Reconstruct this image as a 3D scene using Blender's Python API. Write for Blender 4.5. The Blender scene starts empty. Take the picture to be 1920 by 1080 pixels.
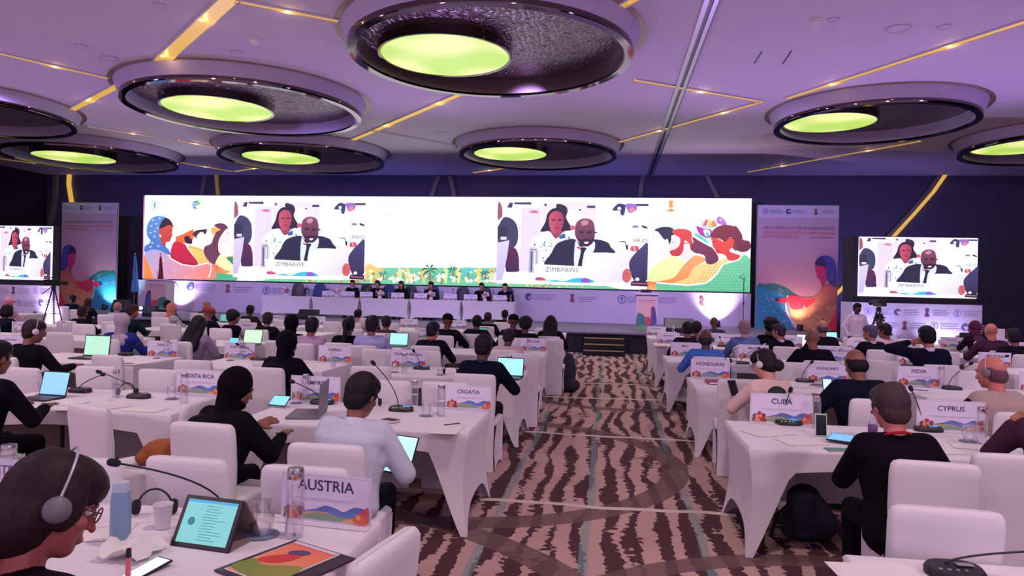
import bpy, bmesh, math, random
import numpy as np
from mathutils import Vector, Matrix, Euler
random.seed(7)
PI = math.pi
# ---------------------------------------------------------------- camera
FPX = 1320.0; YAW = math.atan(182/1320.); ROLL = 0.0228; EYE = 1.8
_F = Vector((-math.sin(YAW), math.cos(YAW), 0)); _R = Vector((math.cos(YAW), math.sin(YAW), 0)); _U = Vector((0, 0, 1))
_p = -1.2/FPX
_F2 = _F*math.cos(_p)+_U*math.sin(_p); _U2 = _U*math.cos(_p)-_F*math.sin(_p)
_RT = _R*math.cos(ROLL)+_U2*math.sin(ROLL); _UP = _U2*math.cos(ROLL)-_R*math.sin(ROLL)
CAM = Vector((0, 0, EYE))
scn = bpy.context.scene
cd = bpy.data.cameras.new('camera'); cam = bpy.data.objects.new('camera', cd); scn.collection.objects.link(cam)
cd.sensor_width = 36; cd.lens = 36*FPX/1920; cd.clip_end = 200
M3 = Matrix((_RT, _UP, -_F2)).transposed()
cam.matrix_world = Matrix.Translation(CAM) @ M3.to_4x4()
scn.camera = cam
def ray(x, y): return _F2+_RT*((x-960)/FPX)-_UP*((y-540)/FPX)
def at_z(x, y, z):
    d = ray(x, y); return CAM+d*((z-EYE)/d.z)
def at_y(x, y, Y):
    d = ray(x, y); return CAM+d*(Y/d.y)
def hor(x): return 538.8+0.0228*(x-960)
# ---------------------------------------------------------------- light, exposure
vs = scn.view_settings; vs.view_transform = 'Standard'; vs.look = 'None'; vs.gamma = 1; vs.use_curve_mapping = False; vs.exposure = 0.0
w = bpy.data.worlds.new('world'); scn.world = w; w.use_nodes = True
w.node_tree.nodes['Background'].inputs[0].default_value = (0.68, 0.46, 0.72, 1)
w.node_tree.nodes['Background'].inputs[1].default_value = .75
def lamp(name, kind, loc, col, power, size=0.1, rot=(0, 0, 0), spot=None, blend=0.6, sy=None):
    d = bpy.data.lights.new(name, kind); d.color = col; d.energy = power
    if kind == 'AREA':
        d.size = size
        if sy: d.shape = 'RECTANGLE'; d.size_y = sy
    else: d.shadow_soft_size = size
    if spot: d.spot_size = math.radians(spot); d.spot_blend = blend
    o = bpy.data.objects.new(name, d); o.location = loc; o.rotation_euler = rot; scn.collection.objects.link(o); return o
def aim(o, target):
    o.rotation_euler = (Vector(target)-o.location).to_track_quat('-Z', 'Y').to_euler()
# recessed ceiling downlights over the hall
for i, (x, y) in enumerate([(-14.5, 5), (-7, 3.5), (0.6, 2.5), (7, 5), (13, 8), (-13, 11.5), (-6, 9.8), (4.2, 12.5), (11, 14), (-16, 15), (-6.2, 17.2), (1.9, 18.5)]):
    l = lamp('ceiling_spot', 'SPOT', (x, y, 6.62), (1.0, .78, .76), 480, .12, spot=125, blend=.9)
# violet wash aimed at the stage from unmodelled spots overhead
for i, x in enumerate((-16, -9, -2, 4)):
    l = lamp('stage_wash', 'SPOT', (x, 15.5, 6.4), (.50, .36, 1.0), 1100, .15, spot=75, blend=.8); aim(l, (x, 25, .7))
# pink and violet fill spots added behind and beside the seating
for x, y, e, c in ((-9, -2, 620, (1, .66, .80)), (5, -3, 620, (1, .66, .80)), (14, 6, 700, (.60, .38, 1.0)), (-20, 8, 700, (.6, .38, 1.0))):
    l = lamp('hall_fill', 'SPOT', (x, y, 5.9), c, e, .4, spot=120, blend=.9); aim(l, (x*.4, 14, 1.0))
# violet floor cans up the ceiling from the stage
for x, y, e in ((-21.5, 19.0, 700), (-12, 20.6, 500), (-5, 20.6, 500), (3.2, 20.6, 700), (10.5, 19.5, 900)):
    l = lamp('ceiling_wash', 'SPOT', (x, y, .9), (.56, .34, 1.0), e, .25, spot=110, blend=.9); aim(l, (x*.85, 13.5, 6.7))
for x in (-20, -10, 0, 10): l = lamp('wall_fill', 'SPOT', (x, 27.6, .4), (.30, .26, 1.0), 330, .2, spot=120, blend=.9); aim(l, (x, 30.5, 5))  # unseen spots added behind the screen to lift the dark wall
# ---------------------------------------------------------------- mesh helpers
COL = scn.collection
class MB:
    def __init__(s): s.v = []; s.f = []; s.m = []; s.c = []
    def add(s, vs, fs, mi=0, M=None):
        n = len(s.v)
        if M is not None: vs = [M @ Vector(v) for v in vs]
        s.v += [tuple(v) for v in vs]; s.f += [tuple(i+n for i in f) for f in fs]; s.m += [mi]*len(fs); return s
    def box(s, x0, x1, y0, y1, z0, z1, mi=0, M=None):
        return s.add([(x0, y0, z0), (x1, y0, z0), (x1, y1, z0), (x0, y1, z0), (x0, y0, z1), (x1, y0, z1), (x1, y1, z1), (x0, y1, z1)],
                     [(0, 3, 2, 1), (4, 5, 6, 7), (0, 1, 5, 4), (1, 2, 6, 5), (2, 3, 7, 6), (3, 0, 4, 7)], mi, M)
    def lathe(s, prof, n=24, c=(0, 0, 0), mi=0, M=None, ring=False):
        vs = []; fs = []
        for r, z in prof:
            for k in range(n):
                a = 2*PI*k/n; vs.append((c[0]+r*math.cos(a), c[1]+r*math.sin(a), c[2]+z))
        m = len(prof)
        for i in range(m if ring else m-1):
            j = (i+1) % m
            for k in range(n):
                l = (k+1) % n; fs.append((i*n+k, i*n+l, j*n+l, j*n+k))
        if not ring:
            if prof[0][0] > 1e-5: fs.append(tuple(range(n))[::-1])
            if prof[-1][0] > 1e-5: fs.append(tuple((m-1)*n+k for k in range(n)))
        return s.add(vs, fs, mi, M)
    def tube(s, pts, r, n=8, mi=0, M=None):
        pts = [Vector(p) for p in pts]; vs = []; fs = []
        rs = r if isinstance(r, (list, tuple)) else [r]*len(pts)
        up = Vector((0, 0, 1)); t0 = (pts[1]-pts[0]).normalized()
        if abs(t0.dot(up)) > .95: up = Vector((1, 0, 0))
        u = t0.cross(up).normalized()
        for i, p in enumerate(pts):
            t = (pts[min(i+1, len(pts)-1)]-pts[max(i-1, 0)]).normalized()
            u = (u-t*u.dot(t)).normalized(); b = t.cross(u)
            for k in range(n):
                a = 2*PI*k/n; vs.append(p+(u*math.cos(a)+b*math.sin(a))*rs[i])
        m = len(pts)
        for i in range(m-1):
            for k in range(n):
                l = (k+1) % n; fs.append((i*n+k, i*n+l, (i+1)*n+l, (i+1)*n+k))
        fs.append(tuple(range(n))[::-1]); fs.append(tuple((m-1)*n+k for k in range(n)))
        return s.add(vs, fs, mi, M)
    def prism(s, poly, z0, z1, mi=0, M=None):
        n = len(poly); vs = [(x, y, z0) for x, y in poly]+[(x, y, z1) for x, y in poly]
        fs = [tuple(range(n))[::-1], tuple(range(n, 2*n))]+[(i, (i+1) % n, n+(i+1) % n, n+i) for i in range(n)]
        return s.add(vs, fs, mi, M)
    def grid(s, P, mi=0, M=None, closed=False):
        nr = len(P); nc = len(P[0]); vs = [v for r in P for v in r]; fs = []
        for i in range(nr-1):
            for j in range(nc if closed else nc-1):
                k = (j+1) % nc; fs.append((i*nc+j, i*nc+k, (i+1)*nc+k, (i+1)*nc+j))
        return s.add(vs, fs, mi, M)
    def ell(s, c, r, R=None, n=14, m=9, mi=0):
        vs = []; fs = []
        for i in range(m+1):
            t = PI*i/m
            for k in range(n):
                a = 2*PI*k/n; v = Vector((r[0]*math.sin(t)*math.cos(a), r[1]*math.sin(t)*math.sin(a), r[2]*math.cos(t)))
                if R is not None: v = R @ v
                vs.append(Vector(c)+v)
        for i in range(m):
            for k in range(n):
                l = (k+1) % n; fs.append((i*n+k, (i+1)*n+k, (i+1)*n+l, i*n+l))
        return s.add(vs, fs, mi)
    def cap(s, p0, r0, p1, r1, n=12, mi=0):
        p0 = Vector(p0); p1 = Vector(p1); t = (p1-p0).normalized()
        up = Vector((0, 0, 1)) if abs(t.z) < .9 else Vector((1, 0, 0))
        u = t.cross(up).normalized(); b = t.cross(u); vs = []; fs = []; R = []
        for i in range(5): a = PI/2*i/4; R.append((p0-t*r0*math.cos(a), r0*math.sin(a)+1e-5))
        for i in range(5): a = PI/2*i/4; R.append((p1+t*r1*math.sin(a), r1*math.cos(a)+1e-5))
        for c, r in R:
            for k in range(n): a = 2*PI*k/n; vs.append(c+(u*math.cos(a)-b*math.sin(a))*r)
        for i in range(len(R)-1):
            for k in range(n):
                l = (k+1) % n; fs.append((i*n+k, i*n+l, (i+1)*n+l, (i+1)*n+k))
        fs.append(tuple(range(n))[::-1]); fs.append(tuple((len(R)-1)*n+k for k in range(n)))
        return s.add(vs, fs, mi)
    def mesh(s, name, smooth=None, bevel=0, seg=2, weld=False):
        me = bpy.data.meshes.new(name); me.from_pydata(s.v, [], s.f)
        me.polygons.foreach_set('material_index', s.m)
        if bevel or weld or True:
            bm = bmesh.new(); bm.from_mesh(me)
            if weld or bevel: bmesh.ops.remove_doubles(bm, verts=bm.verts, dist=1e-5)
            if bevel:
                es = [e for e in bm.edges if len(e.link_faces) == 2 and e.calc_face_angle(0) > .6]
                bmesh.ops.bevel(bm, geom=es, offset=bevel, segments=seg, affect='EDGES', profile=.5)
            bm.to_mesh(me); bm.free()
        if smooth is not None:
            me.polygons.foreach_set('use_smooth', [True]*len(me.polygons))
            if smooth < 3: me.set_sharp_from_angle(angle=smooth)
        me.update(); return me
def link(name, me, mats=None, parent=None, loc=None, rot=None, scale=None):
    o = bpy.data.objects.new(name, me); COL.objects.link(o)
    if mats is not None and me is not None and len(me.materials) == 0:
        for m in (mats if isinstance(mats, (list, tuple)) else [mats]): me.materials.append(m)
    elif mats is not None and me is not None:
        ml = mats if isinstance(mats, (list, tuple)) else [mats]
        for i, m in enumerate(ml):
            if i < len(o.material_slots) and me.materials[i] != m: o.material_slots[i].link = 'OBJECT'; o.material_slots[i].material = m
    if parent: o.parent = parent
    if loc is not None: o.location = loc
    if rot is not None: o.rotation_euler = rot if isinstance(rot, (tuple, list, Euler)) else (0, 0, rot)
    if scale is not None: o.scale = scale if isinstance(scale, (tuple, list)) else (scale,)*3
    return o
def thing(name, label, cat, loc=(0, 0, 0), rz=0, group=None, scale=None):
    o = link(name, None, None, None, loc, rz, scale); return tag(o, label, cat, group)
def tag(o, label=None, cat=None, group=None, kind=None):
    if label: o['label'] = label
    if cat: o['category'] = cat
    if group: o['group'] = group
    if kind: o['kind'] = kind
    return o
def struct(name, me, mats, loc=None, rot=None):
    return tag(link(name, me, mats, None, loc, rot), kind='structure')
def children(o): return CH.get(o.name, [c for c in o.children])
CH = {}
def dup(o, loc=None, rz=None, label=None, group=None, parent=None, scale=None, lod=False):
    kids = [c for c in bpy.data.objects if c.parent == o] if o.name not in KID else KID[o.name]
    KID[o.name] = kids
    r = o.copy(); COL.objects.link(r); r.parent = parent
    if loc is not None: r.location = loc
    if rz is not None: r.rotation_euler = (0, 0, rz)
    if scale is not None: r.scale = (scale,)*3
    if label: r['label'] = label
    if group: r['group'] = group
    if not lod:
        for c in kids: dup(c, parent=r)
    return r
KID = {}
# ---------------------------------------------------------------- materials
def mat(name, col, rough=.6, metal=0, emit=0, ecol=None, spec=None, noise=0, nscale=20, bump=0, bscale=60, alpha=None, sheen=0):
    m = bpy.data.materials.new(name); m.use_nodes = True; nt = m.node_tree; b = nt.nodes['Principled BSDF']
    c = tuple(col)+(1,) if len(col) == 3 else col
    b.inputs['Base Color'].default_value = c; b.inputs['Roughness'].default_value = rough; b.inputs['Metallic'].default_value = metal
    if spec is not None: b.inputs['Specular IOR Level'].default_value = spec
    if sheen: b.inputs['Sheen Weight'].default_value = sheen
    if emit: b.inputs['Emission Color'].default_value = tuple(ecol or col)[:3]+(1,); b.inputs['Emission Strength'].default_value = emit
    if noise or bump:
        tc = nt.nodes.new('ShaderNodeTexCoord')
    if noise:
        n = nt.nodes.new('ShaderNodeTexNoise'); n.inputs['Scale'].default_value = nscale; n.inputs['Detail'].default_value = 4
        nt.links.new(tc.outputs['Object'], n.inputs['Vector'])
        r = nt.nodes.new('ShaderNodeMix'); r.data_type = 'RGBA'
        r.inputs[6].default_value = tuple(x*(1-noise) for x in c[:3])+(1,); r.inputs[7].default_value = tuple(min(1, x*(1+noise)) for x in c[:3])+(1,)
        nt.links.new(n.outputs['Fac'], r.inputs[0]); nt.links.new(r.outputs[2], b.inputs['Base Color'])
    if bump:
        n = nt.nodes.new('ShaderNodeTexNoise'); n.inputs['Scale'].default_value = bscale; n.inputs['Detail'].default_value = 3
        nt.links.new(tc.outputs['Object'], n.inputs['Vector'])
        bp = nt.nodes.new('ShaderNodeBump'); bp.inputs['Strength'].default_value = bump; bp.inputs['Distance'].default_value = .01
        nt.links.new(n.outputs['Fac'], bp.inputs['Height']); nt.links.new(bp.outputs[0], b.inputs['Normal'])
    return m
def srgb(r, g, b):
    f = lambda v: ((v/255+.055)/1.055)**2.4 if v > 10 else v/255/12.92
    return (f(r), f(g), f(b))
def attr_mat(name, strength=0, rough=.5):
    m = bpy.data.materials.new(name); m.use_nodes = True; nt = m.node_tree; b = nt.nodes['Principled BSDF']
    a = nt.nodes.new('ShaderNodeAttribute'); a.attribute_name = 'Col'
    if strength:
        b.inputs['Base Color'].default_value = (.02, .02, .02, 1); b.inputs['Roughness'].default_value = .5
        nt.links.new(a.outputs['Color'], b.inputs['Emission Color']); b.inputs['Emission Strength'].default_value = strength
    else:
        nt.links.new(a.outputs['Color'], b.inputs['Base Color']); b.inputs['Roughness'].default_value = rough
    return m
def glass_mat(name, tint=(1, 1, 1), f=.12):
    m = bpy.data.materials.new(name); m.use_nodes = True; nt = m.node_tree; nt.nodes.remove(nt.nodes['Principled BSDF'])
    t = nt.nodes.new('ShaderNodeBsdfTransparent'); t.inputs[0].default_value = tuple(tint)+(1,)
    g = nt.nodes.new('ShaderNodeBsdfGlossy'); g.inputs['Roughness'].default_value = .05; g.inputs[0].default_value = (.9, .9, .95, 1)
    lw = nt.nodes.new('ShaderNodeLayerWeight'); lw.inputs['Blend'].default_value = .35
    mx = nt.nodes.new('ShaderNodeMixShader'); nt.links.new(lw.outputs['Facing'], mx.inputs[0]); nt.links.new(t.outputs[0], mx.inputs[1]); nt.links.new(g.outputs[0], mx.inputs[2])
    ma = nt.nodes.new('ShaderNodeMath'); ma.operation = 'MULTIPLY_ADD'; ma.inputs[1].default_value = .6; ma.inputs[2].default_value = f
    nt.links.new(lw.outputs['Facing'], ma.inputs[0]); nt.links.new(ma.outputs[0], mx.inputs[0])
    nt.links.new(mx.outputs[0], nt.nodes['Material Output'].inputs['Surface']); return m
W_FAB = mat('white_stretch_fabric', (.78, .76, .78), .75, bump=.08, bscale=140, noise=.03, sheen=.2)
W_FAB2 = mat('white_plaster', (.72, .70, .74), .8)
BLK = mat('black_plastic', (.012, .012, .016), .4)
BLKF = mat('black_fabric', (.012, .012, .02), .9, noise=.3)
DRAPE = mat('dark_drape', (.022, .02, .045), .9, noise=.3, nscale=3)
STEEL = mat('brushed_steel', (.6, .56, .58), .25, 1)
GLASS = glass_mat('clear_glass')
PAPER = mat('paper', (.82, .80, .76), .7)
GREY = mat('grey_plastic', (.18, .17, .2), .5)
ACR = mat('clear_edge_acrylic', (.75, .74, .85), .2)
GOLD = mat('gold_trim', (.55, .38, .12), .35, .6)
LIT = {}
def lit(name, col, s): 
    if name not in LIT: LIT[name] = mat(name, col, .5, emit=s)
    return LIT[name]
SCR_W = lit('screen_light_white', (.62, .85, .88), 1.0)
# ================================================================ the hall
def carpet():
    m = bpy.data.materials.new('patterned_carpet'); m.use_nodes = True; nt = m.node_tree; N = nt.nodes; L = nt.links; b = N['Principled BSDF']
    def n(t, **k):
        x = N.new(t)
        for a, v in k.items(): setattr(x, a, v)
        return x
    def mth(op, a, b_=None, c=None, clamp=False):
        x = n('ShaderNodeMath', operation=op); x.use_clamp = clamp
        for i, v in enumerate((a, b_, c)):
            if v is None: continue
            if isinstance(v, (int, float)): x.inputs[i].default_value = v
            else: L.new(v, x.inputs[i])
        return x.outputs[0]
    tc = n('ShaderNodeTexCoord'); sp = n('ShaderNodeSeparateXYZ'); L.new(tc.outputs['Object'], sp.inputs[0]); X, Y = sp.outputs[0], sp.outputs[1]
    def noise(sx, sy, det=2, off=0, sc=1):
        mp = n('ShaderNodeMapping'); mp.inputs['Scale'].default_value = (sx, sy, 1); mp.inputs['Location'].default_value = (off, off*1.7, 0)
        L.new(tc.outputs['Object'], mp.inputs[0]); t = n('ShaderNodeTexNoise'); t.inputs['Scale'].default_value = sc; t.inputs['Detail'].default_value = det
        L.new(mp.outputs[0], t.inputs['Vector']); return t.outputs['Fac']
    # bark-like broken stripes running towards the stage
    wob = noise(1.6, .8, 1.5, 3); jag = noise(12, 17, 3, 9); fine = noise(60, 60, 2, 1)
    u = mth('ADD', mth('MULTIPLY', X, 5.0), mth('MULTIPLY', wob, 1.9))
    u = mth('ADD', u, mth('MULTIPLY', jag, .7))
    fr = mth('ABSOLUTE', mth('SUBTRACT', mth('FRACT', u), .5))
    width = mth('ADD', mth('MULTIPLY', noise(5.2, .9, 2, 17), 1.5), -.53)
    st = mth('GREATER_THAN', width, fr)
    base = n('ShaderNodeMix', data_type='RGBA'); base.inputs[6].default_value = (*srgb(178, 146, 140), 1); base.inputs[7].default_value = (*srgb(200, 168, 158), 1)
    L.new(fine, base.inputs[0])
    dk = n('ShaderNodeMix', data_type='RGBA'); dk.inputs[6].default_value = (*srgb(64, 42, 48), 1); dk.inputs[7].default_value = (*srgb(98, 70, 74), 1); L.new(fine, dk.inputs[0])
    m1 = n('ShaderNodeMix', data_type='RGBA'); L.new(st, m1.inputs[0]); L.new(base.outputs[2], m1.inputs[6]); L.new(dk.outputs[2], m1.inputs[7])
    # thin teal lines
    cur = m1.outputs[2]
    for x0 in (-.83, -.13, .7, -2.4, 2.3, -3.6, 3.7):
        d = mth('ABSOLUTE', mth('SUBTRACT', mth('ADD', X, mth('MULTIPLY', noise(.1, .5, 1, x0+5), .12)), x0+.06))
        t = mth('LESS_THAN', d, .032)
        mm = n('ShaderNodeMix', data_type='RGBA'); L.new(mth('MULTIPLY', t, .6), mm.inputs[0]); L.new(cur, mm.inputs[6]); mm.inputs[7].default_value = (*srgb(120, 150, 150), 1); cur = mm.outputs[2]
    # large arcs
    for cx, cy, rr, wd in ((-1.35, 7.3, 2.05, .13), (1.6, 2.7, 2.3, .1), (.2, 12.2, 1.5, .12), (-2.5, 2.6, 2.9, .12), (3.5, 9.5, 2.2, .12)):
        d = mth('SQRT', mth('ADD', mth('POWER', mth('SUBTRACT', X, cx), 2), mth('POWER', mth('SUBTRACT', Y, cy), 2)))
        t = mth('LESS_THAN', mth('ABSOLUTE', mth('SUBTRACT', d, rr)), wd)
        mm = n('ShaderNodeMix', data_type='RGBA'); L.new(mth('MULTIPLY', t, .85), mm.inputs[0]); L.new(cur, mm.inputs[6]); cc = n('ShaderNodeMix', data_type='RGBA')
        cc.inputs[6].default_value = (*srgb(92, 70, 72), 1); cc.inputs[7].default_value = (*srgb(120, 96, 96), 1); L.new(noise(30, 90, 2, 2), cc.inputs[0]); L.new(cc.outputs[2], mm.inputs[7]); cur = mm.outputs[2]
    L.new(cur, b.inputs['Base Color']); b.inputs['Roughness'].default_value = .95; b.inputs['Specular IOR Level'].default_value = .1
    return m
CZ = 6.72
struct('floor', MB().box(-27, 22, -1.5, 31, -.1, 0).mesh('floor'), carpet())
CEILM = mat('ceiling_paint', (.68, .61, .73), .75, noise=.03, nscale=2)
struct('ceiling', MB().box(-27, 22, -1.5, 31, CZ, CZ+.15).mesh('ceiling'), CEILM)
WALLM = mat('navy_wall_panel', (.10, .09, .2), .7, noise=.15, nscale=1.5)
struct('wall_back', MB().box(-27, 22, 30.6, 30.8, 0, CZ).mesh('wall_back'), WALLM)
struct('wall_left', MB().box(-27.2, -27, -1.5, 31, 0, CZ).mesh('wall_left'), DRAPE)
struct('wall_right', MB().box(22, 22.2, -1.5, 31, 0, CZ).mesh('wall_right'), DRAPE)
# gold wall ribs
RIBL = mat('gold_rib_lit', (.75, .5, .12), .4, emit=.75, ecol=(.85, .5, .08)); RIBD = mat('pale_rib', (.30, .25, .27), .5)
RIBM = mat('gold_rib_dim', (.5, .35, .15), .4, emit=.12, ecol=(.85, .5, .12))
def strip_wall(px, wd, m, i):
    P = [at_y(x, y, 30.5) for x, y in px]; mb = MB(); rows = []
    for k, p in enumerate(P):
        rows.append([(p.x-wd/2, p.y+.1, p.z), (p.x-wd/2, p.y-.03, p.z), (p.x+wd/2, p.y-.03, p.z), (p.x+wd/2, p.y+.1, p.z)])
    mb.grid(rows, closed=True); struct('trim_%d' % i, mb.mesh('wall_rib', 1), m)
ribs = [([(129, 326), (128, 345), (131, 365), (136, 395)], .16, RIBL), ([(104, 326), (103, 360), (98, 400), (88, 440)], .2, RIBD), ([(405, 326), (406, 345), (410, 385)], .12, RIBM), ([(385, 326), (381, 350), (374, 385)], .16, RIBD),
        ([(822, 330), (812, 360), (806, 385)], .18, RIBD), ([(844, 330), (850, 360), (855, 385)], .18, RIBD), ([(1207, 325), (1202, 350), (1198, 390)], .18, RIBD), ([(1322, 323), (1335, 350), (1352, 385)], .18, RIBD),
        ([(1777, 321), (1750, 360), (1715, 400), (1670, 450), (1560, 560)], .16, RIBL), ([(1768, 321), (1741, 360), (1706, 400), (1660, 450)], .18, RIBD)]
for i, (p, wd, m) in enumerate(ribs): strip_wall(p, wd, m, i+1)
# ceiling coves (gold lit channels)
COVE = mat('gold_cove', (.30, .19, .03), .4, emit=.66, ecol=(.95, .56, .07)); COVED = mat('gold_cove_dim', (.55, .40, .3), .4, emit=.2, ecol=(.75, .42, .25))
GSUR = mat('gold_surround_metal', (.34, .25, .18), .35, .5)
LAMPY = mat('cove_lamp', (1, .85, .5), .4, emit=4, ecol=(1, .72, .3))
coves = [((432, -4), (282, 132), .30, 1), ((-6, 98), (204, 146), .14, 1), ((224, 158), (120, 213), .2, 1), ((440, 0), (634, 38), .12, 1), ((1084, 54), (1192, -4), .16, 1), ((1190, 149), (1430, 190), .12, 1),
         ((1428, 190), (1098, 283), .14, 1), ((884, 167), (616, 281), .2, 1), ((1926, 38), (1474, 184), .16, 1), ((696, 243), (856, 272), .10, 0), ((165, 236), (330, 262), .12, 1), ((335, 262), (400, 275), .14, 1),
         ((330, 302), (438, 321), .16, 1), ((438, 321), (512, 309), .16, 1), ((1724, 264), (1400, 322), .16, 1), ((-6, 296), (132, 313), .16, 1), ((885, 323), (948, 314), .2, 1), ((1440, 0), (1440, 0), 0, 0)]
k = 50
for (a, b, wd, l) in coves:
    if wd == 0: continue
    A = at_z(*a, CZ); B = at_z(*b, CZ); d = (B-A); ln = d.length; ang = math.atan2(d.y, d.x)
    mb = MB().box(0, ln, -wd/2, wd/2, -.012, .01, 0).box(0, ln, -wd/2-.03, -wd/2, -.03, .01, 1).box(0, ln, wd/2, wd/2+.03, -.03, .01, 1)
    nl = max(1, int(ln/2.6))
    if l:
        for q in range(nl): x = ln*(q+.5)/nl; mb.lathe([(.001, -.03), (.035, -.03), (.04, -.012)], 10, (x, wd*.25, 0), 2)
    k += 1; struct('trim_%d' % k, mb.mesh('cove'), [COVE if l else COVED, CEILM, LAMPY], (A.x, A.y, CZ), (0, 0, ang))
    if l:
        for q in range(nl):
            x = ln*(q+.5)/nl; p = A+d.normalized()*x; lp = lamp('cove_lamp_light', 'POINT', (p.x, p.y, CZ-.09), (1, .62, .2), 1.6, .03)
# slot track
mb = MB().box(1.56, 1.64, -1, 30.5, CZ-.01, CZ+.02, 0).box(1.47, 1.56, -1, 30.5, CZ-.035, CZ+.02, 1).box(1.64, 1.72, -1, 30.5, CZ-.035, CZ+.02, 1).box(1.72, 1.735, -1, 30.5, CZ-.05, CZ+.02, 0)
struct('trim_49', mb.mesh('track'), [BLK, mat('track_aluminium', (.5, .48, .56), .35, .5)])
# big ceiling rings
MIRR = mat('bronze_mirror', (.16, .12, .13), .06, 1); 
def ripple():
    m = mat('rippled_bronze_panel', (.20, .135, .15), .25, .8); nt = m.node_tree; b = nt.nodes['Principled BSDF']
    tc = nt.nodes.new('ShaderNodeTexCoord'); v = nt.nodes.new('ShaderNodeTexWave'); v.inputs['Scale'].default_value = 2.2; v.inputs['Distortion'].default_value = 9; v.inputs['Detail'].default_value = 3; v.inputs['Detail Scale'].default_value = 2
    nt.links.new(tc.outputs['Object'], v.inputs['Vector']); bp = nt.nodes.new('ShaderNodeBump'); bp.inputs['Strength'].default_value = .5; bp.inputs['Distance'].default_value = .02
    nt.links.new(v.outputs['Color'], bp.inputs['Height']); nt.links.new(bp.outputs[0], b.inputs['Normal']); return m
RIP = ripple()
def green_disc_mat():
    m = bpy.data.materials.new('lit_lime_diffuser'); m.use_nodes = True; nt = m.node_tree; b = nt.nodes['Principled BSDF']
    tc = nt.nodes.new('ShaderNodeTexCoord'); n = nt.nodes.new('ShaderNodeTexNoise'); n.inputs['Scale'].default_value = .75; n.inputs['Detail'].default_value = 0
    nt.links.new(tc.outputs['Object'], n.inputs['Vector']); r = nt.nodes.new('ShaderNodeValToRGB'); e = r.color_ramp.elements
    e[0].position = .42; e[0].color = (.50, .76, .13, 1); e[1].position = .68; e[1].color = (.98, .96, .42, 1)
    nt.links.new(n.outputs['Fac'], r.inputs[0]); nt.links.new(r.outputs[0], b.inputs['Emission Color']); b.inputs['Emission Strength'].default_value = .95; b.inputs['Base Color'].default_value = (.3, .5, .1, 1)
    return m
GRN = green_disc_mat(); RINGP = mat('ring_side_paint', (.50, .44, .66), .6)
ZL = 6.3
def ring_lamp(cx, cy, R, dx, dy, label, rd=None):
    t = thing('ceiling_ring_light', label, 'ceiling light', (cx, cy, ZL), 0, 'round ceiling ring lights'); h = CZ-ZL
    link('outer_band', MB().lathe([(R, .04), (R+.15, h), (R+.09, h), (R-.06, .04)], 96, ring=True).mesh('outer_band', .6), RINGP, t)
    link('mirror_lip', MB().lathe([(R-.14, .0), (R+.02, .0), (R+.03, .03), (R+.03, .12), (R-.0, .12), (R-.0, .06), (R-.14, .06)], 96, ring=True).mesh('mirror_lip', .6), MIRR, t)
    link('inner_band', MB().lathe([(R-.1, .05), (R-.1, h-.04), (R-.16, h-.04), (R-.16, .05)], 96, ring=True).mesh('inner_band', .6), mat('inner_band_brown', (.2, .14, .15), .3, .4) if 'ib' not in LIT else LIT['ib'], t)
    LIT['ib'] = t.children[-1].data.materials[0] if t.children else None
    link('recess_panel', MB().lathe([(.001, h-.06), (R-.14, h-.06), (R-.14, h-.02), (.001, h-.02)], 96).mesh('recess_panel', .6), RIP, t)
    rd = rd or R*.5
    g = link('diffuser', MB().lathe([(.001, 0), (rd-.02, 0), (rd, .03), (rd, .06), (.001, .06)], 72).mesh('diffuser', .6), GRN, t, (dx, dy, h-.24))
    link('diffuser_rim', MB().lathe([(rd, -.01), (rd+.05, -.01), (rd+.05, .18), (rd, .18)], 72, ring=True).mesh('diffuser_rim', .6), MIRR, g)
    link('gold_surround', MB().lathe([(R+.14, h-.012), (R+.27, h-.012), (R+.27, h+.01), (R+.14, h+.01)], 96, ring=True).mesh('gold_surround', .6), GSUR, t)
    return t
rings = [(-2.42, 13.75, 2.76, 'largest ceiling ring light, nearest, over the middle tables'), (-9.7, 17.65, 2.98, 'large ceiling ring light left of the nearest one'), (-11.35, 24.8, 2.95, 'ceiling ring light above the left half of the stage screen'),
         (-2.55, 24.2, 2.68, 'ceiling ring light above the middle of the stage screen'), (6.85, 19.9, 2.45, 'ceiling ring light right of the ceiling track'), (13.4, 23.4, 2.6, 'ceiling ring light cut by the right edge of the photo'),
         (-18.6, 17.8, 2.9, 'upper ceiling ring light cut by the left edge of the photo'), (-19.8, 24.6, 3.0, 'lower ceiling ring light cut by the left edge of the photo')]
for cx, cy, R, lb in rings:
    ring_lamp(cx, cy, R, -1.0, .3, lb, R*.475)
    l = lamp('ring_glow', 'AREA', (cx-1.0, cy, ZL+.15), (.75, 1, .35), 12, 2.6, (0, 0, 0)); l.data.shape = 'DISK'
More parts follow.
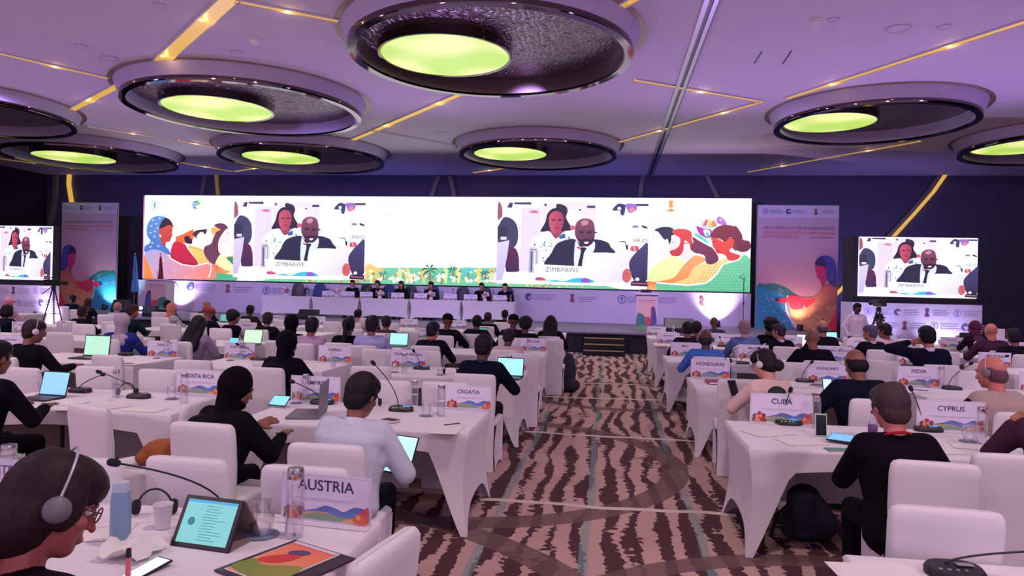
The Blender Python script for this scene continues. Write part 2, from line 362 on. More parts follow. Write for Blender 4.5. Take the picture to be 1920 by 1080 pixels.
# small ceiling fixtures
def ceil_disc(px, py, r, lb, cat='ceiling speaker', name='ceiling_speaker', ht=.015):
    p = at_z(px, py, CZ); t = thing(name, lb, cat, (p.x, p.y, CZ-ht)); 
    link('bezel', MB().lathe([(r*.82, 0), (r, 0), (r, ht+.005), (r*.82, ht+.005)], 28, ring=True).mesh('bezel', .6), RINGP, t)
    link('grille', MB().lathe([(.001, .004), (r*.82, .004), (r*.82, ht+.005), (.001, ht+.005)], 28).mesh('grille', .6), CEILM, t)
for a in [(205, 109, .2, 'round speaker grille in the ceiling left of the long gold channel'), (153, 86, .13, 'small round grille in the ceiling near the left edge'), (1684, 53, .22, 'large round grille in the ceiling at upper right'), (1770, 50, .13, 'small round grille right of the large one at upper right'),
          (1563, 36, .1, 'small round grille beside the white ceiling detector at upper right'), (1300, 318, .3, 'round grille in the dark strip of ceiling near the back wall'), (1444, 255, .22, 'round grille in the ceiling left of the right ring light'), (826, 249, .18, 'round grille in the ceiling between the middle ring lights'),
          (442, 97, .12, 'small round grille below the white detector'), (518, 258, .2, 'round grille in the ceiling above the ring light at the left of the screen'), (982, 246, .2, 'round grille in the ceiling above the ring light over the screen'), (300, 10, .12, 'small round grille at the top of the ceiling')]: ceil_disc(*a)
def detector(px, py, s, lb):
    p = at_z(px, py, CZ); t = thing('smoke_detector', lb, 'smoke detector', (p.x, p.y, CZ))
    link('base', MB().lathe([(.10*s, 0), (.10*s, -.03), (.085*s, -.04), (.001, -.04)][::-1], 24).mesh('base', .6), W_FAB2, t)
    link('sensor_head', MB().lathe([(.001, -.10), (.045*s, -.095), (.055*s, -.06), (.05*s, -.04)], 20).mesh('sensor_head', .6), mat('detector_white', (.8, .8, .82), .4), t)
detector(478, 73, 1.5, 'white smoke detector on the ceiling beside the long gold channel'); detector(1530, 38, 1.1, 'white detector on the ceiling at upper right'); detector(430, 242, .8, 'small detector above the left ring light'); detector(1190, 50, .6, 'small sprinkler on the ceiling right of the largest ring')
for a, b, i in ((( 1414, 119), (1429, 96), 1), ((1468, 119), (1484, 95), 2)):
    A = at_z(*a, CZ); B = at_z(*b, CZ); d = B-A; struct('trim_%d' % (90+i), MB().box(0, d.length, -.015, .015, -.006, .01).mesh('slot'), BLK, (A.x, A.y, CZ), (0, 0, math.atan2(d.y, d.x)))
# ================================================================ stage
SZ = .6
STG = mat('stage_carpet', (.10, .085, .13), .9); STGF = mat('stage_skirt', (.012, .012, .02), .85)
st = thing('stage', 'long low stage with grey deck and black skirt in front of the big screen', 'stage', (0, 0, 0))
link('deck', MB().box(-19.5, 6.4, 20.0, 26.3, SZ-.06, SZ).mesh('deck', bevel=.01), mat('stage_deck', (.20, .17, .24), .7, noise=.1), st)
sk = MB(); pts = []
for i in range(521):
    x = -19.45+i*.0497; pts.append((x, 20.06+.02*math.sin(i*1.3)))
sk.grid([[(x, y, 0.001) for x, y in pts], [(x, y, SZ-.06) for x, y in pts]]); link('skirt', sk.mesh('skirt', 3), STGF, st)
link('deck_frame', MB().box(-19.4, 6.35, 20.12, 26.2, .001, SZ-.06).mesh('deck_frame'), STGF, st)
sp = thing('stage_steps', 'black stage steps with yellow edge strips at the end of the aisle', 'steps', (.05, 20.0, 0))
x0, x1 = at_y(1093, 650, 19.4).x-.05, at_y(1172, 650, 19.4).x-.05
YEL = mat('yellow_step_tape', (.5, .42, .08), .5, emit=.05)
for i in range(3):
    q = link('tread', MB().box(x0, x1, -.85+i*.28, 0, i*.15+.001, (i+1)*.15).mesh('tread', bevel=.008), STGF, sp)
    link('edge_strip', MB().box(x0+.03, x1-.03, -.856+i*.28, -.84+i*.28, (i+1)*.15-.02, (i+1)*.15+.002).mesh('edge_strip'), YEL, q)
# ================================================================ pictures on screens and banners (flat things, built flat)
def smooth_poly(pts, k=4):
    n = len(pts); out = []
    for i in range(n):
        p0, p1, p2, p3 = pts[i-1], pts[i], pts[(i+1) % n], pts[(i+2) % n]
        for j in range(k):
            t = j/k; t2 = t*t; t3 = t2*t
            out.append(tuple(.5*((2*p1[a])+(-p0[a]+p2[a])*t+(2*p0[a]-5*p1[a]+4*p2[a]-p3[a])*t2+(-p0[a]+3*p1[a]-3*p2[a]+p3[a])*t3) for a in (0, 1)))
    return out
def clip_half(poly, a, b, keep):   # keep points where a.p<=b or >=b
    out = []; n = len(poly)
    f = lambda p: (a[0]*p[0]+a[1]*p[1]-b)*keep
    for i in range(n):
        p, q = poly[i], poly[(i+1) % n]; fp, fq = f(p), f(q)
        if fp >= 0: out.append(p)
        if fp*fq < 0: t = fp/(fp-fq); out.append((p[0]+(q[0]-p[0])*t, p[1]+(q[1]-p[1])*t))
    return out
class Pic:
    """flat coloured shapes on a vertical plane facing the hall; fmap maps drawing units to (x,z) metres"""
    def __init__(s, fmap, step=.0004): s.f = fmap; s.v = []; s.fc = []; s.col = []; s.layer = 0; s.step = step
    def face(s, poly, col):
        if len(poly) < 3: return
        n = len(s.v); d = -s.layer*s.step
        for p in poly: x, z = s.f(*p); s.v.append((x, d, z))
        s.fc.append(tuple(range(n, n+len(poly)))); s.col.append(col)
    def poly(s, pts, rgb, rgb2=None, axis=(0, 1), smooth=True, n=8, k=4):
        s.layer += 1; P = smooth_poly(pts, k) if smooth else pts
        c1 = srgb(*rgb)
        if rgb2 is None: s.face(P, c1); return
        c2 = srgb(*rgb2); ds = [axis[0]*p[0]+axis[1]*p[1] for p in P]; lo, hi = min(ds), max(ds)
        s.face(P, tuple((u+v)/2 for u, v in zip(c1, c2))); s.layer += 1
        for i in range(n):
            a, b = lo+(hi-lo)*i/n, lo+(hi-lo)*(i+1)/n; q = clip_half(clip_half(P, axis, a, 1), axis, b, -1); t = (i+.5)/n
            s.face(q, tuple(u*(1-t)+v*t for u, v in zip(c1, c2)))
    def rect(s, x0, y0, x1, y1, rgb, rgb2=None, axis=(0, 1), n=8): s.poly([(x0, y0), (x1, y0), (x1, y1), (x0, y1)], rgb, rgb2, axis, False, n)
    def line(s, pts, w, rgb):
        P = pts; L = []; R = []
        for i, p in enumerate(P):
            a = P[max(i-1, 0)]; b = P[min(i+1, len(P)-1)]; dx, dy = b[0]-a[0], b[1]-a[1]; l = math.hypot(dx, dy) or 1
            L.append((p[0]-dy/l*w/2, p[1]+dx/l*w/2)); R.append((p[0]+dy/l*w/2, p[1]-dx/l*w/2))
        s.layer += 1
        for i in range(len(P)-1): s.face([L[i], L[i+1], R[i+1], R[i]], srgb(*rgb))
    def disc(s, x, y, r, rgb, ry=None, n=14):
        s.poly([(x+r*math.cos(2*PI*i/n), y+(ry or r)*math.sin(2*PI*i/n)) for i in range(n)], rgb, smooth=False)
    def ringd(s, x, y, r, w, rgb, n=20): s.line([(x+r*math.cos(2*PI*i/n), y+r*math.sin(2*PI*i/n)) for i in range(n+1)], w, rgb)
    def text(s, txt, x, y, h, rgb, bold=0, wfit=None, align='CENTER'):
        me = text_mesh(txt, bold, align); s.layer += 1; d = -s.layer*s.step; n = len(s.v)
        vs = [v.co for v in me.vertices]; w = max(v.x for v in vs)-min(v.x for v in vs); k = h; kx = k if wfit is None else wfit/w
        for v in vs: a, b = s.f(x+v.x*kx, y-v.y*k); s.v.append((a, d, b))
        c = srgb(*rgb)
        for p in me.polygons: s.fc.append(tuple(i+n for i in p.vertices)); s.col.append(c)
    def mesh(s, name):
        me = bpy.data.meshes.new(name); me.from_pydata(s.v, [], s.fc); a = me.color_attributes.new('Col', 'FLOAT_COLOR', 'CORNER'); i = 0; buf = []
        for f, c in zip(me.polygons, s.col): buf += [c[0], c[1], c[2], 1.0]*f.loop_total
        a.data.foreach_set('color', buf); me.update()
        # face the hall (-y)
        bm = bmesh.new(); bm.from_mesh(me)
        for f in bm.faces:
            if f.normal.y > 0: f.normal_flip()
        bm.to_mesh(me); bm.free(); return me
TXT = {}
def text_mesh(txt, bold=0, align='CENTER'):
    key = (txt, bold, align)
    if key in TXT: return TXT[key]
    c = bpy.data.curves.new('lettering', 'FONT'); c.body = txt; c.size = 1.38; c.align_x = align; c.resolution_u = 3; c.offset = bold; c.fill_mode = 'FRONT'
    o = bpy.data.objects.new('lettering', c); COL.objects.link(o); dg = bpy.context.evaluated_depsgraph_get(); me = bpy.data.meshes.new_from_object(o.evaluated_get(dg)); 
    bpy.data.objects.remove(o); me.materials.clear(); TXT[key] = me; return me
# ---- the live picture shown on every screen (drawing units: 835..1843 x 75..685)
def draw_video(p):
    p.rect(835, 75, 1843, 690, (240, 232, 252), (226, 214, 244))
    p.rect(1000, 120, 1130, 590, (222, 208, 246)); p.rect(1140, 75, 1495, 230, (226, 216, 244)); p.rect(1500, 75, 1840, 420, (250, 246, 255)); p.rect(1300, 130, 1400, 300, (246, 240, 255))
    for q in ([(900, 115), (915, 80), (940, 80), (932, 118)], [(945, 78), (1063, 75), (1063, 94), (950, 92)], [(1438, 98), (1492, 98), (1492, 116), (1438, 116)], [(1722, 82), (1840, 82), (1840, 99), (1722, 99)]): p.poly(q, (70, 58, 100), smooth=False)
    p.poly([(1605, 130), (1640, 84), (1670, 84), (1690, 100), (1682, 165), (1660, 160), (1655, 135)], (62, 56, 104)); p.disc(1650, 118, 13, (230, 225, 245)); p.poly([(1690, 84), (1760, 86), (1760, 130), (1720, 150), (1700, 120)], (150, 110, 190)); p.disc(1735, 128, 18, (225, 130, 160))
    p.poly([(1050, 150), (1080, 135), (1110, 142), (1105, 158)], (200, 120, 140)); p.rect(1740, 240, 1778, 258, (140, 130, 165)); p.poly([(1800, 238), (1835, 252), (1832, 262), (1805, 255)], (50, 40, 60)); p.disc(1160, 95, 10, (90, 80, 110)); p.disc(1392, 130, 7, (60, 50, 80))
    # man at left
    p.poly([(838, 80), (858, 95), (868, 150), (862, 200), (838, 215)], (150, 84, 96)); p.poly([(838, 215), (868, 185), (880, 200), (845, 260)], (225, 225, 250), smooth=False)
    p.poly([(880, 190), (930, 200), (965, 240), (978, 300), (975, 370), (950, 415), (900, 430), (850, 420), (838, 300), (845, 250)], (58, 60, 92)); p.poly([(905, 430), (960, 420), (985, 480), (990, 560), (985, 592), (903, 592)], (92, 34, 72), (50, 36, 70))
    p.poly([(838, 258), (905, 260), (905, 330), (838, 345)], (48, 44, 70), smooth=False); p.rect(860, 335, 900, 358, (210, 205, 235)); p.rect(850, 362, 885, 380, (60, 55, 80))
    p.poly([(838, 380), (920, 360), (908, 470), (880, 655), (838, 660)], (212, 200, 238), (190, 178, 222), smooth=False)
    # woman behind
    p.poly([(1230, 100), (1290, 100), (1310, 140), (1300, 190), (1340, 270), (1290, 280)], (52, 34, 60)); p.disc(1345, 262, 18, (200, 90, 110))
    p.poly([(1130, 292), (1160, 225), (1175, 160), (1210, 122), (1260, 122), (1295, 165), (1305, 220), (1330, 275), (1300, 290), (1240, 300), (1180, 290)], (40, 26, 52))
    p.poly([(1190, 300), (1210, 280), (1260, 280), (1285, 300), (1260, 345), (1210, 340)], (150, 62, 80))
    p.poly([(1185, 190), (1200, 155), (1232, 140), (1270, 155), (1284, 200), (1276, 260), (1245, 300), (1212, 298), (1190, 255)], (196, 84, 104), (158, 60, 82), (1, 0))
    p.poly([(1205, 205), (1225, 200), (1228, 210), (1208, 213)], (60, 30, 50)); p.poly([(1248, 200), (1270, 204), (1268, 212), (1248, 210)], (60, 30, 50)); p.poly([(1222, 262), (1240, 257), (1258, 263), (1240, 272)], (150, 30, 60)); p.poly([(1232, 215), (1242, 215), (1250, 243), (1230, 244)], (170, 66, 88))
    p.poly([(1140, 305), (1190, 290), (1235, 345), (1290, 290), (1350, 290), (1390, 340), (1300, 400), (1230, 530), (1125, 532), (1128, 440), (1060, 410), (1065, 370), (1095, 330)], (232, 240, 240))
    rr = random.Random(5)
    for i in range(46):
        x = rr.uniform(1070, 1330); y = rr.uniform(310, 520)
        if y > 400 and (x < 1130 or x > 1250): continue
        a = rr.uniform(0, 3); l = rr.uniform(10, 22); p.poly([(x, y), (x+l*.5*math.cos(a)-4, y+l*.5*math.sin(a)+4), (x+l*math.cos(a), y+l*math.sin(a)), (x+l*.5*math.cos(a)+4, y+l*.5*math.sin(a)-4)], rr.choice([(40, 125, 120), (60, 60, 80), (50, 100, 165), (150, 190, 120), (90, 170, 190)]), k=2)
    p.poly([(1255, 330), (1290, 305), (1298, 335), (1270, 345)], (50, 90, 150))
    # speaker
    p.poly([(1355, 345), (1400, 380), (1490, 345), (1575, 365), (1600, 400), (1625, 448), (1480, 470), (1400, 548), (1168, 545), (1205, 455), (1250, 375)], (34, 34, 58))
    p.poly([(1366, 360), (1405, 405), (1490, 360), (1486, 440), (1430, 470), (1408, 548), (1362, 546)], (214, 222, 252)); p.poly([(1380, 400), (1402, 408), (1400, 420), (1378, 410)], (200, 60, 80))
    p.poly([(1404, 408), (1440, 412), (1424, 450), (1412, 546), (1386, 546), (1402, 450)], (30, 26, 48))
    p.poly([(1360, 280), (1370, 225), (1400, 199), (1440, 194), (1475, 210), (1490, 250), (1494, 310), (1482, 360), (1452, 392), (1415, 390), (1380, 355), (1364, 320)], (128, 70, 92), (84, 40, 62))
    p.poly([(1400, 222), (1425, 205), (1450, 215), (1440, 240), (1412, 245)], (190, 130, 156)); p.poly([(1425, 300), (1440, 300), (1452, 335), (1424, 338)], (104, 52, 72))
    p.poly([(1388, 340), (1405, 350), (1435, 338), (1470, 345), (1490, 325), (1482, 368), (1452, 397), (1418, 396), (1388, 370)], (52, 26, 48)); p.poly([(1424, 368), (1442, 363), (1456, 367), (1444, 379), (1428, 378)], (236, 216, 226))
    for q in ([(1390, 290), (1420, 292), (1418, 302), (1394, 300)], [(1442, 294), (1474, 290), (1472, 300), (1444, 303)]): p.poly(q, (40, 22, 40))
    p.line([(1388, 282), (1422, 284)], 5, (50, 26, 44)); p.line([(1440, 286), (1476, 282)], 5, (50, 26, 44)); p.poly([(1490, 290), (1508, 290), (1508, 300), (1490, 302)], (60, 50, 80), smooth=False)
    # bottle, laptop, sign, table
    p.poly([(890, 598), (1100, 596), (1843, 640), (1843, 690), (870, 690)], (250, 244, 255), smooth=False)
    p.poly([(1058, 430), (1112, 430), (1116, 600), (1056, 600)], (176, 168, 196), smooth=False); p.rect(1068, 440, 1080, 590, (90, 84, 120)); p.rect(1092, 440, 1100, 590, (238, 236, 250)); p.rect(1062, 408, 1108, 432, (200, 196, 214)); p.rect(1062, 424, 1108, 430, (90, 84, 110))
    p.poly([(1440, 458), (1700, 450), (1726, 472), (1712, 560), (1695, 650), (1480, 655), (1425, 640)], (244, 240, 255), (214, 206, 242), (1, 1))
    p.poly([(1086, 535), (1486, 548), (1486, 668), (1100, 654)], (254, 252, 255), smooth=False); p.text('ZIMBABWE', 1282, 588, 33, (64, 66, 104), wfit=225)
    p.poly([(1106, 640), (1140, 630), (1170, 645), (1175, 655), (1108, 655)], (200, 70, 110)); p.disc(1118, 640, 10, (110, 90, 180)); p.poly([(1180, 658), (1240, 650), (1290, 660), (1350, 638), (1400, 630), (1475, 640), (1475, 666), (1180, 662)], (70, 180, 215)); p.poly([(1410, 640), (1440, 630), (1470, 645), (1460, 665), (1415, 662)], (130, 90, 190))
    p.poly([(1652, 360), (1690, 356), (1702, 385), (1698, 400), (1690, 365), (1652, 364)], (50, 46, 70)); p.poly([(1700, 388), (1712, 385), (1712, 418), (1702, 415)], (40, 36, 56))
    p.text('SAUDI', 1795, 362, 27, (74, 76, 130), wfit=100); p.poly([(1732, 398), (1750, 390), (1782, 396), (1776, 426), (1734, 426)], (200, 80, 90)); p.line([(1750, 395), (1760, 425)], 5, (250, 220, 220))
    p.poly([(1843, 378), (1800, 400), (1745, 465), (1722, 520), (1738, 600), (1770, 650), (1843, 630)], (66, 62, 108), (44, 38, 78)); p.poly([(1690, 570), (1712, 556), (1736, 580), (1738, 630), (1712, 660), (1684, 640), (1680, 600)], (196, 96, 96))
    for y in (590, 606, 622): p.line([(1690, y), (1725, y+4)], 3, (150, 60, 66))
    p.poly([(1738, 650), (1770, 640), (1843, 648), (1843, 684), (1735, 680)], (44, 30, 52), smooth=False); p.poly([(1768, 624), (1785, 620), (1790, 640), (1768, 642)], (240, 235, 250)); p.line([(1745, 662), (1835, 664)], 5, (220, 120, 150))
def vmap(x0, z1, x1, z0):   # drawing box 835..1843 x 75..685 onto metres
    return lambda u, v: (x0+(u-835)/1008*(x1-x0), z1+(v-75)/610*(z0-z1))
E_SCR = attr_mat('led_picture', 1.25); PRINT = attr_mat('printed_picture', 0, .55)
def box_obj(name, x0, x1, y0, y1, z0, z1, m, parent, bevel=.0): return link(name, MB().box(x0, x1, y0, y1, z0, z1).mesh(name, bevel=bevel), m, parent)
# ---- main LED wall
YS = 25.5; SX0, SX1, SZ0, SZ1 = -18.22, 4.87, 1.82, 5.10
led = thing('led_screen', 'very wide LED screen across the stage with illustrations at both ends', 'screen', (0, YS, 0))
box_obj('cabinet', SX0-.03, SX1+.03, .03, .75, SZ0-.03, SZ1+.03, BLK, led, .01)
def px6(x, y): return (240+x/4.154, 360+y/4.154)
def px8(x, y): return (1100+x/3.692, 360+y/3.692)
def px7(x, y): return (660+x/4.154, 360+y/4.154)
def mk(fn): 
    def f(u, v): q = at_y(*fn(u, v), YS); return (q.x, q.z)
    return f
L6, L8, L7 = mk(px6), mk(px8), mk(px7)
def clampf(f):
    return lambda u, v: (lambda q: (min(max(q[0], SX0), SX1), min(max(q[1], SZ0), SZ1)))(f(u, v))
L6, L8, L7 = clampf(L6), clampf(L8), clampf(L7)
panel = Pic(lambda x, z: (x, z)); panel.v = [(SX0, .02, SZ0), (SX1, .02, SZ0), (SX1, .02, SZ1), (SX0, .02, SZ1)]; panel.fc = [(0, 1, 2, 3)]; panel.col = [srgb(252, 250, 255)]
link('led_panel', panel.mesh('led_panel'), E_SCR, led)
a = Pic(L6)   # left illustration
a.poly([(130, 420), (200, 380), (330, 470), (500, 500), (660, 560), (830, 640), (836, 690), (128, 690)], (225, 232, 250))
a.rect(128, 250, 300, 470, (222, 236, 250), (200, 222, 250))
a.poly([(300, 300), (360, 300), (380, 345), (375, 400), (335, 460), (300, 430)], (250, 246, 250))
a.poly([(360, 335), (380, 290), (430, 262), (490, 262), (512, 290), (500, 300), (440, 330), (380, 352)], (246, 238, 246)); a.line([(372, 350), (440, 328), (505, 292), (512, 282)], 4, (120, 60, 60)); a.line([(380, 330), (440, 290), (490, 275)], 2, (210, 190, 215))
a.poly([(375, 352), (400, 345), (500, 295), (518, 330), (525, 352), (505, 366), (505, 398), (470, 402), (440, 398), (378, 395)], (228, 100, 52))
a.poly([(440, 350), (470, 342), (490, 365), (510, 372), (505, 398), (470, 404), (445, 385)], (46, 30, 62))
a.poly([(352, 400), (378, 385), (440, 405), (470, 450), (548, 558), (500, 572), (420, 566), (340, 520), (333, 462)], (205, 34, 66), (176, 22, 60))
a.poly([(520, 340), (560, 300), (620, 300), (660, 300), (666, 350), (650, 402), (612, 405), (592, 455), (520, 425), (500, 390)], (255, 240, 232)); a.poly([(505, 330), (530, 300), (580, 292), (616, 292), (602, 330), (582, 312), (560, 316), (540, 336), (530, 362), (520, 345)], (70, 44, 62)); a.line([(660, 312), (668, 345), (660, 360), (662, 372), (650, 400), (614, 404)], 3, (90, 60, 90))
a.poly([(465, 425), (500, 418), (545, 435), (590, 455), (600, 500), (690, 560), (640, 578), (560, 562), (500, 480)], (252, 200, 116), (244, 180, 96)); a.line([(470, 420), (530, 440), (588, 456)], 5, (230, 120, 70))
a.poly([(648, 282), (690, 276), (727, 292), (700, 325), (660, 332)], (250, 178, 92))
a.poly([(672, 258), (710, 244), (750, 248), (778, 275), (774, 300), (735, 330), (705, 400), (722, 500), (678, 562), (632, 540), (592, 478), (600, 425), (650, 402), (670, 350), (690, 310), (722, 296), (690, 275)], (104, 54, 80))
a.poly([(772, 285), (788, 310), (802, 352), (792, 372), (790, 400), (745, 410), (722, 478), (705, 452), (706, 385), (735, 325)], (255, 220, 222)); a.line([(770, 322), (788, 318)], 3, (120, 60, 80))
a.poly([(718, 488), (768, 508), (838, 566), (838, 642), (760, 628), (690, 578), (680, 558)], (252, 228, 172)); a.poly([(768, 508), (838, 500), (838, 580), (800, 548)], (44, 128, 104)); a.line([(760, 505), (838, 502)], 6, (240, 190, 90))
a.poly([(640, 640), (700, 622), (780, 640), (838, 650), (838, 690), (640, 690)], (76, 172, 130))
a.poly([(655, 560), (700, 572), (745, 602), (802, 622), (740, 636), (650, 606)], (232, 92, 62), (250, 160, 110), (1, 0))
# woman with blue scarf
a.poly([(138, 468), (190, 445), (250, 455), (305, 470), (340, 520), (420, 565), (520, 578), (620, 552), (657, 562), (650, 690), (128, 690)], (172, 160, 216), (238, 128, 104), (1, .5), n=14)
rr = random.Random(3)
for i in range(70):
    x = rr.uniform(150, 640); y = rr.uniform(480, 675)
    if y < 470+(x-150)*.22: continue
    a.poly([(x, y), (x+6, y-7), (x+13, y), (x+6, y+3)], rr.choice([(236, 150, 120), (240, 190, 180), (200, 170, 220), (244, 170, 90)]), k=2)
a.line([(300, 468), (340, 520), (420, 565), (520, 578), (620, 554), (652, 566), (650, 610), (632, 668)], 8, (250, 242, 252))
a.poly([(130, 505), (160, 550), (205, 690), (128, 690)], (252, 132, 62))
a.poly([(245, 188), (200, 198), (165, 235), (150, 290), (155, 340), (180, 380), (165, 405), (135, 425), (136, 468), (190, 448), (250, 455), (330, 492), (325, 455), (292, 420), (260, 370), (245, 320), (262, 240), (300, 200)], (92, 142, 214), (70, 110, 196))
for x, y in ((190, 225), (175, 270), (215, 250), (170, 320), (205, 310), (240, 210), (200, 350), (185, 400), (230, 425), (170, 430), (225, 285)): a.poly([(x, y), (x+10, y-10), (x+20, y-4), (x+10, y+3)], (214, 196, 190), k=2)
a.poly([(262, 240), (298, 202), (335, 222), (356, 262), (350, 275), (320, 258), (285, 280), (248, 300)], (56, 36, 52))
a.poly([(246, 298), (285, 276), (320, 258), (348, 266), (352, 300), (347, 320), (353, 338), (341, 356), (330, 386), (302, 392), (292, 428), (262, 390)], (206, 78, 72), (180, 60, 62)); a.line([(316, 298), (342, 300)], 3, (90, 30, 40)); a.disc(257, 342, 8, (250, 210, 120), 12); a.line([(318, 350), (334, 352)], 3, (130, 30, 50))
a.ringd(213, 102, 36, 6, (170, 210, 230)); a.disc(213, 105, 7, (90, 160, 200), 24); a.line([(200, 90), (213, 80), (226, 90)], 4, (120, 180, 210))
for y in (72, 102, 134): a.line([(275, y), (275+rr.uniform(150, 195), y)], 4, (222, 222, 238))
a.disc(535, 102, 32, (60, 140, 190)); a.poly([(540, 60), (566, 90), (560, 110), (540, 90)], (120, 190, 90)); [a.line([(506, y), (545, y+5)], 4, (240, 245, 255)) for y in (88, 100, 112)]; a.poly([(540, 108), (566, 100), (560, 125), (536, 128)], (245, 250, 255))
for y in (86, 108, 130): a.line([(595, y), (595+rr.uniform(120, 175), y)], 4, (224, 226, 238))
a.rect(118, 35, 131, 690, (250, 140, 200))
link('left_illustration', a.mesh('left_illustration'), E_SCR, led)
b = Pic(L8)   # right illustration
b.poly([(418, 206), (870, 206), (900, 400), (760, 700), (418, 700)], (218, 238, 250), (240, 246, 240), smooth=False)
b.poly([(470, 262), (490, 290), (480, 318), (520, 325), (555, 350), (570, 400), (540, 450), (500, 490), (430, 560), (430, 300)], (246, 248, 255)); b.line([(458, 305), (470, 305)], 3, (60, 60, 80)); b.line([(458, 318), (468, 320)], 3, (60, 60, 80))
b.poly([(470, 262), (520, 243), (580, 245), (606, 270), (596, 330), (576, 372), (560, 325), (542, 332), (522, 312), (496, 278)], (44, 44, 66))
b.poly([(590, 300), (645, 305), (700, 330), (700, 400), (745, 440), (672, 478), (640, 440), (590, 438), (572, 400), (580, 370), (568, 380), (585, 335)], (250, 216, 226))
b.poly([(592, 268), (640, 255), (700, 262), (736, 292), (726, 320), (742, 385), (722, 405), (706, 350), (675, 340), (668, 405), (640, 442), (592, 442), (574, 410), (600, 402), (640, 372), (646, 320), (602, 292)], (216, 74, 62), (190, 52, 48)); b.line([(588, 350), (606, 348)], 3, (90, 60, 60)); b.line([(578, 408), (598, 402)], 4, (180, 60, 50))
b.poly([(420, 600), (440, 540), (500, 490), (560, 455), (610, 443), (672, 478), (664, 530), (600, 596), (480, 632), (420, 640)], (232, 236, 170), (214, 224, 150))
b.poly([(470, 625), (600, 594), (670, 510), (750, 440), (826, 470), (745, 522), (705, 592), (560, 640)], (244, 160, 92), (232, 132, 74))
b.poly([(610, 628), (700, 592), (742, 522), (822, 490), (900, 478), (985, 462), (912, 560), (830, 625), (700, 648)], (252, 208, 138), (246, 190, 116))
b.poly([(733, 312), (790, 340), (860, 380), (902, 430), (912, 472), (870, 500), (828, 492), (818, 445), (790, 430), (738, 416), (722, 378), (738, 350)], (124, 54, 78), (96, 40, 64))
for q, c in (([(725, 285), (748, 270), (800, 330), (872, 360), (872, 385), (800, 350), (740, 312)], (240, 236, 244)), ([(760, 236), (800, 250), (862, 262), (866, 300), (840, 320), (790, 300), (768, 268)], (176, 60, 150)), ([(808, 262), (850, 266), (852, 300), (824, 306)], (250, 240, 250)), ([(826, 280), (846, 284), (844, 312), (828, 308)], (70, 200, 220)),
             ([(806, 240), (818, 200), (838, 190), (830, 230)], (230, 90, 90)), ([(840, 246), (846, 198), (858, 192), (872, 240)], (250, 200, 90)), ([(870, 240), (866, 206), (884, 200), (900, 236)], (244, 130, 90)), ([(908, 172), (940, 180), (970, 225), (930, 226), (900, 210)], (176, 110, 214)), ([(915, 185), (935, 190), (930, 205)], (240, 190, 240)), ([(744, 296), (770, 290), (840, 345), (830, 352)], (90, 200, 200))): b.poly(q, c, k=3)
b.line([(800, 215), (815, 236), (860, 246), (905, 236)], 5, (90, 190, 220)); b.line([(785, 250), (812, 226), (800, 212)], 4, (230, 80, 160))
b.poly([(1000, 320), (1020, 235), (1055, 262), (1078, 322), (1040, 405), (1006, 380)], (126, 52, 62))
b.poly([(862, 312), (905, 320), (950, 345), (985, 318), (1018, 330), (1012, 378), (988, 402), (1005, 420), (1066, 442), (1050, 470), (985, 474), (960, 440), (930, 428), (905, 426), (888, 400), (872, 372), (868, 345)], (226, 76, 56), (206, 56, 52), (0, 1))
b.poly([(858, 312), (866, 280), (890, 250), (940, 229), (1000, 232), (1050, 258), (1076, 306), (1082, 332), (1125, 342), (1135, 385), (1100, 414), (1050, 410), (1034, 380), (1028, 345), (1012, 318), (985, 318), (958, 346), (915, 322)], (126, 52, 62), (104, 42, 56)); b.line([(870, 348), (905, 342)], 4, (90, 30, 40)); b.line([(900, 410), (914, 404)], 4, (130, 30, 40))
b.poly([(486, 630), (600, 640), (700, 648), (830, 632), (905, 565), (945, 500), (1050, 472), (1084, 432), (1140, 490), (1140, 700), (484, 700)], (116, 198, 158), (92, 182, 140), (0, 1))
for i in range(26):
    for j in range(11):
        x = 500+i*24+(j % 2)*12; y = 480+j*20
        lim = 660 if x < 700 else (660-(x-700)*.95 if x < 900 else max(485, 520-(x-900)*.3))
        if y > lim+4 and x < 1125 and y < 690: b.disc(x, y, 4, (66, 146, 116), 5, n=5)
b.line([(484, 628), (600, 638), (700, 646), (826, 630), (900, 566), (942, 500), (1048, 470), (1080, 432)], 9, (252, 250, 252))
b.poly([(418, 615), (480, 625), (480, 690), (418, 690)], (232, 96, 72), (250, 180, 110), smooth=False)
for y, wd, c in ((70, 40, (238, 170, 90)), (85, 26, (230, 150, 80)), (100, 34, (240, 160, 80)), (128, 46, (236, 150, 90))): b.poly([(582-wd/2, y), (582, y-12), (582+wd/2, y), (582+wd/2-4, y+10), (582-wd/2+4, y+10)], c)
b.line([(650, 82), (900, 80)], 4, (236, 230, 244))
link('right_illustration', b.mesh('right_illustration'), E_SCR, led)
c = Pic(L7)   # jungle strip and slide
c.rect(98, 590, 1140, 690, (116, 196, 160), (92, 180, 140)); c.poly([(98, 690), (98, 600), (130, 560), (200, 592), (240, 600), (240, 690)], (250, 190, 110)); 
c.poly([(-700, 690), (-500, 678), (-200, 686), (98, 682), (600, 684), (1138, 700), (1500, 712), (1900, 715), (1900, 800), (-700, 800)], (110, 190, 150))
rr = random.Random(11)
def palm(x, y, r, col, n=8):
    for q in range(n):
        an = -PI*.98+PI*1.96*q/(n-1)-PI/2; ex, ey = x+r*math.cos(an), y+r*.62*math.sin(an)+r*.25; mx, my = x+r*.55*math.cos(an), y+r*.5*math.sin(an)-r*.12
        c.poly([(x-3, y), (mx-4, my-6), (ex, ey), (mx+4, my+8)], col, k=3)
    c.poly([(x-4, y), (x+4, y), (x+9, y+r*1.1), (x-9, y+r*1.1)], (150, 110, 70), smooth=False)
